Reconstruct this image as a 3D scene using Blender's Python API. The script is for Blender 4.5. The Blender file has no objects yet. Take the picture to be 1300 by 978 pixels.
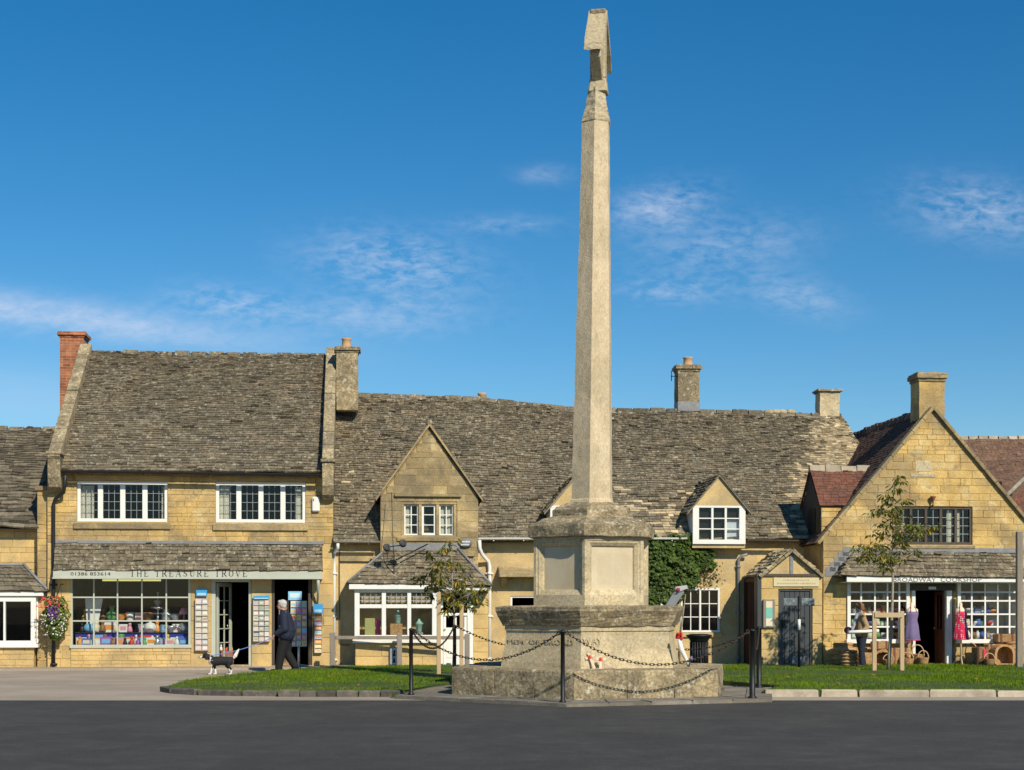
import bpy, bmesh, math, random
from mathutils import Vector, Matrix, noise
random.seed(7)
R = math.radians
scene = bpy.context.scene
col = scene.collection

# ---------------------------------------------------------------- camera, sky, sun, exposure
EYE = 1.6; FPX = 2000.0; HZ = 770.0
cam_d = bpy.data.cameras.new('camera'); cam = bpy.data.objects.new('camera', cam_d); col.objects.link(cam)
cam.location = (0, 0, EYE); cam.rotation_euler = (R(90), 0, 0)
cam_d.sensor_width = 36; cam_d.lens = FPX/1300*36; cam_d.shift_y = (HZ-489)/1300
cam_d.clip_start = 0.1; cam_d.clip_end = 6000
scene.camera = cam
SUN_AZ, SUN_EL = 29.5, 37.0      # to the right of straight behind the camera, and up
world = bpy.data.worlds.new('World'); scene.world = world; world.use_nodes = True
wn = world.node_tree; wn.nodes.clear()
def N(nt, t, **kw):
    n = nt.nodes.new(t)
    for k, v in kw.items(): setattr(n, k, v)
    return n
def MATH(nt, op, a, b=None, c=None):
    n = nt.nodes.new('ShaderNodeMath'); n.operation = op
    for i, x in enumerate((a, b, c)):
        if x is None: continue
        if isinstance(x, (int, float)): n.inputs[i].default_value = x
        else: nt.links.new(x, n.inputs[i])
    return n.outputs[0]
sky = N(wn, 'ShaderNodeTexSky'); sky.sky_type = 'NISHITA'; sky.sun_disc = False
sky.sun_elevation = R(SUN_EL); sky.sun_rotation = R(180-SUN_AZ)
sky.air_density = 1.0; sky.dust_density = 0.15; sky.ozone_density = 4.0; sky.altitude = 300
hsv = N(wn, 'ShaderNodeHueSaturation'); hsv.inputs['Saturation'].default_value = 1.36; hsv.inputs['Value'].default_value = 0.97; hsv.inputs['Hue'].default_value = .496
wn.links.new(sky.outputs[0], hsv.inputs['Color'])
# thin broken cirrus, placed by direction on the sky
tc = N(wn, 'ShaderNodeTexCoord'); sep = N(wn, 'ShaderNodeSeparateXYZ'); wn.links.new(tc.outputs['Generated'], sep.inputs[0])
yy = MATH(wn, 'MAXIMUM', sep.outputs[1], 0.05)
ca = MATH(wn, 'DIVIDE', sep.outputs[0], yy); cb = MATH(wn, 'DIVIDE', sep.outputs[2], yy)
comb = N(wn, 'ShaderNodeCombineXYZ'); wn.links.new(ca, comb.inputs[0]); wn.links.new(cb, comb.inputs[1])
def wnoise(sx, sy, rot, det, off, rough=0.6):
    mp = N(wn, 'ShaderNodeMapping'); mp.inputs['Scale'].default_value = (sx, sy, 1); mp.inputs['Rotation'].default_value = (0, 0, rot); mp.inputs['Location'].default_value = (off, off*.7, off)
    wn.links.new(comb.outputs[0], mp.inputs[0])
    nz = N(wn, 'ShaderNodeTexNoise'); nz.inputs['Scale'].default_value = 1; nz.inputs['Detail'].default_value = det; nz.inputs['Roughness'].default_value = rough
    nz.inputs['Distortion'].default_value = 0.4
    wn.links.new(mp.outputs[0], nz.inputs['Vector']); return nz.outputs[0]
def blob(px, py, rx, ry, k, slope=0.0):
    a0 = (px-650)/FPX; b0 = (HZ-py)/FPX
    dx = MATH(wn, 'SUBTRACT', ca, a0); dy = MATH(wn, 'SUBTRACT', cb, b0)
    dy = MATH(wn, 'ADD', dy, MATH(wn, 'MULTIPLY', dx, slope))
    e = MATH(wn, 'ADD', MATH(wn, 'POWER', MATH(wn, 'MULTIPLY', dx, FPX/rx), 2), MATH(wn, 'POWER', MATH(wn, 'MULTIPLY', dy, FPX/ry), 2))
    return MATH(wn, 'MULTIPLY', MATH(wn, 'EXPONENT', MATH(wn, 'MULTIPLY', e, -1)), k)
m = blob(90, 405, 230, 24, .35, 0.12)
for b in ((500, 335, 95, 36, .60, .1), (840, 262, 60, 26, .55, -.15), (915, 315, 95, 34, .36, -.1), (1250, 268, 90, 34, .52, .1), (290, 385, 70, 20, .55, .1),
          (690, 222, 34, 12, .22, 0), (1010, 375, 60, 24, .35, .2), (480, 400, 110, 26, .35, .0), (850, 370, 70, 16, .45, 0), (640, 285, 60, 12, .3, 0)):
    m = MATH(wn, 'ADD', m, blob(*b))
fine = wnoise(85, 190, 0.12, 9, 3.1, .62)
big = wnoise(11, 26, 0.1, 4, 9.4)
cl = MATH(wn, 'MULTIPLY', MATH(wn, 'SUBTRACT', MATH(wn, 'ADD', MATH(wn, 'MULTIPLY', fine, .75), MATH(wn, 'MULTIPLY', big, .55)), .52), 3.2)
cl = MATH(wn, 'MAXIMUM', MATH(wn, 'MULTIPLY', cl, m), 0.0)
streak = MATH(wn, 'MULTIPLY', MATH(wn, 'ADD', blob(70, 400, 260, 20, .34, 0.13), blob(30, 500, 150, 40, .16, .05)), MATH(wn, 'MULTIPLY_ADD', wnoise(9, 60, .12, 5, 5.5), 1.6, .2))
cl = MATH(wn, 'MINIMUM', MATH(wn, 'ADD', cl, streak), 0.6)
mixc = N(wn, 'ShaderNodeMix', data_type='RGBA'); wn.links.new(cl, mixc.inputs[0]); wn.links.new(hsv.outputs[0], mixc.inputs[6])
mixc.inputs[7].default_value = (6.6, 7.2, 8.6, 1)
bg = N(wn, 'ShaderNodeBackground'); bg.inputs[1].default_value = 0.105
wn.links.new(mixc.outputs[2], bg.inputs[0])
wo = N(wn, 'ShaderNodeOutputWorld'); wn.links.new(bg.outputs[0], wo.inputs[0])
sd = bpy.data.lights.new('sun', 'SUN'); sd.energy = 5.0; sd.angle = R(0.53); sd.color = (1.0, 0.91, 0.74)
sun = bpy.data.objects.new('sun', sd); col.objects.link(sun)
sdir = Vector((math.sin(R(SUN_AZ))*math.cos(R(SUN_EL)), -math.cos(R(SUN_AZ))*math.cos(R(SUN_EL)), math.sin(R(SUN_EL))))
sun.location = sdir*60; sun.rotation_euler = sdir.to_track_quat('Z', 'Y').to_euler()
scene.view_settings.view_transform = 'Standard'; scene.view_settings.look = 'None'
scene.view_settings.exposure = 0.0; scene.view_settings.gamma = 1.0

# ---------------------------------------------------------------- frames and pixel helpers
ROT = R(5.4); CS, SN = math.cos(ROT), math.sin(ROT); Y0 = 41.7
ROW = Matrix.Translation((0, Y0, 0)) @ Matrix.Rotation(ROT, 4, 'Z')       # the street row: u along, v deeper, z up
ID = Matrix.Identity(4)
def U(px, v=0.0):
    a = (px-650)/FPX
    return (a*(Y0+v*CS)+v*SN)/(CS-a*SN)
def Z(px, py, v=0.0):
    u = U(px, v); return EYE+(HZ-py)/FPX*(Y0+u*SN+v*CS)
def F(px, py, v=0.0): return Vector((U(px, v), v, Z(px, py, v)))
def WX(px, y): return (px-650)/FPX*y
def WZ(py, y): return EYE+(HZ-py)/FPX*y

# ---------------------------------------------------------------- object helpers
def link(o): col.objects.link(o); return o
def mark(o, label=None, cat=None, group=None, kind=None):
    if label: o['label'] = label
    if cat: o['category'] = cat
    if group: o['group'] = group
    if kind: o['kind'] = kind
    return o
def root(name, label, cat, at=(0, 0, 0), frame=ROW, rz=0.0, group=None):
    o = bpy.data.objects.new(name, None); link(o); o.empty_display_size = .2
    o.matrix_world = frame @ Matrix.Translation(at) @ Matrix.Rotation(rz, 4, 'Z')
    o['_o'] = tuple(at) if rz == 0.0 else (0, 0, 0)
    return mark(o, label, cat, group)
def org(o):
    while o.parent: o = o.parent
    return Vector(o.get('_o', (0, 0, 0)))
class MB:
    def __init__(s): s.v = []; s.f = []; s.m = []; s.t = []; s.sm = []
    def face(s, idx, mi=0, t=0.5, sm=False): s.f.append(idx); s.m.append(mi); s.t.append(t); s.sm.append(sm)
    def pts(s, ps): n = len(s.v); s.v.extend([tuple(p) for p in ps]); return n
    def hexa(s, P, mi=0, t=0.5):      # 8 points: bottom 4 (ccw), top 4
        n = s.pts(P)
        for q in ((3, 2, 1, 0), (4, 5, 6, 7), (0, 1, 5, 4), (1, 2, 6, 5), (2, 3, 7, 6), (3, 0, 4, 7)): s.face([n+i for i in q], mi, t)
    def box(s, x0, x1, y0, y1, z0, z1, mi=0, t=0.5):
        if x0 > x1: x0, x1 = x1, x0
        if y0 > y1: y0, y1 = y1, y0
        if z0 > z1: z0, z1 = z1, z0
        s.hexa([(x0, y0, z0), (x1, y0, z0), (x1, y1, z0), (x0, y1, z0), (x0, y0, z1), (x1, y0, z1), (x1, y1, z1), (x0, y1, z1)], mi, t)
    def prism(s, poly, y0, y1, mi=0, t=0.5):   # poly in (x,z), ccw seen from -y, extruded along y
        n = len(poly); a = s.pts([(p[0], y0, p[1]) for p in poly]); b = s.pts([(p[0], y1, p[1]) for p in poly])
        s.face(list(range(a, a+n)), mi, t); s.face(list(range(b+n-1, b-1, -1)), mi, t)
        for i in range(n):
            j = (i+1) % n; s.face([a+i, b+i, b+j, a+j], mi, t)
    def prismx(s, poly, x0, x1, mi=0, t=0.5):  # poly in (y,z) extruded along x
        n = len(poly); a = s.pts([(x0, p[0], p[1]) for p in poly]); b = s.pts([(x1, p[0], p[1]) for p in poly])
        s.face(list(range(a, a+n)), mi, t); s.face(list(range(b+n-1, b-1, -1)), mi, t)
        for i in range(n):
            j = (i+1) % n; s.face([a+i, b+i, b+j, a+j], mi, t)
    def rings(s, rs, mi=0, t=0.5, cap=True, sm=False, closed=False):
        n = len(rs[0]); st = [s.pts(r) for r in rs]
        k = len(rs)
        for i in range(k if closed else k-1):
            a, b = st[i], st[(i+1) % k]
            for j in range(n):
                q = (j+1) % n; s.face([a+j, a+q, b+q, b+j], mi, t, sm)
        if cap and not closed: s.face([st[0]+j for j in range(n-1, -1, -1)], mi, t); s.face([st[-1]+j for j in range(n)], mi, t)
    def tube(s, pts, r, n=8, mi=0, t=0.5, sm=True, cap=True):
        pts = [Vector(p) for p in pts]; k = len(pts); rs = []
        rr = r if isinstance(r, (list, tuple)) else [r]*k
        up = None
        for i, p in enumerate(pts):
            d = (pts[min(i+1, k-1)]-pts[max(i-1, 0)])
            if d.length < 1e-9: d = Vector((0, 0, 1))
            d.normalize()
            if up is None: up = Vector((1, 0, 0)) if abs(d.x) < .8 else Vector((0, 1, 0))
            a = d.cross(up)
            if a.length < 1e-6: a = d.cross(Vector((0, 1, 0)))
            a.normalize(); b = d.cross(a).normalized(); up = b.cross(d) if False else up
            rs.append([p+(a*math.cos(2*math.pi*j/n)+b*math.sin(2*math.pi*j/n))*rr[i] for j in range(n)])
        s.rings(rs, mi, t, cap, sm)
    def lathe(s, prof, c=(0, 0, 0), n=16, mi=0, t=0.5, sm=True, ang=0.0, sy=1.0):
        rs = [[(c[0]+r*math.cos(ang+2*math.pi*j/n), c[1]+sy*r*math.sin(ang+2*math.pi*j/n), c[2]+z) for j in range(n)] for r, z in prof]
        s.rings(rs, mi, t, True, sm)
    def ball(s, c, r, n=8, mi=0, t=0.5, sc=(1, 1, 1)):
        pr = [(max(1e-4, math.sin(math.pi*i/(n-1))), -math.cos(math.pi*i/(n-1))) for i in range(n)]
        rs = [[(c[0]+sc[0]*r*a*math.cos(2*math.pi*j/(n+2)), c[1]+sc[1]*r*a*math.sin(2*math.pi*j/(n+2)), c[2]+sc[2]*r*b) for j in range(n+2)] for a, b in pr]
        s.rings(rs, mi, t, True, True)
    def xform(s, M, start=0):
        for i in range(start, len(s.v)): s.v[i] = tuple(M @ Vector(s.v[i]))
    def mesh(s, name, mats, off=Vector((0, 0, 0))):
        me = bpy.data.meshes.new(name)
        me.from_pydata([(v[0]-off[0], v[1]-off[1], v[2]-off[2]) for v in s.v], [], s.f)
        for m in mats: me.materials.append(m)
        me.polygons.foreach_set('material_index', s.m); me.polygons.foreach_set('use_smooth', s.sm)
        at = me.attributes.new('tint', 'FLOAT', 'FACE'); at.data.foreach_set('value', s.t)
        me.update(); return me
    def part(s, name, mats, parent, label=None, kind=None, bevel=0.0):
        if not isinstance(mats, (list, tuple)): mats = [mats]
        me = s.mesh(name, mats, org(parent)); o = bpy.data.objects.new(name, me); link(o); o.parent = parent
        if bevel: bv(o, bevel)
        return mark(o, label, None, None, kind)
    def thing(s, name, mats, label, cat, at=(0, 0, 0), frame=ROW, group=None, kind=None, bevel=0.0):
        if not isinstance(mats, (list, tuple)): mats = [mats]
        me = s.mesh(name, mats, Vector(at)); o = bpy.data.objects.new(name, me); link(o)
        o.matrix_world = frame @ Matrix.Translation(at); o['_o'] = tuple(at)
        if bevel: bv(o, bevel)
        return mark(o, label, cat, group, kind)
def bv(o, w):
    m = o.modifiers.new('bevel', 'BEVEL'); m.width = w; m.segments = 1; m.limit_method = 'ANGLE'; m.angle_limit = R(40)
def copy_tree(o, parent=None):
    c = o.copy(); link(c)
    if parent:
        c.parent = parent; c.matrix_parent_inverse = o.matrix_parent_inverse.copy()
    for ch in list(o.children): copy_tree(ch, c)
    return c

# ---------------------------------------------------------------- materials
def mat(name, base, rough=0.85, dark=None, light=None, scale=3.0, amt=0.6, tint=0.0, rnd=0.0, bump=0.3, bscale=40.0,
        stain=None, stain_scale=0.7, stain_amt=0.0, lich=None, lich_scale=9.0, lich_amt=0.0, metal=0.0, trans=0.0, spec=0.4, stretch=(1, 1, 1), emis=None, speck=0.0, sscale=34):
    m = bpy.data.materials.new(name); m.use_nodes = True; nt = m.node_tree; b = nt.nodes['Principled BSDF']
    geo = N(nt, 'ShaderNodeNewGeometry'); mp = N(nt, 'ShaderNodeMapping'); mp.inputs['Scale'].default_value = stretch
    nt.links.new(geo.outputs['Position'], mp.inputs[0]); P = mp.outputs[0]
    def noi(sc, det=5, rough=.6, dist=0.0):
        n = N(nt, 'ShaderNodeTexNoise'); n.inputs['Scale'].default_value = sc; n.inputs['Detail'].default_value = det
        n.inputs['Roughness'].default_value = rough; n.inputs['Distortion'].default_value = dist
        nt.links.new(P, n.inputs['Vector']); return n.outputs[0]
    def ramp(x, a, c):
        r = N(nt, 'ShaderNodeMapRange'); r.inputs[1].default_value = a; r.inputs[2].default_value = c
        nt.links.new(x, r.inputs[0]); return r.outputs[0]
    def mix(f, a, c, mode='MIX'):
        n = N(nt, 'ShaderNodeMix', data_type='RGBA'); n.blend_type = mode
        if isinstance(f, (int, float)): n.inputs[0].default_value = f
        else: nt.links.new(f, n.inputs[0])
        for i, x in ((6, a), (7, c)):
            if isinstance(x, tuple): n.inputs[i].default_value = (*x, 1)
            else: nt.links.new(x, n.inputs[i])
        return n.outputs[2]
    c = base
    if dark: c = mix(MATH(nt, 'MULTIPLY', ramp(noi(scale), .42, .68), amt), c, dark)
    if light: c = mix(MATH(nt, 'MULTIPLY', ramp(noi(scale*1.7, 6, .65), .5, .72), amt), c, light)
    if stain: c = mix(MATH(nt, 'MULTIPLY', ramp(noi(stain_scale, 6, .62, .6), .43, .58), stain_amt), c, stain)
    if tint or rnd:
        f = None
        if tint:
            at = N(nt, 'ShaderNodeAttribute'); at.attribute_name = 'tint'
            f = MATH(nt, 'MULTIPLY_ADD', MATH(nt, 'SUBTRACT', at.outputs['Fac'], .5), tint*2, 1.0)
        if rnd:
            oi = N(nt, 'ShaderNodeObjectInfo'); g = MATH(nt, 'MULTIPLY_ADD', MATH(nt, 'SUBTRACT', oi.outputs['Random'], .5), rnd*2, 1.0)
            f = g if f is None else MATH(nt, 'MULTIPLY', f, g)
        cx = N(nt, 'ShaderNodeCombineXYZ'); [nt.links.new(f, cx.inputs[i]) for i in range(3)]
        c = mix(1.0, c, cx.outputs[0], 'MULTIPLY')
    if speck:
        sn = noi(sscale, 4, .7); f2 = MATH(nt, 'MULTIPLY_ADD', ramp(sn, .36, .64), speck*2, 1-speck)
        cy = N(nt, 'ShaderNodeCombineXYZ'); [nt.links.new(f2, cy.inputs[i]) for i in range(3)]
        c = mix(1.0, c, cy.outputs[0], 'MULTIPLY')
    if lich: c = mix(MATH(nt, 'MULTIPLY', ramp(noi(lich_scale, 7, .7), .56, .65), lich_amt), c, lich)
    if isinstance(c, tuple): b.inputs['Base Color'].default_value = (*c, 1)
    else: nt.links.new(c, b.inputs['Base Color'])
    b.inputs['Roughness'].default_value = rough; b.inputs['Metallic'].default_value = metal
    b.inputs['Specular IOR Level'].default_value = spec
    if bump:
        bn = N(nt, 'ShaderNodeBump'); bn.inputs['Strength'].default_value = bump; bn.inputs['Distance'].default_value = 0.02
        nt.links.new(noi(bscale, 6, .65), bn.inputs['Height']); nt.links.new(bn.outputs[0], b.inputs['Normal'])
    if emis: b.inputs['Emission Color'].default_value = (*emis[0], 1); b.inputs['Emission Strength'].default_value = emis[1]
    return m
def plain(name, c, rough=0.6, metal=0.0, rnd=0.0, tint=0.0, bump=0.05): return mat(name, c, rough, rnd=rnd, tint=tint, bump=bump, metal=metal, dark=tuple(x*.75 for x in c), scale=6, amt=.5)
M = {}
M['stone'] = mat('golden_stone', (.64, .435, .155), .9, dark=(.44, .28, .09), light=(.70, .57, .31), scale=1.5, amt=.85, tint=.07, rnd=.075, bump=.8, bscale=24,
                 stain=(.27, .205, .115), stain_scale=.75, stain_amt=.65, lich=(.17, .14, .09), lich_scale=3.2, lich_amt=.5, speck=.16)
M['stone_g'] = mat('grey_golden_stone', (.42, .31, .145), .92, dark=(.27, .20, .10), light=(.55, .45, .26), scale=2.6, amt=.7, tint=.14, rnd=.16, bump=.55, bscale=26,
                 stain=(.19, .155, .10), stain_scale=.8, stain_amt=.7, lich=(.13, .11, .075), lich_scale=4, lich_amt=.5, speck=.2)
M['ashlar'] = mat('smooth_golden_ashlar', (.63, .44, .175), .88, dark=(.50, .33, .12), light=(.68, .50, .25), scale=1.6, amt=.5, tint=.08, rnd=.08, bump=.5, bscale=26,
                 stain=(.34, .26, .14), stain_scale=.9, stain_amt=.6, speck=.12)
M['render'] = mat('pale_golden_render', (.62, .445, .20), .9, dark=(.48, .33, .14), scale=1.3, amt=.8, bump=.5, bscale=20, stain=(.34, .27, .16), stain_scale=1.0, stain_amt=.6, speck=.12, light=(.68, .55, .32))
M['mortar'] = mat('lime_mortar', (.54, .385, .165), .95, dark=(.36, .25, .11), scale=4, amt=.6, bump=.4, stain=(.22, .17, .1), stain_amt=.5)
M['mono'] = mat('weathered_limestone', (.56, .455, .28), .9, dark=(.36, .30, .19), light=(.58, .52, .38), scale=1.3, amt=.6, tint=.1, bump=.45, bscale=35,
                stain=(.30, .25, .155), stain_scale=.9, stain_amt=.45, lich=(.17, .15, .10), lich_scale=7, lich_amt=.5, rnd=.05, speck=.22, sscale=22)
M['mono_d'] = mat('lichened_limestone', (.38, .295, .17), .95, dark=(.17, .135, .075), light=(.54, .46, .29), scale=3.5, amt=.85, tint=.1, bump=.9, bscale=22,
                stain=(.15, .125, .08), stain_scale=1.6, stain_amt=.65, lich=(.62, .58, .46), lich_scale=9, lich_amt=.75, rnd=.08, speck=.38, sscale=20)
M['slate'] = mat('stone_slates', (.17, .135, .085), .92, dark=(.095, .077, .052), light=(.33, .28, .185), scale=5, amt=.8, tint=.42, bump=.8, bscale=30,
                stain=(.125, .11, .075), stain_scale=.8, stain_amt=.55, lich=(.55, .52, .42), lich_scale=9, lich_amt=.65, speck=.3, sscale=16)
M['slate_w'] = mat('pale_stone_slates', (.50, .40, .24), .92, dark=(.2, .155, .1), light=(.55, .46, .31), scale=3, amt=.7, tint=.5, bump=.8, bscale=30, lich=(.11, .095, .07), lich_scale=5, lich_amt=.5)
M['slate_k'] = mat('dark_stone_slates', (.16, .135, .095), .92, dark=(.09, .075, .055), light=(.25, .22, .15), scale=7, amt=.8, tint=.5, bump=.8, bscale=30, lich=(.42, .39, .3), lich_scale=4, lich_amt=.35)
M['under'] = mat('roof_underlay', (.045, .038, .028), .95)
M['tile_r'] = mat('red_clay_tiles', (.17, .068, .042), .85, dark=(.12, .05, .035), light=(.30, .13, .08), scale=3, amt=.7, tint=.3, bump=.4, stain=(.10, .06, .045), stain_scale=1.5, stain_amt=.5)
M['tile_k'] = mat('shade_darkened_tiles', (.085, .045, .03), .9, dark=(.045, .03, .022), light=(.14, .075, .05), scale=2.5, amt=.7, tint=.3, bump=.4)  # brown tile colour darkened so the cookshop's left slope looks unlit
M['tile_b'] = mat('brown_clay_tiles', (.16, .092, .058), .85, dark=(.11, .065, .045), light=(.27, .16, .1), scale=3, amt=.6, tint=.3, bump=.4)
M['lead'] = mat('lead_flashing', (.22, .225, .23), .6, dark=(.15, .15, .16), light=(.34, .34, .34), scale=4, amt=.6, bump=.15)
M['white'] = mat('white_paint', (.78, .77, .72), .5, dark=(.66, .64, .58), scale=5, amt=.3, bump=.05)
M['sage'] = mat('sage_green_paint', (.46, .48, .40), .55, dark=(.39, .41, .34), scale=3, amt=.5, bump=.05)
M['bar_lead'] = plain('grey_lead_bars', (.28, .30, .30), .5)
M['wood_d'] = mat('dark_brown_timber', (.085, .065, .05), .7, dark=(.05, .04, .032), scale=8, amt=.6, bump=.2, stretch=(1, 1, .2))
M['wood_g'] = mat('weathered_grey_timber', (.28, .24, .19), .85, dark=(.18, .15, .12), scale=10, amt=.6, bump=.4, bscale=60, stretch=(1, 1, .12))
M['wood_p'] = mat('pale_new_timber', (.52, .38, .22), .8, dark=(.40, .28, .15), scale=10, amt=.5, bump=.3, stretch=(1, 1, .15))
M['wood_r'] = mat('reddish_brown_timber', (.20, .075, .04), .6, dark=(.12, .045, .03), scale=6, amt=.6, bump=.15, stretch=(1, 1, .2))
M['wick'] = mat('woven_wicker', (.42, .24, .10), .8, dark=(.20, .10, .04), light=(.58, .38, .19), scale=26, amt=.9, rnd=.25, bump=.8, bscale=60)
M['black'] = plain('black_paint', (.010, .011, .012), .5)
M['blackd'] = plain('dark_slate_grey_paint', (.050, .058, .062), .5)
M['gutter'] = plain('black_gutter', (.018, .018, .02), .5)
M['greypipe'] = plain('grey_pipe_paint', (.22, .23, .24), .5)
M['pot'] = mat('clay_chimney_pot', (.52, .32, .17), .85, dark=(.4, .24, .12), scale=8, amt=.5, bump=.2)
M['iron'] = mat('rusty_chain_iron', (.055, .04, .032), .7, dark=(.10, .05, .028), scale=30, amt=.6, bump=.2, metal=.3)
M['interior'] = plain('unlit_room_black', (.009, .008, .007), .9)  # indoor gloom put into the colour: near-black even where sun reaches in
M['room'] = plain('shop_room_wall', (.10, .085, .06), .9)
M['curtain'] = mat('cream_curtain_cloth', (.62, .58, .46), .9, dark=(.42, .38, .29), scale=20, amt=.7, bump=.2, stretch=(1, 1, .05))
M['asphalt'] = mat('worn_tarmac', (.40, .335, .26), .92, dark=(.31, .25, .19), light=(.47, .40, .32), scale=.9, amt=.7, bump=.4, bscale=60,
                   stain=(.26, .21, .16), stain_scale=.5, stain_amt=.45, stretch=(.6, 1, 1), lich=(.13, .115, .09), lich_scale=30, lich_amt=.35, speck=.16, sscale=40)
M['road'] = mat('road_asphalt', (.062, .058, .052), .9, dark=(.045, .042, .038), light=(.10, .094, .084), scale=1.6, amt=.7, bump=.9, bscale=60, stain=(.035, .033, .03), stain_scale=.6, stain_amt=.5, lich=(.17, .16, .145), lich_scale=45, lich_amt=.55, speck=.3, sscale=70)
M['paving'] = mat('grey_stone_paving', (.21, .185, .145), .92, dark=(.13, .115, .09), light=(.28, .25, .2), scale=2.5, amt=.8, rnd=.2, bump=.6, bscale=25)
M['kerb_p'] = mat('pale_kerb_stone', (.42, .36, .27), .92, dark=(.25, .21, .155), light=(.5, .45, .36), scale=3, amt=.8, rnd=.2, bump=.8, bscale=25)
M['kerb_d'] = mat('dark_kerb_sett', (.11, .098, .08), .9, dark=(.07, .062, .052), light=(.19, .165, .13), scale=4, amt=.8, rnd=.4, bump=.7, bscale=25)
M['soil'] = mat('turf_soil', (.05, .085, .02), .95, dark=(.045, .05, .02), scale=2, amt=.6, bump=.7, bscale=25)
M['grass'] = mat('lawn_grass', (.11, .185, .008), .9, dark=(.06, .11, .006), light=(.19, .21, .02), scale=.7, amt=.85, spec=.08, tint=.4, bump=0)
M['leaf_ivy'] = mat('ivy_leaf', (.07, .115, .012), .55, dark=(.035, .07, .010), scale=3, amt=.6, tint=.6, bump=0)
M['leaf_t'] = mat('young_tree_leaf', (.20, .22, .03), .6, dark=(.09, .12, .02), scale=3, amt=.6, tint=.6, bump=0)
M['leaf_y'] = mat('yellow_autumn_leaf', (.50, .34, .035), .6, dark=(.38, .18, .03), scale=3, amt=.7, tint=.5, bump=0)
M['leaf_brown'] = plain('brown_fallen_leaf', (.35, .17, .06), .8)
M['bark'] = mat('pale_grey_bark', (.36, .31, .23), .9, dark=(.22, .18, .13), scale=14, amt=.7, bump=.6)
M['skin'] = plain('skin', (.55, .32, .23), .55, bump=0)
M['navy'] = mat('navy_jacket_cloth', (.014, .019, .042), .8, dark=(.01, .012, .025), scale=12, amt=.5, bump=.3)
M['trouser'] = mat('black_trouser_cloth', (.010, .010, .012), .85, bump=.25, bscale=30)
M['hair_w'] = mat('grey_white_hair', (.55, .53, .5), .8, dark=(.32, .3, .28), scale=30, amt=.7, bump=.5)
M['hair_b'] = mat('light_brown_hair', (.24, .12, .05), .7, dark=(.14, .07, .03), scale=30, amt=.7, bump=.5)
M['tan'] = mat('tan_coat_cloth', (.38, .25, .13), .85, dark=(.3, .19, .1), scale=8, amt=.5, bump=.3)
M['denim'] = mat('dark_blue_trouser_cloth', (.018, .022, .04), .85, bump=.25)
M['scarf'] = mat('pale_grey_scarf', (.42, .42, .46), .85, dark=(.25, .24, .3), scale=14, amt=.6, bump=.3)
def translucent(m, k=.45):
    nt = m.node_tree; b = nt.nodes['Principled BSDF']; tl = N(nt, 'ShaderNodeBsdfTranslucent'); mx = N(nt, 'ShaderNodeMixShader'); mx.inputs[0].default_value = k
    src = b.inputs['Base Color'].links[0].from_socket; nt.links.new(src, tl.inputs[0]); nt.links.new(b.outputs[0], mx.inputs[1]); nt.links.new(tl.outputs[0], mx.inputs[2]); nt.links.new(mx.outputs[0], nt.nodes['Material Output'].inputs[0])
for k_ in ('leaf_t', 'leaf_y', 'leaf_ivy'): translucent(M[k_], .4 if k_ != 'leaf_ivy' else .2)
# glass: mostly clear, with a reflection
g = bpy.data.materials.new('window_glass'); g.use_nodes = True; nt = g.node_tree; nt.nodes.remove(nt.nodes['Principled BSDF'])
tr = N(nt, 'ShaderNodeBsdfTransparent'); tr.inputs[0].default_value = (.82, .86, .86, 1); gl = N(nt, 'ShaderNodeBsdfGlossy'); gl.inputs['Roughness'].default_value = .02
lw = N(nt, 'ShaderNodeLayerWeight'); lw.inputs[0].default_value = .5; fr_ = MATH(nt, 'MULTIPLY_ADD', MATH(nt, 'POWER', lw.outputs['Facing'], 5), .9, .035)
mx = N(nt, 'ShaderNodeMixShader'); nt.links.new(fr_, mx.inputs[0]); nt.links.new(tr.outputs[0], mx.inputs[1]); nt.links.new(gl.outputs[0], mx.inputs[2])
nt.links.new(mx.outputs[0], nt.nodes['Material Output'].inputs[0]); M['glass'] = g
def brick_mat():
    m = bpy.data.materials.new('old_red_brickwork'); m.use_nodes = True; nt = m.node_tree; b = nt.nodes['Principled BSDF']
    tc = N(nt, 'ShaderNodeTexCoord'); mp = N(nt, 'ShaderNodeMapping'); mp.inputs['Rotation'].default_value = (R(90), 0, 0)
    nt.links.new(tc.outputs['Object'], mp.inputs[0]); br = N(nt, 'ShaderNodeTexBrick'); nt.links.new(mp.outputs[0], br.inputs['Vector'])
    br.inputs['Scale'].default_value = 1; br.inputs['Brick Width'].default_value = .23; br.inputs['Row Height'].default_value = .078; br.inputs['Mortar Size'].default_value = .008
    br.inputs['Color1'].default_value = (.26, .07, .03, 1); br.inputs['Color2'].default_value = (.40, .14, .06, 1); br.inputs['Mortar'].default_value = (.36, .25, .16, 1)
    nz = N(nt, 'ShaderNodeTexNoise'); nz.inputs['Scale'].default_value = 4; nt.links.new(tc.outputs['Object'], nz.inputs[0])
    mx = N(nt, 'ShaderNodeMix', data_type='RGBA'); mx.blend_type = 'MULTIPLY'; mx.inputs[0].default_value = .8
    nt.links.new(br.outputs[0], mx.inputs[6]); nt.links.new(nz.outputs[0], mx.inputs[7])
    ml = N(nt, 'ShaderNodeVectorMath', operation='SCALE'); ml.inputs['Scale'].default_value = 1.7; nt.links.new(mx.outputs[2], ml.inputs[0])
    nt.links.new(ml.outputs[0], b.inputs['Base Color']); b.inputs['Roughness'].default_value = .9
    bn = N(nt, 'ShaderNodeBump'); bn.inputs['Strength'].default_value = .6; bn.inputs['Distance'].default_value = .01; nt.links.new(br.outputs['Fac'], bn.inputs['Height']); bn.invert = True
    nt.links.new(bn.outputs[0], b.inputs['Normal']); return m
M['brick'] = brick_mat()
_pc = {}
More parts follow.
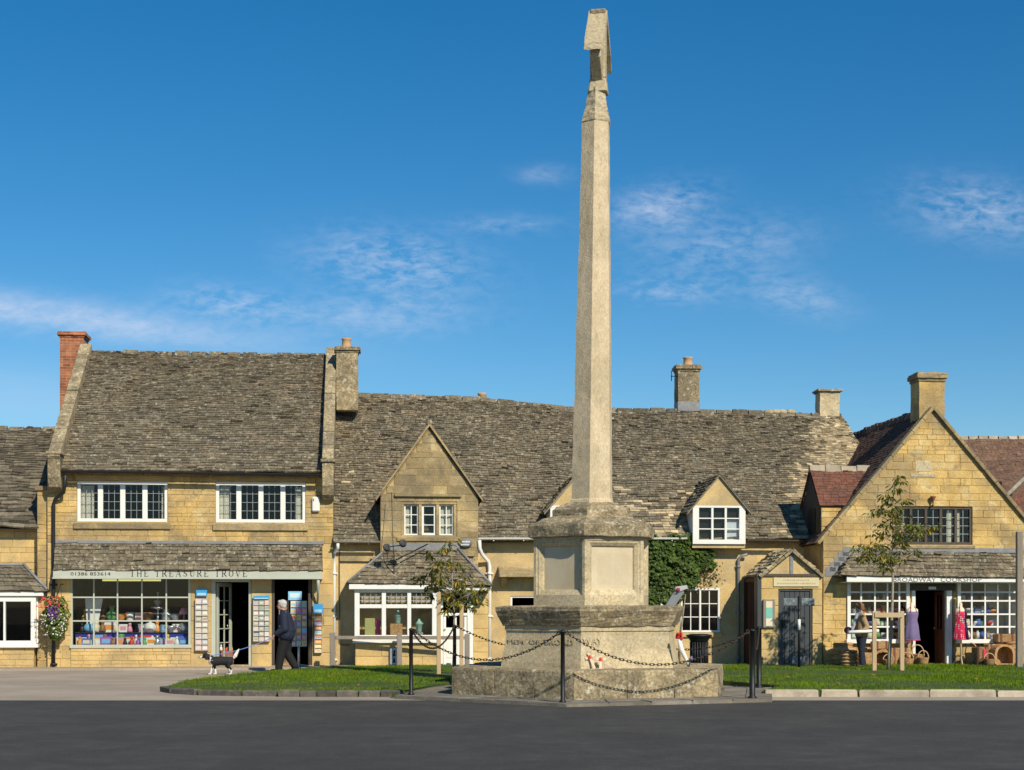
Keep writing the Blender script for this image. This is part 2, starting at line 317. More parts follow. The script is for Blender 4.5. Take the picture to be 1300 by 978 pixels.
def paint(c, rough=.6, metal=0.0):
    k = (tuple(round(x, 3) for x in c), rough, metal)
    if k not in _pc: _pc[k] = mat('painted_colour', c, rough, metal=metal, bump=0.03, dark=tuple(x*.8 for x in c), scale=9, amt=.4)
    return _pc[k]

# ---------------------------------------------------------------- building helpers (row frame: u, v, z)
def block_mesh(seed, m, inset=.035):
    rnd = random.Random(seed); mb = MB()
    j = lambda k: rnd.uniform(-k, k)
    fr = [(-.5+.02+j(.012), 0, -.5+inset*.8+j(.03)), (.5-.02+j(.012), 0, -.5+inset*.8+j(.03)), (.5-.02+j(.012), 0, .5-inset*.8+j(.03)), (-.5+.02+j(.012), 0, .5-inset*.8+j(.03))]
    md = [(-.5, .35, -.5), (.5, .35, -.5), (.5, .35, .5), (-.5, .35, .5)]
    bk = [(x, 1, z) for x, _, z in md]
    mb.rings([fr, md, bk], 0, rnd.random()); return mb.mesh('stone', [m])
_bm = {}
def block(m):
    if m.name not in _bm: _bm[m.name] = [block_mesh(i, m) for i in range(7)]
    return random.choice(_bm[m.name])
def roughen(o, cuts=3, amp=.012, sc=3.0):
    bm = bmesh.new(); bm.from_mesh(o.data); bmesh.ops.subdivide_edges(bm, edges=[e for e in bm.edges if e.calc_length() > .06], cuts=cuts, use_grid_fill=True); bm.normal_update()
    for v in bm.verts:
        p = v.co*sc; v.co += v.normal*amp*(noise.noise(p)+.6*noise.noise(p*2.7)+.4*noise.noise(p*6.1))
    bm.to_mesh(o.data); bm.free(); return o
def sub(intervals, a, b):
    out = []
    for x, y in intervals:
        if b <= x or a >= y: out.append((x, y)); continue
        if a > x: out.append((x, a))
        if b < y: out.append((b, y))
    return out
def wall(parent, name, L, Rr, z0, z1, v, opens=(), thick=.32, course=.165, wid=(.28, .62), stone='stone', back='mortar', proud=.010, gap=.005, breaks=(), label=None, seed=1, stones=True):
    rnd = random.Random(seed)
    if not callable(L): l0 = L; L = lambda z: l0
    if not callable(Rr): r0 = Rr; Rr = lambda z: r0
    zs = {z0, z1}
    for o in opens: zs |= {o[2], o[3]}
    for b in breaks: zs.add(b)
    zs = sorted(z for z in zs if z0-1e-6 <= z <= z1+1e-6)
    mb = MB()
    for za, zb in zip(zs, zs[1:]):
        if zb-za < 1e-4: continue
        iv = [('L', 'R')]; cuts = sorted([(o[0], o[1]) for o in opens if o[2] < zb-1e-5 and o[3] > za+1e-5])
        segs = []; cur = None
        la, lb, ra, rb = L(za), L(zb), Rr(za), Rr(zb)
        pa, pb = la, lb
        for c0, c1 in cuts:
            if c0 > min(pa, pb): segs.append((pa, pb, c0, c0))
            pa = pb = c1
        if pa < max(ra, rb): segs.append((pa, pb, ra, rb))
        for a, b, c, d in segs: mb.prism([(a, za), (c, za), (d, zb), (b, zb)], v+proud, v+thick)
    w = mb.part(name, M[back], parent, label)
    if not stones: return w
    lst = []
    bands = [z0]+[z for z in zs if z0 < z < z1]+[z1]
    clean = [bands[0]]
    for z in bands[1:]:
        if z-clean[-1] > .05 or z == bands[-1]: clean.append(z)
    for za, zb in zip(clean, clean[1:]):
        n = max(1, round((zb-za)/course)); hs = [rnd.uniform(.62, 1.4) for _ in range(n)]; s = sum(hs); z = za
        for h in hs:
            h = h/s*(zb-za); iv = [(max(L(z+.01), L(z+h-.01)), min(Rr(z+.01), Rr(z+h-.01)))]
            if iv[0][1] > iv[0][0]:
                for o in opens:
                    if o[2] < z+h-.02 and o[3] > z+.02: iv = sub(iv, o[0], o[1])
                for a, b in iv:
                    x = a
                    while b-x > .04:
                        w_ = (wid[0]+(wid[1]-wid[0])*rnd.random()**1.5)*(h/course)**.6
                        if b-x-w_ < wid[0]*.7: w_ = b-x
                        lst.append((w_*h, x+w_/2, z+h/2, w_-gap, h-gap)); x += w_
            z += h
    lst.sort(key=lambda q: -q[0]); o0 = org(parent)
    for _, x, z, sw, sh in lst[:300]:
        o = bpy.data.objects.new('stone', block(M[stone])); link(o); o.parent = w
        o.location = (x-o0.x, v-o0.y-rnd.uniform(0, .009), z-o0.z); o.scale = (sw, proud+.03, sh)
    if len(lst) > 300:
        mb = MB()
        for _, x, z, sw, sh in lst[300:]: mb.box(x-sw/2, x+sw/2, v, v+proud+.02, z-sh/2, z+sh/2, 0, rnd.random())
        p = mb.part('small_stones', M[stone], w, None, 'stuff')
    return w

def slates(parent, E, Rg, exp=(.12, .065), wid=(.12, .30), m='slate', name='roof_slates', lift=.028, sag=.03, seed=3, under=True, jit=.012, mats=None, pick=None, irregular=.5, rough=.35):
    """E and Rg: polylines (same count) along eave and ridge; slates are laid as separate thick pieces"""
    rnd = random.Random(seed); E = [Vector(p) for p in E]; Rg = [Vector(p) for p in Rg]
    k = len(E)-1; Ls = [(E[i+1]-E[i]).length for i in range(k)]; T = sum(Ls)
    def at(poly, t):
        t = min(max(t, 0), 1)*T; i = 0
        while i < k-1 and t > Ls[i]: t -= Ls[i]; i += 1
        f = t/Ls[i]; return poly[i].lerp(poly[i+1], f)
    nrm = (E[-1]-E[0]).cross(Rg[0]-E[0]).normalized()
    if nrm.y > 0: nrm = -nrm
    if nrm.z < 0 and abs(nrm.y) < .2: nrm = -nrm
    def P(t, s):
        p = at(E, t).lerp(at(Rg, t), s)
        return p+nrm*(sag*noise.noise(p*1.1)+sag*.6*noise.noise(p*3.1))
    slope = ((Rg[0]+Rg[-1])-(E[0]+E[-1])).length/2
    if under:
        ub = MB(); nn = 8
        for i in range(nn):
            a, b = i/nn, (i+1)/nn
            n0 = ub.pts([at(E, a)-nrm*.05, at(E, b)-nrm*.05, at(Rg, b)-nrm*.05, at(Rg, a)-nrm*.05]); ub.face([n0, n0+1, n0+2, n0+3])
        ub.part('roof_deck', M['under'], parent)
    mb = MB(); s = 0.0; 
    while s < slope-.02:
        e = exp[0]+(exp[1]-exp[0])*(s/slope); e *= rnd.uniform(.88, 1.12)
        s0, s1 = s/slope, min(1, (s+e*1.25)/slope)
        rowlen = (at(E, 1).lerp(at(Rg, 1), s0)-at(E, 0).lerp(at(Rg, 0), s0)).length
        if rowlen < .05: break
        x = rnd.uniform(-.1, 0)
        sc = .7+.6*(1-s/slope)
        while x < rowlen:
            w = rnd.uniform(*wid)*sc; a, b = max(0, x/rowlen), min(1, (x+w-.008)/rowlen); x += w
            if b-a < .015/rowlen: continue
            j0, j1 = rnd.uniform(-jit, jit)/slope, rnd.uniform(-jit, jit)/slope
            h = lift*rnd.uniform(.7, 1.5)+(lift*2.2*rnd.random() if rnd.random() < .05 else 0); 
            A, B, C, D = P(a, s0+j0), P(b, s0+j1), P(b, s1), P(a, s1)
            t = min(1, max(0, rnd.gauss(.5, .22)))
            mi = 0 if pick is None else pick((A+C)/2, rnd)
            n0 = mb.pts([A+nrm*h, B+nrm*h*rnd.uniform(.75, 1.25), C+nrm*.006, D+nrm*.006, A-nrm*.012, B-nrm*.012])
            mb.face([n0, n0+1, n0+2, n0+3], mi, t); mb.face([n0+4, n0+5, n0+1, n0], mi, t*.75); mb.face([n0+4, n0, n0+3], mi, t*.8); mb.face([n0+5, n0+2, n0+1], mi, t*.8)
        s += e
    return mb.part(name, mats or [M[m]], parent, None, 'stuff')

def ridge(parent, pts, w=.17, h=.09, seg=.45, m='slate', name='ridge_stone', seed=5):
    """ridge stones, each a piece of its own"""
    rnd = random.Random(seed)
    for a, b in zip(pts, pts[1:]):
        a, b = Vector(a), Vector(b); n = max(1, round((b-a).length/seg))
        for i in range(n):
            p, q = a.lerp(b, i/n), a.lerp(b, (i+1)/n-.012); mb = MB(); hh = h*rnd.uniform(.75, 1.25); j = rnd.uniform(-.015, .015)
            d = (q-p).normalized(); sd_ = Vector((0, 0, 1)).cross(d).normalized()
            rs = [[c-sd_*w, c-sd_*w+Vector((0, 0, -.12)) if False else c-sd_*w-Vector((0, 0, .14)), c+sd_*w-Vector((0, 0, .14)), c+sd_*.05+Vector((0, 0, hh+j)), c-sd_*.05+Vector((0, 0, hh+j))] for c in (p, q)]
            rs = [[r[1], r[2], r[3], r[4]] for r in rs]
            mb.rings(rs, 0, rnd.random()); mb.part(name, M[m], parent)

def window(parent, x0, y0, x1, y1, v, lights=4, cols=3, rows=4, fw=.07, mw=.08, bar=.012, m='white', barm='bar_lead', curtains=(), depth=.09, transoms=(), name='window', label=None, pane=True, shade=None, px=True):
    """casement window: frame, glazing bars, panes, curtains"""
    if px: u0, z1 = F(x0, y0, v).x, F(x0, y0, v).z; u1, z0 = F(x1, y1, v).x, F(x1, y1, v).z
    else: u0, u1, z0, z1 = x0, x1, y0, y1
    mb = MB(); y = v
    mb.box(u0, u1, y, y+depth, z0, z0+fw); mb.box(u0, u1, y, y+depth, z1-fw, z1)
    mb.box(u0, u0+fw, y, y+depth, z0+fw, z1-fw); mb.box(u1-fw, u1, y, y+depth, z0+fw, z1-fw)
    lw_ = (u1-u0-2*fw-(lights-1)*mw)/lights; spans = []
    for i in range(lights):
        a = u0+fw+i*(lw_+mw); spans.append((a, a+lw_))
        if i < lights-1: mb.box(a+lw_, a+lw_+mw, y+.004, y+depth-.004, z0+fw, z1-fw)
    w = mb.part(name, M[m], parent, label, bevel=.006)
    gb = MB(); za, zb = z0+fw, z1-fw
    ts = [za]+[za+(zb-za)*t for t in transoms]+[zb]
    for a, b in spans:
        for i in range(1, cols): x = a+(b-a)*i/cols; gb.box(x-bar/2, x+bar/2, y+.03, y+.03+max(bar, .015), za, zb)
        for i in range(1, rows): z = za+(zb-za)*i/rows; gb.box(a, b, y+.032, y+.028+max(bar, .015), z-bar/2, z+bar/2)
    if gb.v: gb.part('glazing_bars', M[barm], w)
    if pane:
        for a, b in spans:
            p = MB(); n = p.pts([(a, y+.05, za), (b, y+.05, za), (b, y+.05, zb), (a, y+.05, zb)]); p.face([n, n+1, n+2, n+3]); p.part('pane', M['glass'], w)
    for ci in curtains:       # (light index, from, to) as fractions of the light; wavy cloth
        a, b = spans[ci[0]]; ca_, cb_ = a+(b-a)*ci[1], a+(b-a)*ci[2]; p = MB(); n = 14; st = p.pts([(ca_+(cb_-ca_)*i/n, y+.13+.018*math.sin(i*2.1), zz) for zz in (za, zb-.02) for i in range(n+1)])
        for i in range(n): p.face([st+i, st+i+1, st+n+2+i, st+n+1+i], 0, .5, True)
        p.part('curtain', M['curtain'], w)
    return w, (u0, u1, z0, z1), spans

def slab(parent, name, m, x0, y0, x1, y1, v, out, label=None, bevel=.008, mb=None, ret=False):
    """box given by its front face in pixels at depth v, going back by out"""
    a, b = F(x0, y0, v), F(x1, y1, v)
    q = mb or MB(); q.box(a.x, b.x, v, v+out, b.z, a.z)
    if mb: return
    return q.part(name, M[m] if isinstance(m, str) else m, parent, label, bevel=bevel)

def chimney(parent, x0, x1, ytop, ybase, v, d, m, cap=None, pots=(), lead=False, label=None, capm=None):
    a, b = F(x0, ytop, v), F(x1, ybase, v); mb = MB()
    zc = a.z if cap is None else F(x0, cap, v).z
    mb.box(a.x, b.x, v, v+d, b.z, zc)
    c = mb.part('chimney', M[m], parent, label); roughen(c, 5, .02, 4.0) if m != 'brick' else None
    if cap is not None:
        k = MB(); h = a.z-zc; o = .07
        for i, (f0, f1, oo) in enumerate(((0, .35, .35), (.35, .8, 1.0), (.8, 1.0, .7))): k.box(a.x-o*oo, b.x+o*oo, v-o*oo, v+d+o*oo, zc+h*f0, zc+h*f1, 0, .3+.2*i)
        roughen(k.part('chimney_cap', M[capm or m], c), 4, .018, 5.0)
    if lead:
        k = MB(); k.box(a.x-.012, b.x+.012, v-.012, v+d+.012, b.z, b.z+lead); k.part('lead_apron', M['lead'], c)
    for px0, px1, py0 in pots:
        p = F(px0, py0, v+d/2); q = F(px1, py0, v+d/2); r = (q.x-p.x)/2; k = MB(); h = p.z-a.z
        k.lathe([(r*1.05, -.05), (r*1.02, h*.15), (r*.92, h*.3), (r*.86, h*.8), (r*1.0, h*.88), (r*1.0, h), (r*.8, h), (r*.75, h*.6)], ((p.x+q.x)/2, v+d/2, a.z), 16); k.part('chimney_pot', M['pot'], c)
    return c

def pipe(parent, pts, r, m, name='downpipe', brackets=True):
    mb = MB(); mb.tube([F(*p) for p in pts], r, 10)
    if brackets:
        a, b = F(*pts[-2]), F(*pts[-1]); n = max(1, int(abs(a.z-b.z)/1.1))
        for i in range(n+1):
            q = a.lerp(b, (i+.15)/(n+.3)); mb.lathe([(r*1.35, -.03), (r*1.35, .03)], q, 10); mb.box(q.x-r*2, q.x+r*2, q.y+r*.4, q.y+r*1.1, q.z-.02, q.z+.02)
    return mb.part(name, M[m], parent)

def gutter(parent, a, b, r, m, name='gutter'):
    mb = MB(); n = 8; a, b = Vector(a), Vector(b)
    o = [Vector((0, -math.cos(math.pi*i/n)*r, -math.sin(math.pi*i/n)*r)) for i in range(n+1)]; inn = [q*.82+Vector((0, 0, .004)) for q in reversed(o)]
    mb.rings([[a+q for q in o+inn], [b+q for q in o+inn]], 0, .5, True, False)
    k = int((b-a).length/.9)
    for i in range(k+1):
        p = a.lerp(b, (i+.5)/(k+1)); mb.box(p.x-.012, p.x+.012, p.y-r*.2, p.y+r*.9, p.z-r*1.5, p.z-r*.8)
    return mb.part(name, M[m], parent)

# lettering in a classical capital, thick and thin strokes, as flat print
GL = {'T': [(0, 1, 1, 1, 0), (.5, 0, .5, 1, 1), (0, .86, 0, 1, 0), (1, .86, 1, 1, 0), (.3, 0, .7, 0, 0)],
      'H': [(.15, 0, .15, 1, 1), (.85, 0, .85, 1, 1), (.15, .5, .85, .5, 0), (0, 0, .3, 0, 0), (.7, 0, 1, 0, 0), (0, 1, .3, 1, 0), (.7, 1, 1, 1, 0)],
      'E': [(.2, 0, .2, 1, 1), (.05, 0, .85, 0, 0), (.05, 1, .8, 1, 0), (.2, .52, .6, .52, 0), (.85, 0, .85, .2, 0), (.8, .82, .8, 1, 0)],
      'R': [(.18, 0, .18, 1, 1), (.05, 1, .6, 1, 0), (.6, 1, .78, .88, 1), (.78, .88, .78, .66, 1), (.78, .66, .6, .52, 1), (.6, .52, .18, .52, 0), (.45, .52, .95, 0, 1), (0, 0, .35, 0, 0)],
      'A': [(.05, 0, .5, 1, 0), (.5, 1, .92, 0, 1), (.22, .36, .74, .36, 0), (-.05, 0, .2, 0, 0), (.76, 0, 1.05, 0, 0)],
      'S': [(.82, .84, .5, 1, 0), (.5, 1, .2, .84, 0), (.2, .84, .25, .62, 1), (.25, .62, .75, .4, 1), (.75, .4, .8, .15, 1), (.8, .15, .5, 0, 0), (.5, 0, .15, .16, 0), (.82, .75, .82, .98, 0), (.15, .02, .15, .27, 0)],
      'U': [(.15, 1, .15, .3, 1), (.15, .3, .32, .04, 1), (.32, .04, .62, .02, 0), (.62, .02, .82, .3, 0), (.82, .3, .82, 1, 0), (0, 1, .32, 1, 0), (.68, 1, .98, 1, 0)],
      'O': [(.5, 1, .2, .85, 0), (.2, .85, .07, .5, 1), (.07, .5, .2, .15, 1), (.2, .15, .5, 0, 0), (.5, 0, .8, .15, 0), (.8, .15, .93, .5, 1), (.93, .5, .8, .85, 1), (.8, .85, .5, 1, 0)],
      'V': [(.05, 1, .5, 0, 1), (.5, 0, .92, 1, 0), (-.08, 1, .22, 1, 0), (.78, 1, 1.05, 1, 0)]}
def roman(mb, text, u0, u1, z0, z1, y, mi=0):
    h = z1-z0; n = sum(.55 if c == ' ' else 1.0 for c in text); step = (u1-u0)/n; w = step*.68; x = u0
    for c in text:
        if c == ' ': x += step*.55; continue
        for a, b, e, d, k in GL[c]:
            p, q = Vector((x+a*w, 0, z0+b*h)), Vector((x+e*w, 0, z0+d*h)); dd = (q-p)
            if dd.length < 1e-6: continue
            dd.normalize(); t = (.125 if k else .05)*h; nn = Vector((-dd.z, 0, dd.x))*t/2; p -= dd*t*.2; q += dd*t*.2
            i = mb.pts([(r.x, y, r.z) for r in (p-nn, q-nn, q+nn, p+nn)]); mb.face([i, i+1, i+2, i+3] if True else [], mi)
        x += step
def text_mesh(s, size, ext=0.0, sx=1.0):
    c = bpy.data.curves.new('lettering', 'FONT'); c.body = s; c.size = size; c.extrude = ext; c.align_x = 'CENTER'; c.align_y = 'CENTER'; c.resolution_u = 2
    o = bpy.data.objects.new('lettering', c); link(o); dg = bpy.context.evaluated_depsgraph_get(); dg.update()
    me = bpy.data.meshes.new_from_object(o.evaluated_get(dg)); bpy.data.objects.remove(o)
    for v in me.vertices: v.co = (v.co.x*sx, -v.co.z, v.co.y)
    return me
def lettering(parent, s, c, width, height, m, ext=0.0, rz=0.0):
    me = text_mesh(s, 1.0, ext); xs = [v.co.x for v in me.vertices]; zs = [v.co.z for v in me.vertices]
    fx, fz = width/(max(xs)-min(xs)), height/(max(zs)-min(zs)); cz = (max(zs)+min(zs))/2
    for v in me.vertices: v.co = (v.co.x*fx, v.co.y*1.0, (v.co.z-cz)*fz)
    me.materials.clear(); me.materials.append(m); o = bpy.data.objects.new('lettering', me); link(o); o.parent = parent
    o.location = Vector(c)-org(parent); o.rotation_euler = (0, 0, rz); return o

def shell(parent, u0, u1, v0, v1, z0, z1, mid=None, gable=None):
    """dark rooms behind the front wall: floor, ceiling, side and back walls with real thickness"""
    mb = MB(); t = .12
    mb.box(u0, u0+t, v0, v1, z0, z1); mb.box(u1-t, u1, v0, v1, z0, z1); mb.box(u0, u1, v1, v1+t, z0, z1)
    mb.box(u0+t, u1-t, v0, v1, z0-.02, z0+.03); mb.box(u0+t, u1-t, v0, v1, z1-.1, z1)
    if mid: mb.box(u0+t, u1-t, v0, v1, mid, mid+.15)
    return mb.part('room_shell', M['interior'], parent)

# ================================================================ THE SETTING
gb = MB(); S = 3000; gb.pts([(-S, -S, 0), (S, -S, 0), (S, S, 0), (-S, S, 0)]); gb.face([0, 1, 2, 3])
ground = gb.thing('ground', M['asphalt'], None, None, frame=ID, kind='structure')
rb = MB(); rb.pts([(-400, -60, .004), (400, -60, .004), (400, 26.75, .004), (-400, 26.75, .004)]); rb.face([0, 1, 2, 3])
road = rb.thing('road', M['road'], None, None, frame=ID, kind='structure')
# paved forecourt along the shops, with a low edge
pv = MB(); a, b = U(-200, 0), U(425, 0)
pv.box(a, b, -1.25, .6, -.05, .04); pv.box(a, b, -1.42, -1.262, -.05, .055, 0, .2)
fore = pv.thing('pavement', M['asphalt'], None, None, kind='structure')
pv = MB(); pv.box(U(425, 0), 16.5, -2.6, .9, -.05, .07)
fore2 = pv.thing('pavement', M['paving'], None, None, kind='structure')
# low distant land behind the houses
hb = MB(); n = 60; rr = []
for i in range(n+1):
    x = -900+1800*i/n; rr.append((x, 700, 2+5*noise.noise((x*.004, 3, 1))))
i0 = hb.pts([(x, 700, -1) for x, _, _ in rr]+rr+[(x, 1100, -1) for x, _, _ in rr])
for i in range(n):
    hb.face([i0+i, i0+i+1, i0+n+2+i, i0+n+1+i]); hb.face([i0+n+1+i, i0+n+2+i, i0+2*n+3+i, i0+2*n+2+i])
hb.thing('hills', M['soil'], None, None, frame=ID, kind='structure')

LZ = .10
def G(px, py, z=LZ): y = (EYE-z)*FPX/(py-HZ); return Vector((WX(px, y), y, z))
left_edge = [G(212, 871), G(235, 864), G(290, 857), G(345, 852), G(390, 847.5), G(425, 845.5), G(520, 844.5), G(640, 844), G(700, 844)]
left_front = [G(212, 871), G(225, 873.5), G(255, 875.5), G(310, 876.5), G(355, 877), G(420, 877), G(480, 877)]
LF = [(p.x, p.y) for p in left_front]+[(-1.95, 28.02), (-2.1, 27.5), (-1.3, 30.8), (.6, 33.2), (2.0, 34.0)]
LB = [(p.x, p.y) for p in left_edge]+[(2.6, 41.3)]
polyL = LF+[(2.6, 34.0)]+LB[::-1][:-1]
RF = [(4.45, 28.05), (6, 28.05), (12, 28.0), (20, 27.9)]
polyR = [(2.6, 34.0), (4.4, 31.6), (5.1, 29.9)]+RF+[(20, 41.6), (6, 40.6), (2.6, 40.6)]
def inside(p, poly):
    c = False; j = len(poly)-1
    for i in range(len(poly)):
        if (poly[i][1] > p[1]) != (poly[j][1] > p[1]) and p[0] < (poly[j][0]-poly[i][0])*(p[1]-poly[i][1])/(poly[j][1]-poly[i][1])+poly[i][0]: c = not c
        j = i
    return c
def gh(x, y): return LZ+.035*noise.noise((x*.35, y*.35, 0))+.012*noise.noise((x*1.7, y*1.7, 5))
import numpy as np
def lawn(poly, seed, dens):
    bm = bmesh.new(); vs = [bm.verts.new((x, y, LZ-.005)) for x, y in poly]; f = bm.faces.new(vs)
    if f.normal.z < 0 or True: bm.normal_update()
    if bm.faces[:][0].normal.z < 0: bmesh.ops.reverse_faces(bm, faces=bm.faces[:])
    bmesh.ops.triangulate(bm, faces=bm.faces[:])
    me = bpy.data.meshes.new('lawn')
    e = bmesh.ops.extrude_face_region(bm, geom=bm.faces[:]); [setattr(v.co, 'z', -.02) for v in e['geom'] if isinstance(v, bmesh.types.BMVert)]
    bmesh.ops.recalc_face_normals(bm, faces=bm.faces[:]); bm.to_mesh(me); bm.free(); me.materials.append(M['soil'])
    o = bpy.data.objects.new('lawn', me); link(o); mark(o, kind='structure')
    rnd = random.Random(seed); xs = [p[0] for p in poly]; ys = [p[1] for p in poly]; V = []; t = []
    n = int((max(xs)-min(xs))*(max(ys)-min(ys))*dens)
    for _ in range(n):
        x, y = rnd.uniform(min(xs), max(xs)), rnd.uniform(min(ys), max(ys))
        if abs(x) > .36*y or not inside((x, y), poly): continue
        h = rnd.uniform(.025, .055)*(1+.6*noise.noise((x*2.3, y*2.3, 1))); a = rnd.uniform(0, math.pi); w = .009; dx, dy = math.cos(a)*w, math.sin(a)*w
        z = gh(x, y)-.025; lx, ly = rnd.uniform(-.02, .02), rnd.uniform(-.02, .02)
        V += [(x-dx, y-dy, z), (x+dx, y+dy, z), (x+lx, y+ly, z+h+.01)]; t.append(min(1, max(0, .5+.22*rnd.gauss(0, 1)+.25*noise.noise((x*.8, y*.5, 3)))))
    k = len(t); me = bpy.data.meshes.new('grass'); me.vertices.add(3*k); me.loops.add(3*k); me.polygons.add(k)
    me.vertices.foreach_set('co', np.array(V, dtype=np.float32).ravel()); me.loops.foreach_set('vertex_index', np.arange(3*k, dtype=np.int32))
    me.polygons.foreach_set('loop_start', np.arange(0, 3*k, 3, dtype=np.int32)); me.polygons.foreach_set('loop_total', np.full(k, 3, dtype=np.int32))
    at = me.attributes.new('tint', 'FLOAT', 'FACE'); at.data.foreach_set('value', t); me.update(calc_edges=True); me.materials.append(M['grass'])
    o = bpy.data.objects.new('grass', me); link(o); mark(o, 'short green grass of the lawn between kerb and shops', 'grass', kind='stuff')
    return o
gl1 = lawn(polyL, 1, 520); gl1['label'] = 'short green grass of the lawn left of the memorial'
gl2 = lawn(polyR, 2, 520); gl2['label'] = 'short green grass of the lawn right of the memorial'
for i in range(13):
    rnd = random.Random(40+i)
    px, py = [(335, 862), (418, 859), (250, 868), (455, 870), (915, 868), (1001, 860), (1190, 838.5), (1065, 868), (980, 871), (1240, 862), (380, 873), (1110, 857), (300, 866)][i]
    p = G(px, py, .15); mb = MB(); q = [(0, -.05, 0), (.03, -.02, .012), (.035, .02, .01), (0, .06, .02), (-.035, .02, .0), (-.03, -.02, .006)]
    a = rnd.uniform(0, 6); mb.pts([(p.x+(x*math.cos(a)-y*math.sin(a)), p.y+x*math.sin(a)+y*math.cos(a), p.z+z) for x, y, z in q]); mb.face(list(range(6)))
    mb.thing('fallen_leaf', M['leaf_brown'], 'brown autumn leaf on the grass '+['at the left lawn near its tip, behind the kerb', 'midway across the left lawn', 'at the pointed left end of the lawn', 'left of the left corner chain post', 'close right of the memorial step', 'in front of the dark plank door', 'at the cookshop doorstep edge', 'right of the front right chain post', 'beside the pale kerb, nearest the memorial', 'below the right cookshop window', 'at the front kerb of the left lawn', 'just left of the timber tree guard', 'behind the dark kerb stones near the dog'][i], 'leaf', at=p, frame=ID, group='fallen leaves on the lawns')
# kerbs: one base each, every stone a piece
def kerb(path, widths, m, seed, hz=LZ+.02, w=.16, base=-.02, name='kerb'):
    rnd = random.Random(seed); P = [Vector((x, y, 0)) for x, y in path]
    base_mb = MB()
    for a, b in zip(P, P[1:]):
        d = (b-a).normalized(); nn = Vector((-d.y, d.x, 0))
        base_mb.hexa([a-nn*w*.75, b-nn*w*.75, b+nn*w*.1, a+nn*w*.1]+[q+Vector((0, 0, hz-.03)) for q in (a-nn*w*.75, b-nn*w*.75, b+nn*w*.1, a+nn*w*.1)])
    kb = base_mb.thing(name, M['soil'], None, None, frame=ID, kind='structure')
    for a, b in zip(P, P[1:]):
        L = (b-a).length; d = (b-a).normalized(); nn = Vector((-d.y, d.x, 0)); x = 0
        while x < L-.08:
            l = rnd.uniform(*widths); l = min(l, L-x); 
            if L-x-l < widths[0]*.4: l = L-x
            g_ = rnd.uniform(.008, .03) if widths[1] > .5 else .012; hh = hz*rnd.uniform(.88, 1.08); o1 = rnd.uniform(-.02, .015)
            if l < .1: break
            mb = MB(); c0, c1 = a+d*(x+g_), a+d*(x+l-g_); z0 = Vector((0, 0, base)); zt = Vector((0, 0, hh)); j = lambda: Vector((rnd.uniform(-.012, .012), rnd.uniform(-.012, .012), rnd.uniform(-.01, .008)))
            A, B, C, D = c0-nn*(w+o1), c1-nn*(w+o1), c1+nn*.02, c0+nn*.02; bv_ = .018
            ins = [A+d*bv_+nn*bv_, B-d*bv_+nn*bv_, C-d*bv_-nn*bv_, D+d*bv_-nn*bv_]
            mb.rings([[q+z0 for q in (A, B, C, D)], [q+zt*.8+j() for q in (A, B, C, D)], [q+zt+j()*.6 for q in ins]], 0, rnd.random())
            mb.part('kerb_stone', M[m], kb); x += l
    return kb
kerb([(4.45, 28.0), (12.5, 27.95)], (.55, 1.25), 'kerb_p', 5, LZ+.02, .17)
k1 = G(355, 877, LZ)
kerb([(p.x, p.y) for p in left_front[:5]], (.7, 1.0), 'kerb_d', 8, LZ+.01, .13, name='kerb')
kerb([(k1.x, k1.y), (-1.9, 27.98)], (.28, .42), 'kerb_d', 6, LZ+.02, .2, name='kerb')
be = [(p.x, p.y) for p in left_edge[:6]]
kerb(be[::-1], (.8, 1.1), 'kerb_d', 9, LZ-.03, .06, name='kerb')
# low road-side strip of stone slabs in front of the right kerb and memorial platform
MC = Vector((1.45, 28.6, 0)); AF = 20.8      # memorial centre, and the bearing its front-right face looks to
def hexpt(r, k, z=0.0, dx=0.0, dy=0.0, AF=AF):      # k = 0 is the vertex nearest the camera, going to the right
    t = R(AF-30+60*k); return Vector((MC.x+dx+r*math.sin(t), MC.y+dy-r*math.cos(t), z))
pf = MB(); pf.rings([[hexpt(3.72, k, z) for k in range(6)] for z in (-.02, .045)], 0, .5)
plat = pf.thing('paving', M['paving'], None, None, frame=ID, kind='structure')
rnd = random.Random(11)
for k in range(6):
    for ring_i, (ra, rb) in enumerate(((2.72, 3.2), (3.21, 3.74))):
        nseg = 5
        for i in range(nseg):
            f0, f1 = i/nseg+.004, (i+1)/nseg-.004; mb = MB(); z = .06+rnd.uniform(-.006, .008)
            q = [hexpt(ra, k).lerp(hexpt(ra, k+1), f0), hexpt(ra, k).lerp(hexpt(ra, k+1), f1), hexpt(rb-.015, k).lerp(hexpt(rb-.015, k+1), f1), hexpt(rb-.015, k).lerp(hexpt(rb-.015, k+1), f0)]
            mb.rings([[Vector((p.x, p.y, -.01)) for p in q], [Vector((p.x, p.y, z)) for p in q]], 0, rnd.random()); mb.part('paving_slab', M['paving'], plat)

# ================================================================ GIFT SHOP (left, two storeys)
HA = root('shop_house', 'two-storey golden stone gift shop with mossy stone-slate roof and long sage fascia', 'shop', F(250, 850, 0)*1.0)
eL, eR = F(70, 597, -.32), F(412, 600, -.32); rL, rR = F(113, 446, 4.3), F(416, 451, 4.3)
ze = F(240, 602, 0).z
uA0, uA1 = F(60, 700, 0).x, F(423, 700, 0).x
def px_open(x0, y0, x1, y1, v=0.0): a, b = F(x0, y0, v), F(x1, y1, v); return (a.x, b.x, b.z, a.z)
w1 = px_open(98, 611, 213, 663, .06); w2 = px_open(274, 612, 388, 664, .06)
zc_top = F(240, 690, 0).z
wall(HA, 'wall', uA0, uA1, zc_top, ze+.25, 0, [w1, w2], stone='stone', course=.125, wid=(.18, .62), seed=2)
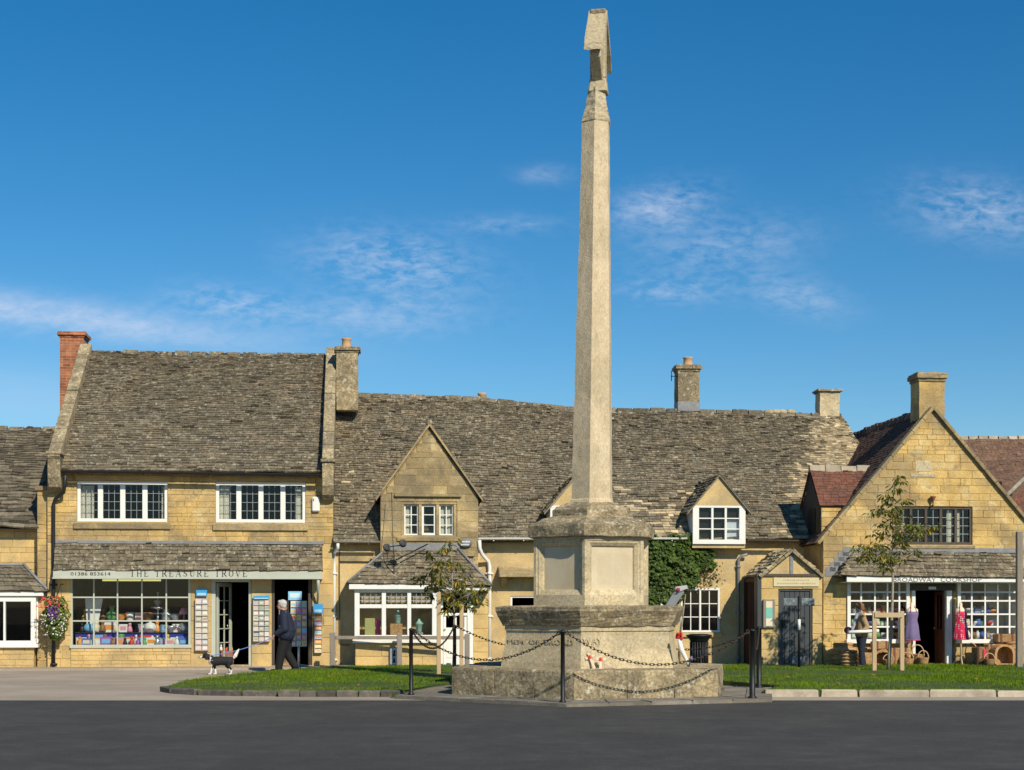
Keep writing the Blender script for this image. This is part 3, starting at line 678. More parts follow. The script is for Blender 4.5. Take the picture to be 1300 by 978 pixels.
# lower floor piers
zf = F(240, 731, 0).z
zb_ = 0.0
dA = px_open(268, 735, 318, 850); rA = px_open(345, 735, 396, 850); sA = px_open(90, 735, 242, 821)
wall(HA, 'pier', uA0, sA[0], 0, zc_top, 0, stone='ashlar', course=.3, wid=(.3, .5), seed=3)
wall(HA, 'pier', U(242), U(268), 0, zf, 0, stone='ashlar', course=.42, wid=(.5, .9), gap=.005, seed=4)
wall(HA, 'pier', U(319), U(345), 0, zf, 0, stone='ashlar', course=.42, wid=(.5, .9), gap=.005, seed=5)
wall(HA, 'pier', U(396), uA1, 0, zc_top, 0, stone='ashlar', course=.34, wid=(.3, .5), gap=.006, seed=6)
wall(HA, 'window_plinth', U(90), U(242), 0, sA[2], -.03, stone='ashlar', course=.115, wid=(.22, .5), seed=7)
mb = MB(); mb.box(U(90), U(396), .03, .33, zf, zc_top); mb.part('lintel', M['wood_d'], HA)
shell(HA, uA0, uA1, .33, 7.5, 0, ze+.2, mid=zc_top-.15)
# sides in gable form up to the roof
for x0_, x1_ in ((uA0, uA0+.3), (uA1-.3, uA1)):
    mb = MB(); mb.prismx([(.33, 0), (9, 0), (9, ze-.2), (4.3, rL.z-.1), (.33, ze+.22)], x0_, x1_); mb.part('gable_wall', M['stone_g'], HA)
mb = MB(); mb.box(uA0+.3, uA1-.3, 8.7, 9, 0, ze-.2); mb.part('back_wall', M['stone_g'], HA)
slates(HA, [eL, (eL+eR)/2, eR], [rL, (rL+rR)/2-Vector((0, 0, .03)), rR], seed=5, exp=(.12, .065))
slates(HA, [Vector((rL.x, 8.9, ze)), Vector((rR.x, 8.9, ze))], [rL, rR], seed=6, exp=(.4, .3), wid=(.4, .8), under=False)
ridge(HA, [rL, rR], seed=4, h=.035, w=.12, seg=.5)
window(HA, 98, 611, 213, 663, .03, 4, 3, 4, curtains=[(0, 0, .75), (3, .8, 1.0)], fw=.085, mw=.13)
window(HA, 274, 612, 388, 664, .03, 4, 3, 4, curtains=[(0, .0, .6), (3, .55, 1.0)], fw=.085, mw=.13)
for x0_, x1_, y0_, y1_ in ((93, 216, 664, 672), (270, 391, 665, 674)): slab(HA, 'window_sill', 'stone_g', x0_, y0_, x1_, y1_, -.06, .16)
for x0_, x1_, y0_, y1_ in ((96, 215, 603, 610.5), (272, 390, 604, 611)): slab(HA, 'window_lintel', 'ashlar', x0_, y0_, x1_, y1_, -.012, .1)
# parapet copings and kneelers
def coping(parent, ua, ub, p0, p1, h, n, m='mono_d', kneel=None, vb=0.0):
    """coping stones climbing the gable from p0=(v,z) to p1=(v,z)"""
    a, b = Vector((0, p0[0], p0[1])), Vector((0, p1[0], p1[1])); d = (b-a).normalized(); nn = Vector((0, -d.z, d.y)); rnd = random.Random(3)
    for i in range(n):
        q0, q1 = a.lerp(b, i/n), a.lerp(b, (i+1)/n-.004); mb = MB(); hh = h+rnd.uniform(-.012, .012)
        P = [Vector((u, 0, 0))+q+nn*k for q in (q0, q1) for u, k in ((ua, -.35), (ub, -.35), (ub, hh), (ua, hh))]
        mb.hexa([P[0], P[1], P[5], P[4], P[3], P[2], P[6], P[7]], 0, rnd.random()); mb.part('coping_stone', M[m], parent, bevel=.012)
cl0, cl1 = F(61, 590, -.35), F(77, 590, -.35)
coping(HA, cl0.x, cl1.x, (-.42, F(70, 585, -.42).z), (4.35, F(113, 437, 4.35).z-.12), .16, 9)
cr0, cr1 = F(409, 590, -.35), F(423.5, 590, -.35)
coping(HA, cr0.x, cr1.x, (-.42, F(415, 588, -.42).z), (4.35, F(420, 441, 4.35).z-.12), .16, 9)
for c0_, c1_, x_, yt in ((cl0, cl1, 70, 578), (cr0, cr1, 416, 588)):
    zt = F(x_, yt, -.4).z; zb2 = F(x_, yt+46, -.4).z; mb = MB()
    mb.prismx([(-.45, zt), (.02, zt+.1), (.02, zb2), (-.12, zb2), (-.3, zb2+.12), (-.42, zb2+.35)][::-1], c0_.x-.0, c1_.x+.0); mb.part('kneeler_stone', M['mono_d'], HA, bevel=.012)
    mb = MB(); mb.box(c0_.x-.04, c1_.x+.04, -.5, .03, zt+.02, zt+.1); mb.part('kneeler_cap', M['mono_d'], HA, bevel=.012)
gutter(HA, (cl1.x+.02, -.40, F(80, 597, -.4).z), (cr0.x-.02, -.40, F(408, 602, -.4).z), .065, 'gutter')
pipe(HA, [(83, 603, -.38), (82, 618, -.3), (81, 625, -.25), (70, 634, -.1), (68, 640, -.08), (68, 735, -.08), (68, 851, -.08)], .045, 'gutter')
# flank pier
wall(HA, 'pier', U(46), U(60), 0, F(50, 620, .12).z, .12, stone='stone', course=.2, wid=(.2, .4), seed=9)
mb = MB(); p, q = F(44, 617, .08), F(62, 623, .08); mb.box(p.x, q.x, .06, .5, q.z, p.z); mb.part('pier_cap', M['stone_g'], HA, bevel=.01)
# canopy over the shop front
CV = -.42
zfl = F(240, 723, CV).z
cE = [F(68, 724, CV-.02), F(410, 725, CV-.02)]; cR = [F(70, 689, .0), F(409, 690, .0)]
for p in cR: p.y = .01
slates(HA, cE, cR, exp=(.13, .09), seed=15, name='canopy_slates')
slab(HA, 'lead_flashing', 'lead', 69, 686, 411, 691.5, -.05, .06)
fas = slab(HA, 'fascia_board', 'sage', 67, 723.5, 409, 734, CV, .05)
mb = MB(); a, b = F(67, 733, CV), F(409, 735.5, CV); mb.box(a.x-.01, b.x+.01, CV-.02, CV+.06, b.z, a.z-.002); mb.part('fascia_trim', M['sage'], HA)
mb = MB(); mb.box(a.x, b.x, CV+.052, 0.02, a.z-.03, a.z-.01); mb.part('canopy_soffit', M['sage'], HA)
mb = MB()
mb.prismx([(CV+.02, a.z+.0), (.02, a.z), (.02, cR[0].z-.05), (CV+.02, cE[0].z-.02)][::-1], b.x-.07, b.x-.02); mb.prismx([(CV+.02, a.z+.0), (.02, a.z), (.02, cR[0].z-.05), (CV+.02, cE[0].z-.02)][::-1], a.x+.02, a.x+.07); mb.part('canopy_cheek', M['sage'], HA)
mb = MB(); p, q = F(165, 732, CV), F(314, 724.5, CV); roman(mb, 'THE TREASURE TROVE', p.x, q.x+.06, p.z, q.z, CV-.006); mb.part('fascia_lettering', M['black'], fas)
p = F(115, 728.7, CV); lettering(fas, '01386 853614', (p.x, CV-.006, p.z), 1.0, .085, M['black'])
mb = MB(); mb.tube([F(404, 734, CV+.05), F(404, 742, CV+.05), F(403, 770, -.02)], [.05, .045, .02], 6); mb.part('canopy_bracket', M['sage'], HA)
mb = MB(); p, q = F(130, 735.5, .4), F(204, 738, .4); mb.box(p.x, q.x, .4, .46, q.z, p.z); mb.part('strip_light', mat('strip_light_tube', (.8, .8, .3), emis=((.85, .8, .25), .9), bump=0), HA)
# shop window, panes of glass one by one
def shop_window(parent, xs, ys, v, m, bw=.035, edge=.06, name='shop_window', depth=.07):
    us = [U(x, v) for x in xs]; zz = [Z(xs[0], y, v) for y in ys]       # ys from top to bottom
    mb = MB()
    mb.box(us[0]-edge/2, us[-1]+edge/2, v, v+depth, zz[-1]-edge, zz[-1]); mb.box(us[0]-edge/2, us[-1]+edge/2, v, v+depth, zz[0], zz[0]+edge)
    for u in (us[0], us[-1]): mb.box(u-edge/2, u+edge/2, v+.002, v+depth-.002, zz[-1], zz[0])
    w = mb.part(name, M[m], parent, bevel=.005); g_ = MB()
    for u in us[1:-1]: g_.box(u-bw/2, u+bw/2, v+.01, v+depth-.01, zz[-1], zz[0])
    for z in zz[1:-1]: g_.box(us[0]+edge/2, us[-1]-edge/2, v+.013, v+depth-.013, z-bw/2, z+bw/2)
    g_.part('glazing_bars', M[m], w)
    for i in range(len(us)-1):
        for j in range(len(zz)-1):
            p = MB(); y = v+depth*.55; k = p.pts([(us[i]+bw/3, y, zz[j+1]), (us[i+1]-bw/3, y, zz[j+1]), (us[i+1]-bw/3, y, zz[j]), (us[i]+bw/3, y, zz[j])]); p.face([k, k+1, k+2, k+3]); p.part('pane', M['glass'], w)
    return us, zz
usA, zzA = shop_window(HA, (90.5, 119, 149, 180, 211, 240.5), (735, 758.5, 788.5, 819), .0, 'sage')
slab(HA, 'window_sill', 'sage', 88, 819, 243, 823, -.06, .12)
mb = MB()      # low display floor and back inside the window, shelves
mb.box(usA[0], usA[-1], .09, .95, zzA[-1]-.06, zzA[-1]-.02); mb.part('display_shelf', paint((.35, .3, .22)), HA, 'window display floor')
zs1 = Z(100, 803, .45); mb = MB(); mb.box(usA[0]+.03, usA[-1]-.05, .42, .85, zs1-.02, zs1); mb.box(usA[0]+.03, usA[-1]-.05, .42, .44, zzA[-1]-.02, zs1-.02, 1); mb.part('display_step', [paint((.25, .22, .2)), paint((.03, .04, .28))], HA)
zs2 = Z(100, 788.5, .6); mb = MB(); mb.box(usA[0]+.03, usA[-1]-.05, .6, .95, zs2-.02, zs2); mb.part('display_shelf', paint((.25, .25, .25)), HA)
# doorway: sage frame, open glazed leaf
mb = MB(); zt = Z(270, 739, 0)
for x0_, x1_ in ((268, 273.5), (315.5, 318.5)): mb.box(U(x0_), U(x1_), .02, .12, .04, zt)
mb.box(U(268), U(318.5), .022, .118, zt, zt+.1); mb.box(U(268), U(318.5), .02, .1, zt+.1, zf); mb.part('door_frame', M['sage'], HA, bevel=.006)
mb = MB(); ua = U(275); p0 = Vector((ua, .12, 0)); dirv = Vector((.35, .93, 0)).normalized(); L_ = .85; zt2 = zt-.02
def leafbar(mb, s0, s1, z0, z1, th=.045, y0=0.0, dirv=dirv, p0=p0):
    a, b = p0+dirv*s0, p0+dirv*s1; nn = Vector((dirv.y, -dirv.x, 0))*th/2
    mb.hexa([a-nn+Vector((0, 0, z0)), b-nn+Vector((0, 0, z0)), b+nn+Vector((0, 0, z0)), a+nn+Vector((0, 0, z0)), a-nn+Vector((0, 0, z1)), b-nn+Vector((0, 0, z1)), b+nn+Vector((0, 0, z1)), a+nn+Vector((0, 0, z1))])
leafbar(mb, 0, .09, .08, zt2); leafbar(mb, L_-.09, L_, .08, zt2); leafbar(mb, .09, L_-.09, .08, .28); leafbar(mb, .09, L_-.09, zt2-.1, zt2)
for i in range(1, 5): leafbar(mb, .09, L_-.09, .28+(zt2-.38)*i/5-.012, .28+(zt2-.38)*i/5+.012, .03)
leafbar(mb, L_/2-.012, L_/2+.012, .28, zt2-.1, .03)
dr = mb.part('door', M['sage'], HA, 'sage glazed shop door standing open inwards')
mb = MB(); mb.tube([p0+dirv*(L_-.05)+Vector((-.06, -.03, 1.0)), p0+dirv*(L_-.05)+Vector((-.08, -.03, 1.12))], .012, 6); mb.part('door_handle', paint((.6, .5, .2), .3, .8), dr)
mb = MB(); mb.box(U(268), U(318), -.08, .32, .035, .075); mb.box(U(345), U(396), -.02, .33, .035, .06); mb.part('door_step', M['stone_g'], HA, bevel=.01)
mb = MB(); mb.box(U(392, .4), U(396, .4), .0, .05, .05, zf); mb.box(U(345.5), U(348.5), .0, .05, .05, zf); mb.part('recess_frame', M['wood_d'], HA)
# alarm box
mb = MB(); p, q = F(396, 631, -.02), F(406, 650, -.02); mb.box(p.x, q.x, -.10, .0, q.z, p.z); al = mb.part('alarm_box', M['white'], HA, bevel=.03)
mb = MB(); mb.box(p.x+.03, p.x+.06, -.104, -.099, p.z-.12, p.z-.05); mb.part('alarm_lamp', paint((.7, .04, .03)), al)
# lead at the party line with the cottage, chimneys
chimney(HA, 76, 106, 421, 545, 4.55, .8, 'brick', cap=428, label='red brick chimney stack behind the left coping')
c = chimney(HA, 427, 454.5, 440, 521, 3.1, .55, 'mono_d', cap=447, pots=[(433.5, 446, 430)], label='lichened stone chimney stack with one pot')
slab(HA, 'flashing_strip', 'lead', 424.5, 521, 431, 687, .0, .04) if False else None

# ================================================================ LEFT COTTAGE
HL = root('cottage', 'low stone cottage with white-framed bay window at the far left edge', 'cottage', F(20, 850, .35))
vL = .45; e0, e1 = F(-160, 670, .1), F(49, 670, .1); r0, r1 = F(-160, 545, 4.0), F(66, 546, 4.0)
r1.x = F(62, 546, 4).x+.3; e1.x = F(49, 671, .1).x
slates(HL, [e0, e1], [r0, r1], seed=21, exp=(.19, .1), wid=(.2, .42), m='slate_k', lift=.04, sag=.07)
ridge(HL, [r0, r1], seed=6, m='slate_k')
bayL = px_open(-90, 752, 44, 822, vL)
wall(HL, 'wall', U(-160, vL), U(48, vL), 0, Z(20, 668, vL), vL, [bayL], stone='ashlar', course=.19, wid=(.3, .6), seed=12)
shell(HL, U(-160, vL), U(46, vL), vL+.33, 5, 0, Z(20, 670, vL))
mb = MB(); mb.prismx([(.7, 2.2), (8, 2.2), (4.0, r0.z-.15)], U(-160, vL), U(-160, vL)+.3); mb.part('gable_wall', M['stone_g'], HL)
slates(HL, [Vector((r0.x, 8, 3)), Vector((r1.x, 8, 3))], [r0, r1], seed=6, exp=(.4, .3), wid=(.4, .8), under=False)
vb = -.05
zE = F(20, 750, vb).z
be0, be1 = F(-110, 750, vb-.1), F(60, 751, vb-.1); br0, br1 = Vector((U(-90, vL), vL-.02, Z(0, 717, vL))), Vector((U(30, vL), vL-.02, Z(30, 718, vL)))
slates(HL, [be0, be1], [br0, br1], seed=23, exp=(.15, .1), m='slate_k', lift=.035, name='bay_slates')
slates(HL, [be1, Vector((be1.x+.05, vL, be1.z))], [br1, br1+Vector((.02, .02, 0))], seed=24, exp=(.15, .1), m='slate_k', name='bay_slates', under=True)
mb = MB(); mb.tube([br1+Vector((0, -.02, .03)), be1+Vector((0, -.0, .05))], .04, 6); mb.tube([br0, br1+Vector((.05, -.02, .02))], .04, 6); mb.part('lead_flashing', M['lead'], HL)
slab(HL, 'bay_fascia', 'white', -105, 751, 55, 757, vb-.06, .3)
window(HL, -70, 757.5, 45.5, 820, vb, 3, 1, 1, fw=.13, mw=.05, depth=.12)
slab(HL, 'window_sill', 'white', -75, 818.5, 48, 822.5, vb-.1, .25)
wall(HL, 'bay_plinth', U(-72, vb), U(43, vb), 0, Z(20, 822.5, vb), vb, stone='ashlar', course=.14, wid=(.25, .5), thick=.35, seed=14)
mb = MB(); p = F(44, 757, vb); q = F(46, 820, vb); mb.box(p.x, p.x+.06, vb+.122, vL, q.z, p.z-.01); mb.part('bay_cheek', M['white'], HL)

# ================================================================ LONG MIDDLE COTTAGE
HB = root('terrace_house', 'long low stone house behind the memorial with steep gabled dormer and mossy slate roof', 'house', F(650, 850, .1))
vB = .1; vE = -.18
uB0, uB1 = uA1+.005, 9.45
E_ = [Vector((uB0, vE, F(431, 688, vE).z)), F(560, 687, vE), F(700, 685, vE), F(900, 684, vE), Vector((11.0, vE, F(1045, 683, vE).z))]
R_ = [Vector((uB0, 4.4, F(445, 500, 4.4).z)), F(610, 506.5, 4.4), F(720, 518, 4.4), F(930, 523, 4.4), F(1069, 528, 4.4)]
E_[1].x = uB0+(E_[4].x-uB0)*.25; E_[2].x = uB0+(E_[4].x-uB0)*.45; E_[3].x = uB0+(E_[4].x-uB0)*.75
def pickB(p, rnd):
    w = noise.noise(p*.9+Vector((3, 1, 2)))*.45+noise.noise(p*2.7)*.25
    q = min(1.0, max(0.0, (p.x-6.5-.55*(p.z-4))/2.0))
    q2 = 1.0 if (p.z < 4.9 and 2.6 < p.x < 5.6) else 0.0
    return 1 if (q*.8+q2*.42+w+rnd.uniform(-.25, .25)) > .52 else 0
slates(HB, E_, R_, seed=31, exp=(.125, .07), wid=(.12, .28), sag=.05, lift=.028, jit=.013, mats=[M['slate'], M['slate_w']], pick=pickB)
slates(HB, [Vector((p.x, 9, 3.4)) for p in R_], R_, seed=6, exp=(.4, .3), wid=(.4, .8), under=False)
ridge(HB, R_, seed=9, h=.05, w=.15, seg=.5)
winB = px_open(864, 747, 914, 803, vB+.02); smlB = px_open(648, 757, 700, 773.5, vB+.02)
uG0, uG1 = F(483, 640, vE-.05).x, F(607, 640, vE-.05).x; vG = vE-.06
zeB = F(560, 684, vB).z
wall(HB, 'wall', uB0, uB1, 0, zeB, vB, [winB, smlB, (U(558, vB), U(600, vB), 0, Z(580, 750, vB))], stone='render', back='render', course=.5, wid=(1.0, 1.6), gap=.002, proud=.006, seed=31, stones=False)
shell(HB, uB0+.01, uB1, vB+.33, 6.5, 0, zeB+.1)
# steep stone gable standing on the wall
apG = F(542, 540, vG); eG = F(483, 627, vG).z; zGb = F(545, 742, vG).z
sl = (apG.z-eG)/((uG1-uG0)/2); uGm = (uG0+uG1)/2
gw = px_open(509, 637, 580, 683, vG+.02)
Lg = lambda z: uG0 if z <= eG else uG0+(z-eG)/sl
Rg_ = lambda z: uG1 if z <= eG else uG1-(z-eG)/sl
wall(HB, 'dormer_gable', Lg, Rg_, 1.9, apG.z-.05, vG, [gw], stone='stone_g', back='mortar', course=.22, wid=(.35, .75), gap=.004, proud=.007, seed=33, breaks=(eG,), thick=.3)
# gable side cheeks and its own little roof
mb = MB()
for ua, ub in ((uG0, uG0+.25), (uG1-.25, uG1)): mb.prismx([(vG+.3, zeB-.3), (vG+.3, eG), (1.1, eG), (.4, zeB+.1)][::-1], ua, ub)
mb.part('dormer_cheek', M['stone_g'], HB)
for sgn in (-1, 1):
    ux = uG0-.12 if sgn < 0 else uG1+.12; zz_ = eG-.12*sl
    bkv = vE+(eG-E_[1].z)/((R_[1].z-E_[1].z)/(4.4-vE)); bka = vE+(apG.z-E_[1].z)/((R_[1].z-E_[1].z)/(4.4-vE))
    ea, eb = Vector((ux, vG-.06, zz_)), Vector((ux, bkv+.1, zz_)); ra, rb = Vector((uGm, vG-.06, apG.z)), Vector((uGm, bka+.2, apG.z))
    q = slates(HB, [ea, eb], [ra, rb], seed=35+sgn, exp=(.15, .1), name='dormer_slates')
    mb = MB(); th = .07; mb.prism([(ux, zz_-.03), (ux, zz_+.04), (uGm, apG.z+.06), (uGm, apG.z-.03)][::(1 if sgn > 0 else -1)], vG-.09, vG+.06); mb.part('verge_stone', M['stone_g'], HB)
mb = MB(); mb.ball((uGm, vG-.02, apG.z+.06), .09, 7); mb.part('gable_finial', M['mono_d'], HB)
# stone mullioned three-light window with hood mould
mb = MB(); u0, u1, z0, z1 = gw; js = .07; lw_ = (u1-u0-4*js*1.25)/3; y = vG+.035
mb.box(u0, u1, y-.02, y+.2, z0, z0+js); mb.box(u0, u1, y-.02, y+.2, z1-js, z1)
for i in range(4): x = u0+i*(lw_+js*1.25); mb.box(x, x+js*1.25, y-.016, y+.2, z0+js, z1-js)
ms = mb.part('mullioned_window', M['stone_g'], HB, 'golden stone mullioned window of three lights', bevel=.012)
for i in range(3):
    a = u0+js*1.25+i*(lw_+js*1.25); fw_ = .035 if i != 1 else .055; f = MB(); b = a+lw_; za, zb = z0+js, z1-js; yy_ = y+.05
    f.box(a, b, yy_, yy_+.04, za, za+fw_); f.box(a, b, yy_, yy_+.04, zb-fw_, zb); f.box(a, a+fw_, yy_+.001, yy_+.039, za, zb); f.box(b-fw_, b, yy_+.001, yy_+.039, za, zb)
    for k in (1, 2): z = za+(zb-za)*k/3; f.box(a+fw_, b-fw_, yy_+.005, yy_+.035, z-.011, z+.011)
    if i != 1: x = (a+b)/2; f.box(x-.011, x+.011, yy_+.004, yy_+.036, za+fw_, zb-fw_)
    f.part('window_frame', M['white'], ms)
    f = MB(); k = f.pts([(a, yy_+.02, za), (b, yy_+.02, za), (b, yy_+.02, zb), (a, yy_+.02, zb)]); f.face([k, k+1, k+2, k+3]); f.part('pane', M['glass'], ms)
    f = MB(); n = 12; ca_, cb_ = (a, a+lw_*.55) if i == 0 else (a, b) if i == 2 else (a, a+lw_*.0001)
    st = f.pts([(ca_+(cb_-ca_)*q/n, yy_+.1+.014*math.sin(q*2.0), zz) for zz in (za, zb) for q in range(n+1)])
    for q in range(n): f.face([st+q, st+q+1, st+n+2+q, st+n+1+q], 0, .5, True)
    if i != 1: f.part('curtain', M['curtain'], ms)
slab(HB, 'hood_mould', 'stone_g', 501, 627, 586, 631, vG-.08, .1)
slab(HB, 'window_sill', 'stone_g', 504, 682, 584, 687.5, vG-.05, .12)
mb = MB(); mb.box(uG0+.02, uG1-.02, vG+.32, 2.2, zeB, zeB+.05); mb.box(uG0+.3, uG1-.3, 1.5, 1.55, zeB, eG+.4); mb.part('room_shell', M['interior'], HB)
# eaves gutters, pipes
gutter(HB, (uB0+.02, vE-.1, Z(431, 687, vE-.1)), (uG0-.01, vE-.1, Z(482, 687.5, vE-.1)), .055, 'wood_g')
gutter(HB, (uG1+.01, vE-.1, Z(607, 683, vE-.1)), (U(872, vE-.1), vE-.1, Z(872, 683, vE-.1)), .055, 'white')
gutter(HB, (U(950, vE-.1), vE-.1, Z(950, 685, vE-.1)), (U(1020, vE-.1), vE-.1, Z(1020, 686, vE-.1)), .06, 'wood_d')
pipe(HB, [(429, 690, vE-.1), (429, 696, vE-.08), (424.5, 702, vB-.06), (424.5, 720, vB-.06), (424.5, 846, vB-.06)], .04, 'white')
pipe(HB, [(608.5, 686, vE-.1), (609, 696, vE-.08), (612, 704, vE-.05), (620, 713, vB-.08), (621.5, 720, vB-.08), (621.5, 845, vB-.08)], .05, 'white')
pipe(HB, [(949, 704, vB-.15), (941, 706, vB-.1), (937.5, 711, vB-.06), (937.5, 844, vB-.06)], .04, 'greypipe')
mb = MB(); mb.tube([F(431, 700, vB-.03), F(431, 815, vB-.03), F(434, 819, vB-.03), F(444, 819, vB-.03)], .012, 6); mb.part('cable', M['wood_d'], HB)
slab(HB, 'string_course', 'stone_g', 431, 706, 481, 713, vB-.07, .1); slab(HB, 'string_course', 'stone_g', 579, 700, 602, 706.5, vG-.08, .1)
# bay shop window on the left
vY = vG-.52; p0, p1 = F(443, 741, vY-.12), F(566, 742, vY-.12)
tl, tr = F(492, 697, vG-.01), F(581, 697, vG-.01); bl, br_ = F(441, 741, vY-.14), F(624, 744, vY-.14)
slates(HB, [bl, br_], [tl, tr], seed=41, exp=(.13, .08), name='canopy_slates', sag=.02)
wl = Vector((bl.x-.02, vB, bl.z)); slates(HB, [wl, bl], [Vector((tl.x-.02, vB, tl.z)), tl], seed=42, exp=(.13, .08), name='canopy_slates')
wr = Vector((br_.x+.02, vB, br_.z)); slates(HB, [br_, wr], [tr, Vector((tr.x+.02, vB, tr.z))], seed=43, exp=(.13, .08), name='canopy_slates')
mb = MB(); mb.box(tl.x-.05, tr.x+.05, vG-.05, vG+.03, tl.z-.03, tl.z+.13); mb.tube([tr+Vector((0, -.03, .02)), br_+Vector((0, 0, .03))], .035, 6); mb.tube([tl+Vector((0, -.03, .02)), bl+Vector((0, 0, .03))], .03, 6)
mb.part('lead_flashing', M['lead'], HB)
slab(HB, 'bay_fascia', 'white', 443, 741.5, 559, 748.5, vY-.12, .3); slab(HB, 'bay_fascia', 'white', 559.5, 744.5, 623, 750, vY-.06, .5)
mb = MB(); mb.box(F(443, 748, vY-.1).x+.03, F(622, 748, vY-.1).x-.03, vY+.15, vB, F(443, 748, vY).z-.0, F(443, 748, vY).z+.03); mb.part('canopy_soffit', M['white'], HB)
xs = [450, 456.5, 484.5, 490, 517, 522, 548.5, 558]; us = [U(x, vY) for x in xs]
z_ = lambda y: Z(500, y, vY)
mb = MB()
for a, b in ((0, 1), (2, 3), (4, 5), (6, 7)): mb.box(us[a], us[b], vY, vY+.09, z_(815), z_(748.5))
for a, b in ((1, 2), (3, 4), (5, 6)):
    for y0, y1 in ((748.5, 752.5), (767.5, 772.5), (806.5, 815)): mb.box(us[a], us[b], vY+.004, vY+.086, z_(y1), z_(y0))
bw = mb.part('bay_window', M['white'], HB, 'white bay shop window of three lights', bevel=.008)
gb_ = MB()
for a, b in ((1, 2), (3, 4), (5, 6)):
    for i in range(1, 4): x = us[a]+(us[b]-us[a])*i/4; gb_.box(x-.008, x+.008, vY+.03, vY+.045, z_(767.5), z_(752.5))
    for k in (1, 2): z = z_(767.5)+(z_(752.5)-z_(767.5))*k/3; gb_.box(us[a], us[b], vY+.031, vY+.044, z-.008, z+.008)
    for y0, y1 in ((752.5, 767.5), (772.5, 806.5)):
        f = MB(); k = f.pts([(us[a], vY+.05, z_(y1)), (us[b], vY+.05, z_(y1)), (us[b], vY+.05, z_(y0)), (us[a], vY+.05, z_(y0))]); f.face([k, k+1, k+2, k+3]); f.part('pane', M['glass'], bw)
    f = MB(); f.box(us[a]+.05, us[b]-.02, vY+.12, vY+.13, z_(765), z_(756)); f.part('window_blind', paint((.62, .45, .28)), bw)
gb_.part('glazing_bars', M['bar_lead'], bw)
mb = MB(); mb.box(us[0], us[0]+.05, vY+.092, vB, z_(815), z_(748.5)); mb.box(us[7]-.05, us[7], vY+.092, vG+.3, z_(815), z_(748.5)); mb.part('bay_cheek', M['white'], HB)
slab(HB, 'window_sill', 'white', 447.5, 812, 560, 816.5, vY-.08, .3)
wall(HB, 'bay_plinth', us[0]+.02, us[7], 0, z_(817), vY+.02, stone='ashlar', course=.28, wid=(.6, 1.1), gap=.004, thick=.6, seed=44)
mb = MB(); mb.box(us[0]+.06, us[7]-.06, vY+.1, .4, z_(808)-.03, z_(808)); mb.part('display_shelf', paint((.5, .4, .28)), HB)
mb = MB(); mb.box(us[0]+.06, us[7]-.06, 1.0, 1.04, 0, z_(745)); mb.part('back_panel', M['interior'], HB)
# white door right of the bay
vD = vG-.1; u0, u1 = U(559.5, vD), U(601, vD); zt = Z(580, 750, vD); mb = MB()
mb.box(u1-.16, u1, vD, vD+.1, .05, zt); mb.box(u0, u0+.06, vD, vD+.1, .05, zt); mb.box(u0+.06, u1-.16, vD+.004, vD+.096, Z(580, 782, vD), Z(580, 778.5, vD)); mb.box(u0+.06, u1-.16, vD+.004, vD+.096, zt-.08, zt)
mb.part('door_frame', M['white'], HB, bevel=.006)
d0, d1 = u0+.07, u1-.17; mb = MB(); zm = Z(580, 797, vD); zt2 = Z(580, 783, vD); dm = (d0+d1)/2
mb.box(d0, d1, vD+.03, vD+.08, .07, zm); mb.box(d0, d0+.07, vD+.03, vD+.08, zm, zt2); mb.box(d1-.07, d1, vD+.03, vD+.08, zm, zt2); mb.box(dm-.04, dm+.04, vD+.03, vD+.08, zm, zt2)
for a, b in ((d0+.08, dm-.05), (dm+.05, d1-.08)): mb.box(a, b, vD+.022, vD+.03, .25, zm-.12)
wd = mb.part('door', M['white'], HB, 'white panelled shop door with two small lights', bevel=.004)
mb = MB(); k = mb.pts([(d0, vD+.055, zm), (d1, vD+.055, zm), (d1, vD+.055, zt2), (d0, vD+.055, zt2)]); mb.face([k, k+1, k+2, k+3]); mb.part('pane', M['glass'], wd)
mb = MB(); k = mb.pts([(d0, vD+.055, Z(580, 778, vD)), (d1, vD+.055, Z(580, 778, vD)), (d1, vD+.055, zt-.08), (d0, vD+.055, zt-.08)]); mb.face([k, k+1, k+2, k+3]); mb.part('pane', M['glass'], wd)
mb = MB(); mb.ball((d0+.04, vD-.0, 1.0), .025, 6); mb.part('door_handle', paint((.5, .42, .2), .3, .8), wd)
mb = MB(); mb.box(u0-.05, u1+.02, vD-.3, vD+.1, 0, .06); mb.part('door_step', M['stone_g'], HB)
wall(HB, 'pier', U(601, vG), U(620, vG), 0, 1.95, vG, stone='ashlar', course=.35, wid=(.3, .5), gap=.005, thick=.3, seed=46)
mb = MB(); p = F(608, 755, vG-.1); mb.box(p.x, p.x+.13, vG-.14, vG, p.z-.1, p.z); mb.part('wall_lamp', M['white'], HB)
# little bracketed hood and dark opening near the memorial
mb = MB(); a, b = F(634, 727, vB-.45), F(706, 733, vB-.45); mb.prismx([(vB-.45, b.z), (vB, b.z), (vB, a.z+.18), (vB-.45, a.z)][::-1], a.x, b.x); mb.part('hood_slab', M['stone_g'], HB, bevel=.01)
for px in (637, 700): mb = MB(); q = F(px, 735, vB-.2); mb.prismx([(vB-.35, q.z+.1), (vB-.35, q.z+.0), (vB, q.z-.26), (vB, q.z+.1)], q.x, q.x+.13); mb.part('hood_bracket', M['stone_g'], HB)
mb = MB(); mb.box(smlB[0], smlB[0]+.05, vB+.03, vB+.12, smlB[2], smlB[3]); mb.box(smlB[0]+.05, smlB[1], vB+.03, vB+.1, smlB[3]-.04, smlB[3]); mb.part('window_frame', M['white'], HB)
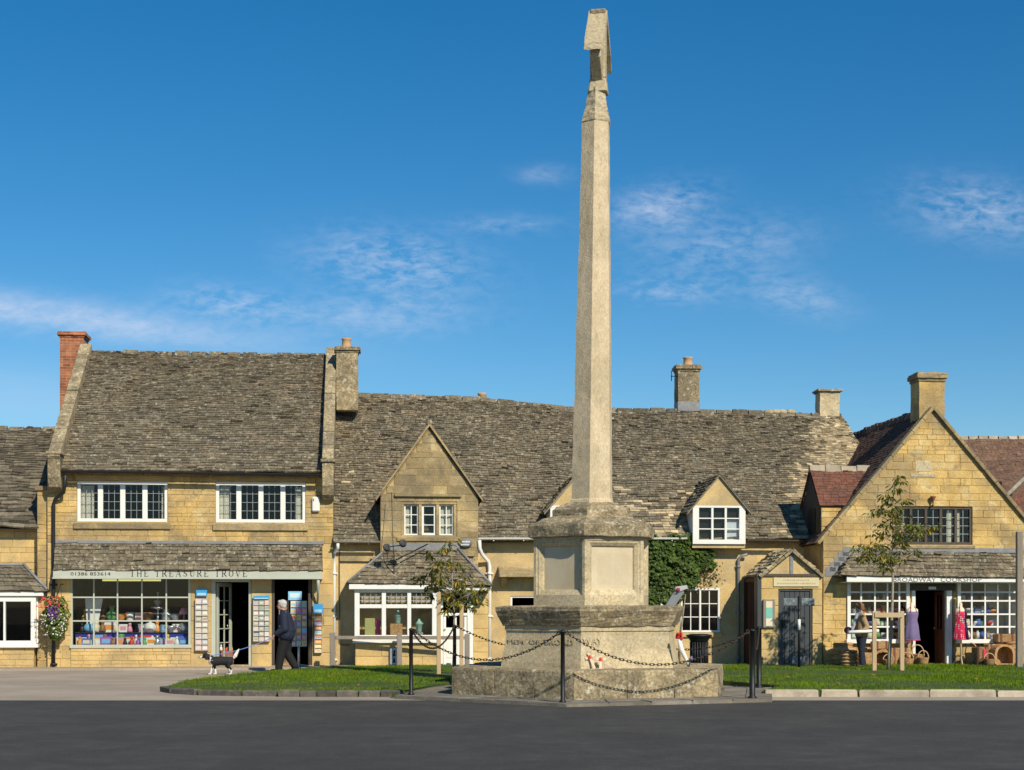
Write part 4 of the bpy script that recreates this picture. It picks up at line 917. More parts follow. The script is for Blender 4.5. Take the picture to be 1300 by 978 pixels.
# white sash window right of the memorial
window(HB, 864, 747, 914, 803, vB-.02, 2, 2, 3, fw=.055, mw=.05, bar=.022, barm='white', label='white twelve-pane window beside the ivy')
slab(HB, 'window_sill', 'ashlar', 861, 803.5, 917, 809, vB-.06, .1); mb = MB(); mb.ball(F(913.5, 785, vB-.08), .05, 6); mb.part('window_stay', M['lead'], HB)
# ---- two white-fronted dormers
def dormer(pxc, seed):
    w = 38.5; v0 = vE-.12; ul, ur = U(pxc-w+5, v0), U(pxc+w-5, v0); um = (ul+ur)/2
    zt, zb, za_ = Z(pxc, 642, v0), Z(pxc, 691, v0), Z(pxc, 602, v0); oe = .16; zo = Z(pxc, 640, v0)
    k = (R_[2].z-E_[2].z)/(4.4-vE); vz = lambda z: vE+(z-E_[2].z)/k
    mb = MB()
    for a, b in ((ul, ul+.08), (ur-.08, ur)): mb.prismx([(v0+.1, zb), (v0+.1, zt), (vz(zt)+.2, zt), (vE+.05, zb)], a, b)
    d = mb.part('dormer', M['white'], HB, 'white-fronted dormer with stuccoed gable')
    mb = MB(); mb.prism([(ul, zt), (ur, zt), (um, za_-.06)], v0+.0, v0+.1); mb.part('gable_panel', M['render'], d)
    window(d, ul, 0, ur, 0, v0, 1, 3, 3) if False else None
    fr = MB(); fw_ = .1; fr.box(ul, ur, v0, v0+.1, zb, zb+.12); fr.box(ul, ur, v0, v0+.1, zt-.06, zt-.001); fr.box(ul, ul+.17, v0, v0+.1, zb+.12, zt-.06); fr.box(ur-.17, ur, v0, v0+.1, zb+.12, zt-.06)
    a, b, c, e = ul+.17, ur-.17, zb+.12, zt-.06
    for i in (1, 2): x = a+(b-a)*i/3; fr.box(x-.03, x+.03, v0+.01, v0+.08, c, e)
    for i in (1, 2): z = c+(e-c)*i/3; fr.box(a, b, v0+.014, v0+.076, z-.015, z+.015)
    fr.part('window_frame', M['white'], d, bevel=.005)
    for i in range(3):
        for j in range(3):
            f = MB(); x0_, x1_ = a+(b-a)*i/3+.02, a+(b-a)*(i+1)/3-.02; z0_, z1_ = c+(e-c)*j/3, c+(e-c)*(j+1)/3; kk = f.pts([(x0_, v0+.05, z0_), (x1_, v0+.05, z0_), (x1_, v0+.05, z1_), (x0_, v0+.05, z1_)]); f.face([kk, kk+1, kk+2, kk+3]); f.part('pane', M['glass'], d)
    mb = MB(); mb.box(a+(b-a)*.68, b, v0+.12, v0+.13, c, c+(e-c)*.62); mb.part('roller_blind', paint((.62, .64, .66)), d)
    mb = MB(); mb.box(ul+.1, ur-.1, v0+.135, v0+.15, zb, zt); mb.part('room_back', M['interior'], d)
    for sg, ux in ((-1, ul-oe), (1, ur+oe)):
        slope = (za_-zt)/((ur-ul)/2); ze_ = zt-oe*slope
        slates(d, [Vector((ux, v0-.08, ze_)), Vector((ux, vz(ze_)+.25, ze_))], [Vector((um, v0-.08, za_)), Vector((um, vz(za_)+.25, za_))], seed=seed+sg, exp=(.14, .1), name='dormer_slates', under=False)
        mb = MB(); mb.prism([(ux, ze_-.06), (ux, ze_-.01), (um, za_+.0), (um, za_-.06)][::(1 if sg > 0 else -1)], v0-.07, v0+.12); mb.part('verge_board', M['wood_g'], d)
    mb = MB(); mb.box(ul, ur, v0+.06, vB, zb-.10, zb-.002); mb.part('apron_wall', M['render'], d)
dormer(732, 51); dormer(913, 55)
# chimneys of the middle house
c = chimney(HB, 861, 888, 463, 522, 4.3, .55, 'mono_d', cap=471, pots=[(867, 879.5, 454)], lead=.28, label='tall stone chimney stack with clay pot')
mb = MB(); p = F(861, 478, 4.4); mb.tube([p, p+Vector((-.22, 0, 0))], .012, 6); mb.tube([p+Vector((-.2, 0, -.14)), p+Vector((-.2, 0, .16))], .014, 6); mb.part('aerial_bracket', M['black'], c)
c = chimney(HB, 1041, 1066, 494, 532, 4.3, .5, 'mono', cap=498, capm='mono_d', label='short stone chimney stack near the right end')
mb = MB(); p, q = F(600, 507, 4.45), F(626, 511, 4.45); mb.prism([(p.x, q.z-.1), (q.x, q.z-.1), (q.x-.2, p.z+.08), (p.x+.15, p.z+.08)], 4.35, 4.8)
c = mb.part('chimney', M['mono_d'], HB, 'stub of chimney on the ridge with a tiny pot', bevel=.01); mb = MB(); p = F(612, 507, 4.55); mb.lathe([(.11, -.1), (.11, .1), (.13, .12), (.13, .18), (.09, .18), (.08, .1)], p, 10); mb.part('chimney_pot', M['pot'], c)
mb = MB()
for px in (976, 985, 993, 1004): q = F(px, 523.5, 4.4); mb.ball(q, .13, 6, sc=(1.3, 1, .7))
mb.part('ridge_rubble', M['slate_w'], HB)
mb = MB(); a = F(993, 528, 4.3); b = F(1046, 531, 4.3); mb.tube([a, b], .03, 6); mb.part('ridge_mortar', M['kerb_p'], HB)

# ================================================================ RIGHT GABLED COOKSHOP
HC = root('cookshop_house', 'golden stone gabled cookshop at the right with slate canopy and white shop windows', 'shop', F(1184, 846, -1.6))
vC = -1.6; apC = F(1184, 517, vC); uL_, uR_ = F(1045, 683, vC).x, None; uCm = apC.x; uR_ = 2*uCm-uL_; zeC = F(1045, 681, vC).z; slC = (apC.z-zeC)/(uCm-uL_)
wC = px_open(1136, 643, 1234, 692, vC+.02)
xsL = (1078, 1093.5, 1111, 1127, 1142, 1153); xsR = (1218, 1234, 1251, 1267, 1282, 1291.5)
ysC = (740, 752, 763, 780, 796, 812)
oL = px_open(1076, 738, 1154, 814, vC+.02); oR = px_open(1216, 738, 1293, 814, vC+.02); oD = px_open(1157, 742, 1210, 850, vC+.02); oD = (oD[0], oD[1], 0, oD[3])
fC = lambda z: uL_ if z <= zeC else uL_+(z-zeC)/slC
gC = lambda z: uR_ if z <= zeC else uR_-(z-zeC)/slC
wall(HC, 'wall', fC, gC, 0, apC.z-.04, vC, [wC, oL, oR, oD], stone='stone', course=.17, wid=(.22, .75), seed=61, breaks=(zeC,), gap=.004, proud=.009)
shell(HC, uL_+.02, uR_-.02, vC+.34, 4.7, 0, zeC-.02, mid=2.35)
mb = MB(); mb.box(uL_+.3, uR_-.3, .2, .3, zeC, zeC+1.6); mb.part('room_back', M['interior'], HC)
vCb = 4.7
for a_, b_ in ((uL_+.001, uL_+.3), (uR_-.3, uR_-.001)): mb = MB(); mb.box(a_, b_, vC+.33, vCb, 0, zeC); mb.part('side_wall', M['stone'], HC)
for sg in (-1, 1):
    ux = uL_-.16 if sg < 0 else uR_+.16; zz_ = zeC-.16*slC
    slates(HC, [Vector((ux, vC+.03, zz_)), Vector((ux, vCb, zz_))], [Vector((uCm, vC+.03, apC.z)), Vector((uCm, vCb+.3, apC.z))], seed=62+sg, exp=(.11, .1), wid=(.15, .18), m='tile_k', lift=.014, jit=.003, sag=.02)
    a, b = Vector((ux, 0, zz_)), Vector((uCm, 0, apC.z)); n = 11; d = (b-a).normalized(); nn = Vector((-d.z, 0, d.x))*(1 if sg < 0 else -1)
    for i in range(n):
        q0, q1 = a.lerp(b, i/n), a.lerp(b, (i+1)/n-.002); mb = MB(); P = [q0-nn*.05, q1-nn*.05, q1+nn*.035, q0+nn*.035]; mb.prism([(p.x, p.z) for p in (P if sg < 0 else P[::-1])], vC-.1, vC+.2); mb.part('verge_stone', M['stone_g'], HC, bevel=.008)
ridge(HC, [Vector((uCm, vC+.9, apC.z)), Vector((uCm, vCb+.3, apC.z))], m='tile_b', w=.14, h=.06, seg=.33, name='ridge_tile')
chimney(HC, 1167, 1199.5, 473, 545, vC+.25, .65, 'stone', cap=484, capm='stone_g', label='square golden stone chimney stack on the gable top')
# upper timber window with five leaded casements
window(HC, 1136, 643, 1234, 692, vC+.03, 5, 2, 4, fw=.07, mw=.075, m='wood_d', barm='bar_lead', bar=.016, label='dark timber window of five leaded casements', curtains=[(3, .5, .95), (4, .0, .35)])
slab(HC, 'window_sill', 'stone_g', 1132, 692.5, 1238, 698, vC-.05, .12)
slab(HC, 'date_stone', 'mono', 1162, 585, 1182, 599, vC-.012, .05); slab(HC, 'date_stone_sill', 'mono', 1156, 601, 1188, 606, vC-.02, .05)
mb = MB(); p = F(1184.5, 632, vC-.1); mb.lathe([(.015, -.22), (.02, -.1), (.07, 0), (.075, .04)], p, 8); mb.box(p.x-.01, p.x+.01, vC-.1, vC, p.z-.22, p.z-.19); mb.part('outside_lamp', M['wood_r'], HC)
# slate canopy and white fascia
vF = vC-.5
cb0, cb1 = F(1066, 731, vF-.04), F(1306, 734, vF-.04); ct0, ct1 = F(1086, 699, vC-.01), F(1288, 702, vC-.01)
slates(HC, [cb0, cb1], [ct0, ct1], seed=71, exp=(.14, .09), name='canopy_slates', sag=.015)
slates(HC, [Vector((cb0.x-.02, vC, cb0.z)), cb0], [ct0+Vector((-.02, .01, 0)), ct0], seed=72, exp=(.14, .09), name='canopy_slates')
mb = MB(); mb.box(ct0.x-.06, ct1.x+.06, vC-.05, vC+.02, ct0.z-.05, ct0.z+.07)
a = ct1+Vector((0, 0, .03)); b = cb1+Vector((0, .1, .04)); mb.tube([a, b], .03, 6)
mb.part('lead_flashing', M['lead'], HC)
for i in range(5):
    q = ct0.lerp(Vector((cb0.x, vC, cb0.z)), (i+.5)/5); mb = MB(); mb.box(q.x-.28, q.x-.0, vC-.012, vC+.01, q.z-.08, q.z+.16); mb.part('lead_step', M['lead'], HC)
fc = slab(HC, 'fascia_board', 'white', 1075, 731.5, 1302, 739.5, vF, .06)
mb = MB(); p, q = F(1075, 740, vF), F(1302, 741, vF); mb.box(p.x-.01, q.x, vF+.065, vC, p.z-.0, p.z+.03); mb.part('canopy_soffit', M['white'], HC)
p = F(1190, 736.2, vF); lettering(fc, 'BROADWAY  COOKSHOP', (p.x, vF-.006, p.z), U(1246, vF)-U(1134, vF), .105, paint((.10, .09, .12)))
for xs_ in (xsL, xsR):
    shop_window(HC, xs_, ysC, vC-.06, 'white', bw=.04, edge=.09)
    slab(HC, 'window_sill', 'white', xs_[0]-3, 812, xs_[-1]+3, 817, vC-.13, .2)
    for y_ in (763, 780, 796, 811): mb = MB(); u0, u1 = U(xs_[0], vC+.3), U(xs_[-1], vC+.3); z = Z(xs_[0], y_, vC+.5); mb.box(u0+.05, u1-.05, vC+.34, vC+.72, z-.02, z); mb.part('display_shelf', M['white'], HC)
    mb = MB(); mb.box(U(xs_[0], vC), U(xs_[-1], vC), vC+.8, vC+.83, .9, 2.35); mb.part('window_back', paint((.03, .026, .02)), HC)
mb = MB(); u1 = U(1291, vC); mb.box(u1-.02, u1+.02, vC+.04, vC+.8, .85, 2.3); mb.box(U(1267, vC), u1-.03, vC+.74, vC+.78, .85, 2.3); mb.part('window_lining', M['white'], HC)
# doorway
mb = MB(); zt = Z(1180, 750, vC)
mb.box(U(1157, vC), U(1161.5, vC), vC-.05, vC+.08, .07, zt); mb.box(U(1201, vC), U(1208, vC), vC-.05, vC+.1, .07, zt); mb.part('door_frame', M['white'], HC, bevel=.006)
mb = MB(); mb.box(U(1155, vC), U(1213, vC), vC-.02, vC+.1, zt, zt+.2); mb.part('door_head', M['wood_d'], HC)
slab(HC, 'door_plate', 'white', 1179, 745, 1188.5, 748.5, vC-.05, .02)
mb = MB(); hp = Vector((U(1200, vC), vC+.1, 0)); dv = Vector((.08, .99, 0)).normalized(); ld = dict(dirv=dv, p0=hp)
leafbar(mb, 0, .8, .08, 1.0, .04, **ld); leafbar(mb, 0, .1, 1.0, zt-.02, .045, **ld); leafbar(mb, .7, .8, 1.0, zt-.02, .045, **ld); leafbar(mb, .1, .7, zt-.12, zt-.02, .045, **ld); leafbar(mb, .38, .42, 1.0, zt-.12, .03, **ld)
do = mb.part('door', M['wood_r'], HC, 'brown half-glazed door standing open inwards'); mb = MB(); mb.ball(hp+dv*.72+Vector((-.05, 0, 1.02)), .03, 6); mb.part('door_handle', paint((.6, .5, .2), .3, .8), do)
mb = MB(); mb.box(U(1155, vC), U(1212, vC), vC-.3, vC+.3, .0, .09); mb.part('door_step', M['stone_g'], HC)

# red tiled link wing between the two houses
HW = root('link_wing', 'small gabled wing with red clay tiles wedged between house roof and cookshop gable', 'wing', F(1060, 760, -.5))
vW = -1.15; ua, ub = U(1042.5, vW), uCm-(apC.z-F(1060, 594, -.25).z)/slC+.1; zr, ze_ = F(1036, 594, -.25).z, F(1045, 641, vW).z
slates(HW, [Vector((ua-.06, vW-.08, ze_-.02)), Vector((ub+.1, vW-.08, ze_-.02))], [Vector((ua-.06, -.25, zr)), Vector((ub, -.25, zr))], seed=81, exp=(.1, .1), wid=(.16, .19), m='tile_r', lift=.014, jit=.004, sag=.025)
slates(HW, [Vector((ub, .7, ze_)), Vector((ua-.06, .7, ze_))], [Vector((ub, -.25, zr)), Vector((ua-.06, -.25, zr))], seed=82, exp=(.2, .2), wid=(.3, .4), m='tile_r', lift=.014, under=False)
ridge(HW, [Vector((ua-.06, -.25, zr+.02)), Vector((ub, -.25, zr+.02))], m='kerb_p', w=.1, h=.04, seg=.4, name='ridge_tile')
wall(HW, 'wall', ua, ub+.6, 2.75, ze_, vW, stone='stone', course=.2, wid=(.3, .6), seed=83, gap=.006, proud=.012)
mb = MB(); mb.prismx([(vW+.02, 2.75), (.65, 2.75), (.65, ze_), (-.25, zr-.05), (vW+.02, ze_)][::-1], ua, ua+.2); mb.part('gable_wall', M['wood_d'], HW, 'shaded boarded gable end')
mb = MB(); mb.box(ua-.02, ua+.0, -.65, .0, 3.3, 4.2); mb.part('gable_window', M['black'], HW)
# ================================================================ PORCH BLOCK with black door
HP = root('porch', 'stone porch with stuccoed pediment, cream sign board and dark plank door', 'porch', F(1005, 846, -1.65))
vP = -1.65; uP0, uP1 = U(965, vP), U(1044.5, vP)-.01; zp = Z(1000, 731, vP); dP = px_open(988, 748, 1031, 850, vP+.02); dP = (dP[0], dP[1], 0, dP[3])
wall(HP, 'wall', uP0, uP1, 0, zp, vP, [dP], stone='ashlar', course=.33, wid=(.4, .8), gap=.006, proud=.012, seed=91)
mb = MB(); P0 = [[(uP0+du, y, z) for y, z in ((vP+.34, 0), (vB, 0), (vB, zp), (vP+.34, zp))] for du in (0, .12)]; P1 = [[(uP0+du, y, z) for y, z in ((vP+.5, .9), (vB-.16, .9), (vB-.16, zp-.15), (vP+.5, zp-.15))] for du in (0, .12)]
q0, q1, h0, h1 = mb.pts(P0[0]), mb.pts(P0[1]), mb.pts(P1[0]), mb.pts(P1[1])
for j in range(4): k_ = (j+1) % 4; mb.face([q0+k_, q0+j, h0+j, h0+k_]); mb.face([q1+j, q1+k_, h1+k_, h1+j]); mb.face([q0+j, q0+k_, q1+k_, q1+j]); mb.face([h0+k_, h0+j, h1+j, h1+k_])
cpo = MB(); cpo.box(U(961.5, vP-.02), U(966.5, vP-.02), vP-.04, vP+.3, .07, zp-.03); cpo.part('corner_post', M['blackd'], HP, 'dark timber corner post')
sw = mb.part('side_wall', mat('shade_darkened_red_timber', (.07, .022, .012), .7, dark=(.04, .015, .01), scale=6, amt=.6, bump=.15, stretch=(1, 1, .2)), HP, 'reddish boarded side of the porch in shade')  # red timber colour taken darker to deepen the shade on this side
mb = MB(); mb.box(uP0+.05, uP0+.07, vP+.5, vB-.16, .9, zp-.15); mb.part('side_window', M['glass'], sw)
mb = MB()
for i in range(1, 5): y = vP+.5+(vB-.16-vP-.5)*i/5; mb.box(uP0+.02, uP0+.06, y-.015, y+.015, .9, zp-.15)
mb.part('glazing_bars', M['wood_r'], sw)
mb = MB(); mb.box(uP0+.14, uP1, vP+.35, vB-.02, zp-.05, zp); mb.box(uP0+.12, uP1, vB-.05, vB-.01, 0, zp); mb.part('room_shell', M['interior'], HP)
apP = F(1003, 697, vP); um = (uP0+uP1)/2+.0; zb = zp; oe = .04
mb = MB(); mb.prism([(uP0-.02, zb+.0), (uP1, zb+.0), (um, apP.z-.08)], vP+.03, vP+.2); mb.part('pediment', M['render'], HP)
mb = MB(); mb.box(um-.03, um+.05, vP+.0, vP+.04, zb, apP.z-.05); mb.part('pediment_post', M['lead'], HP)
mb = MB(); mb.box(uP0-.1, uP1+.0, vP-.05, vP+.03, zb-.02, zb+.045); mb.part('tie_beam', M['wood_d'], HP)
k = (apP.z-zb)/(um-uP0+.02)
for sg, ux in ((-1, uP0-oe), (1, uP1+.02)):
    ze2 = apP.z-k*abs(um-ux)
    slates(HP, [Vector((ux, vP-.08, ze2)), Vector((ux, vB+.5, ze2))], [Vector((um, vP-.08, apP.z)), Vector((um, vB+.5, apP.z))], seed=93+sg, exp=(.16, .11), name='porch_slates', m='slate_w', lift=.04, jit=.03, sag=.05)
    a, b = Vector((ux, 0, ze2)), Vector((um, 0, apP.z)); d = (b-a).normalized(); nn = Vector((-d.z, 0, d.x))*(1 if sg < 0 else -1)
    for i in range(4):
        q0, q1 = a.lerp(b, i/4), a.lerp(b, (i+1)/4-.01); mb = MB(); P = [q0-nn*.07, q1-nn*.07, q1-nn*.0, q0-nn*.0]; mb.prism([(p.x, p.z) for p in (P if sg < 0 else P[::-1])], vP-.1, vP+.05); mb.part('verge_stone', M['mono_d'], HP, bevel=.01)
sg_ = slab(HP, 'sign_board', paint((.62, .54, .33)), 982, 733.5, 1040, 745, vP-.04, .05)
mb = MB(); p = F(1011, 738, vP-.045); rnd = random.Random(4)
for row, (w, z) in enumerate(((.34, .012), (.5, -.075))):
    x = p.x-w
    while x < p.x+w: l = rnd.uniform(.02, .05); mb.box(x, x+l, vP-.043, vP-.041, p.z+z, p.z+z+rnd.uniform(.02, .04)); x += l+rnd.uniform(.012, .03)
mb.part('sign_lettering', paint((.42, .34, .19)), sg_, 'faint worn lettering')
mb = MB(); n = 6; u0, u1 = dP[0], dP[1]; w = (u1-u0-.1)/n
for i in range(n):
    q = MB(); q.box(u0+.05+i*w, u0+.05+(i+1)*w-.008, vP+.06, vP+.1, .08, dP[3]-.05)
    if i == 0: door = MB(); door.box(u0+.05, u1-.05, vP+.1, vP+.13, .08, dP[3]-.05); door = door.part('door', M['blackd'], HP, 'dark grey plank door')
    q.part('plank', M['blackd'], door, bevel=.004)
mb = MB(); mb.box(u0, u0+.05, vP+.03, vP+.14, .07, dP[3]); mb.box(u1-.05, u1, vP+.03, vP+.14, .07, dP[3]); mb.box(u0+.05, u1-.05, vP+.03, vP+.14, dP[3]-.05, dP[3]); mb.part('door_frame', M['blackd'], HP)
mb = MB(); mb.box(u0+.1, u0+.16, vP+.03, vP+.06, 1.05, 1.25); mb.box(u0+.11, u0+.15, vP+.0, vP+.06, 1.12, 1.15); mb.part('door_handle', M['black'], door)
mb = MB(); mb.box(u0+.38, u0+.72, vP+.045, vP+.06, .1, .3); mb.part('kick_plate', M['greypipe'], door)
nb = MB(); p, q = F(969, 761, vP-.08), F(984, 797, vP-.08); nb.box(p.x, q.x, vP-.08, vP+.01, q.z, p.z); nb = nb.part('notice_board', M['wood_g'], HP, 'narrow glazed notice board', bevel=.01)
for f0, f1, c_ in ((.06, .3, (.7, .62, .45)), (.3, .66, (.18, .5, .42)), (.66, .94, (.72, .66, .5))):
    mb = MB(); mb.box(p.x+.07, q.x-.07, vP-.086, vP-.081, q.z+(p.z-q.z)*(1-f1), q.z+(p.z-q.z)*(1-f0)-.005); mb.part('notice', paint(c_), nb)
# ================================================================ BACKGROUND BROWN-TILED HOUSE (right)
HD = root('back_house', 'brown clay-tiled house rising behind the cookshop at the right edge', 'house', (15.5, 8.5, 0))
p = F(1222, 555, 9.0); q = F(1330, 556, 9.0); zr = p.z
slates(HD, [Vector((p.x-1.5, 6.2, zr-2.6)), Vector((q.x, 6.2, zr-2.6))], [Vector((p.x-1.5, 9, zr)), Vector((q.x, 9, zr))], seed=101, exp=(.1, .1), wid=(.16, .18), m='tile_b', lift=.012, jit=.003)
slates(HD, [Vector((p.x-1.5, 11.8, zr-2.6)), Vector((q.x, 11.8, zr-2.6))], [Vector((p.x-1.5, 9, zr)), Vector((q.x, 9, zr))], seed=101, exp=(.3, .3), wid=(.3, .4), m='tile_b', under=False)
ridge(HD, [Vector((p.x-1.5, 9, zr)), Vector((q.x, 9, zr))], m='kerb_p', w=.13, h=.04, seg=.35, name='ridge_tile')
mb = MB(); mb.box(p.x-1.4, q.x, 6.5, 11.5, 0, zr-2.5); mb.part('wall', M['stone_g'], HD)
# its lower cross roof with pale valley
a, b = F(1218, 592, 5.2), F(1310, 573, 5.2)
slates(HD, [Vector((a.x+.3, 1.0, 3.6)), Vector((b.x+1.2, 1.0, 3.6))], [Vector((a.x-.2, 5.0, a.z)), Vector((b.x+1.2, 5.0, b.z))], seed=103, exp=(.1, .1), wid=(.16, .18), m='tile_b', lift=.012, jit=.003)
mb = MB(); mb.tube([F(1275, 632, 1.4), F(1304, 604, 2.6)], .07, 6); mb.part('lead_valley', M['kerb_p'], HD)
slates(HD, [F(1290, 660, 0.9), F(1340, 662, .9)], [F(1278, 634, 1.35), F(1340, 600, 1.9)], seed=104, exp=(.1, .1), wid=(.16, .18), m='tile_r', lift=.012, jit=.003)
mb = MB(); mb.prism([(a.x+.3, 0), (b.x+1.2, 0), (b.x+1.2, 3.6), (a.x+.3, 3.6)], 1.3, 1.6); mb.part('wall', M['stone_g'], HD)

# ================================================================ WAR MEMORIAL
WM = root('war_memorial', 'tall weathered limestone memorial cross on hexagonal pedestal and lichened steps', 'memorial', MC, frame=ID)
def hexring(r, z, rot=0.0, cx=0.0, cy=0.0):
    return [hexpt(r, k, z, cx, cy) for k in range(6)]
rnd = random.Random(77)
# lowest step of separate blocks round a core
mb = MB(); mb.rings([hexring(2.60, z) for z in (.0, .50)], 0, .4); core = mb.part('step', M['mono_d'], WM, 'broad lowest step of lichened blocks')
for k in range(6):
    A, B = hexpt(2.68, k), hexpt(2.68, k+1); a2, b2 = hexpt(1.7, k), hexpt(1.7, k+1); cuts = [0, .36, .69, 1.0]
    for i in range(3):
        f0, f1 = cuts[i], cuts[i+1]; e = .0016; z = .53+rnd.uniform(-.008, .008); q = [A.lerp(B, f0+e), A.lerp(B, f1-e), a2.lerp(b2, f1-e), a2.lerp(b2, f0+e)]; c_ = sum(q, Vector())/4
        ins = [p.lerp(c_, .03) for p in q]; mb = MB(); V = lambda z: Vector((0, 0, z))
        mb.rings([[p+V(.05) for p in q], [p+V(z-.035) for p in q], [p+V(z) for p in ins]], 0, rnd.random()); roughen(mb.part('stone_block', M['mono_d'], core), 5, .016, 3.5)
# second stage: battered die with heavy lichened ledge
mb = MB(); mb.rings([hexring(1.76, .52), hexring(1.755, .62), hexring(1.70, .85), hexring(1.665, 1.10), hexring(1.665, 1.17), hexring(1.69, 1.175), hexring(1.69, 1.265)], 0, .6); st = mb.part('battered_base', M['mono'], WM); roughen(st, 4, .006, 2.5)
mb = MB(); mb.rings([hexring(1.72, 1.262), hexring(1.73, 1.28), hexring(1.86, 1.52), hexring(1.862, 1.585), hexring(1.83, 1.602), hexring(1.2, 1.615)], 0, .5); roughen(mb.part('ledge', M['mono_d'], WM, 'heavy dark lichened ledge'), 7, .02, 4.5)
def on_face(k, s, z, out, r):   # point on hexagon side k (0 = the side right of the nearest corner), s along it from its left end
    a, b = hexpt(r, k), hexpt(r, k+1); n = Vector(((a+b)/2-MC)); n.z = 0; n.normalize(); p = a.lerp(b, s); return Vector((p.x, p.y, z))+n*out, math.atan2((b-a).y, (b-a).x)
carve = mat('carved_letter_shade', (.49, .40, .25), .9, bump=.2); 
for k, s, txt, w, h in ((-1, .74, 'BROAD', .62, .125), (0, .12, 'WAY', .36, .115), (-1, .27, 'MEN  OF', .72, .10)):
    p, a = on_face(k, s, 1.01, .002+.030, 1.672); lettering(st, txt, p, w, h, carve, .003, a)
# pedestal with framed tablets on its six sides
rP = 1.135; z0, z1 = 1.60, 2.82
pd = MB()
for k in range(6):
    a, b = hexpt(rP, k), hexpt(rP, k+1); ex = (b-a).normalized(); L = (b-a).length; n = Vector((ex.y, -ex.x, 0))
    def rect(x0, x1, za, zb, out): return [a+ex*x+n*out+Vector((0, 0, z)) for x, z in ((x0, za), (x1, za), (x1, zb), (x0, zb))]
    prof = [(0, z0, z1, 0), (.055, z0+.20, z1-.055, 0), (.075, z0+.20, z1-.075, -.018), (.10, z0+.205, z1-.10, -.018), (.155, z0+.29, z1-.155, -.06), (.17, z0+.295, z1-.165, -.095)]
    rs = [rect(m_, L-m_, za, zb, o) for m_, za, zb, o in prof]
    st_ = [pd.pts(r) for r in rs]
    for i in range(len(rs)-1):
        for j in range(4): q = (j+1) % 4; pd.face([st_[i]+j, st_[i]+q, st_[i+1]+q, st_[i+1]+j], 0, .6)
    t = MB(); i0 = t.pts(rs[-1]); t.face([i0, i0+1, i0+2, i0+3]); tabs = (k, t)
    pd.face([st_[-1], st_[-1]+1, st_[-1]+2, st_[-1]+3], 1, .7 if k != 5 else .45)
pd.face([pd.pts([hexpt(rP, k, z1)])+0 for k in range(6)]) if False else None
tab = mat('smooth_name_tablet', (.60, .51, .35), .85, dark=(.48, .40, .26), light=(.66, .58, .43), scale=1.6, amt=.6, bump=.35, bscale=70, stain=(.45, .34, .18), stain_scale=2.4, stain_amt=.4, stretch=(1, 1, .6))
pdo = pd.part('pedestal', [M['mono'], tab], WM, 'hexagonal pedestal with recessed tablets')
rows = MB(); rnd = random.Random(9)
p, a = on_face(0, .5, 0, 0, rP); a_, b_ = hexpt(rP, 0), hexpt(rP, 1); ex = (b_-a_).normalized(); n = Vector((ex.y, -ex.x, 0))
for i in range(15):      # faint worn rows of cut names
    for c0 in (.27, .60):
        x = c0+rnd.uniform(0, .02); xe = c0+.27
        while x < xe: l = rnd.uniform(.012, .03); z = 2.52-i*.038; q = [a_+ex*xx+n*(-.0935)+Vector((0, 0, zz)) for xx, zz in ((x, z), (x+l, z), (x+l, z+.016), (x, z+.016))]; i0 = rows.pts(q); rows.face([i0, i0+1, i0+2, i0+3]); x += l+rnd.uniform(.006, .02)
rows.part('name_rows', mat('worn_cut_names', (.53, .445, .30), .9, bump=.2), pdo, 'faint worn rows of names', 'stuff')
mb = MB(); mb.rings([hexring(1.16, 2.815), hexring(1.24, 2.835), hexring(1.245, 3.03), hexring(1.22, 3.055), hexring(1.10, 3.10), hexring(.96, 3.16), hexring(.82, 3.20), hexring(.77, 3.22), hexring(.765, 3.33), hexring(.70, 3.39), hexring(.48, 3.46), hexring(.3, 3.5)], 0, .5)
cp = roughen(mb.part('pedestal_cap', M['mono_d'], WM, 'sloping cap crusted with moss and lichen'), 6, .018, 5.0)
# shaft (leaning very slightly)
def sh(r, z, lean=1.0): t = (z-3.45)/7; return hexring(r, z, cx=.075*t*lean+.0, cy=0)
mb = MB(); zs_ = [3.46, 3.6]+[3.6+6.75*i/14 for i in range(1, 15)]
rs = [sh(.44, 3.46), sh(.425, 3.52)]+[sh(.405-.135*((z-3.52)/6.85), z) for z in [3.54+6.8*i/16 for i in range(17)]]
mb.rings(rs, 0, .6); sf_ = mb.part('shaft', mat('shaft_limestone', (.63, .505, .33), .9, dark=(.50, .40, .25), light=(.66, .56, .40), scale=1.6, amt=.6, bump=.6, bscale=45, stain=(.38, .31, .19), stain_scale=1.3, stain_amt=.4, stretch=(1.3, 1.3, .6), lich=(.25, .21, .13), lich_scale=6, lich_amt=.35, speck=.14, sscale=26), WM)
roughen(sf_, 3, .010, 3.0)
cx = MC.x+.085; ctr = Vector((cx, MC.y, 0))
mb = MB()
def octr(r, z): return [Vector((cx+r*math.sin(R(AF-30+60*k)), MC.y-r*math.cos(R(AF-30+60*k)), z)) for k in range(6)]
mb.rings([octr(.262, 10.33), octr(.283, 10.37), octr(.265, 10.46), octr(.245, 10.52), octr(.235, 10.60), octr(.215, 10.68), octr(.19, 10.82), octr(.17, 10.98)], 0, .4); roughen(mb.part('shaft_neck', M['mono'], WM), 3, .02, 7.0)
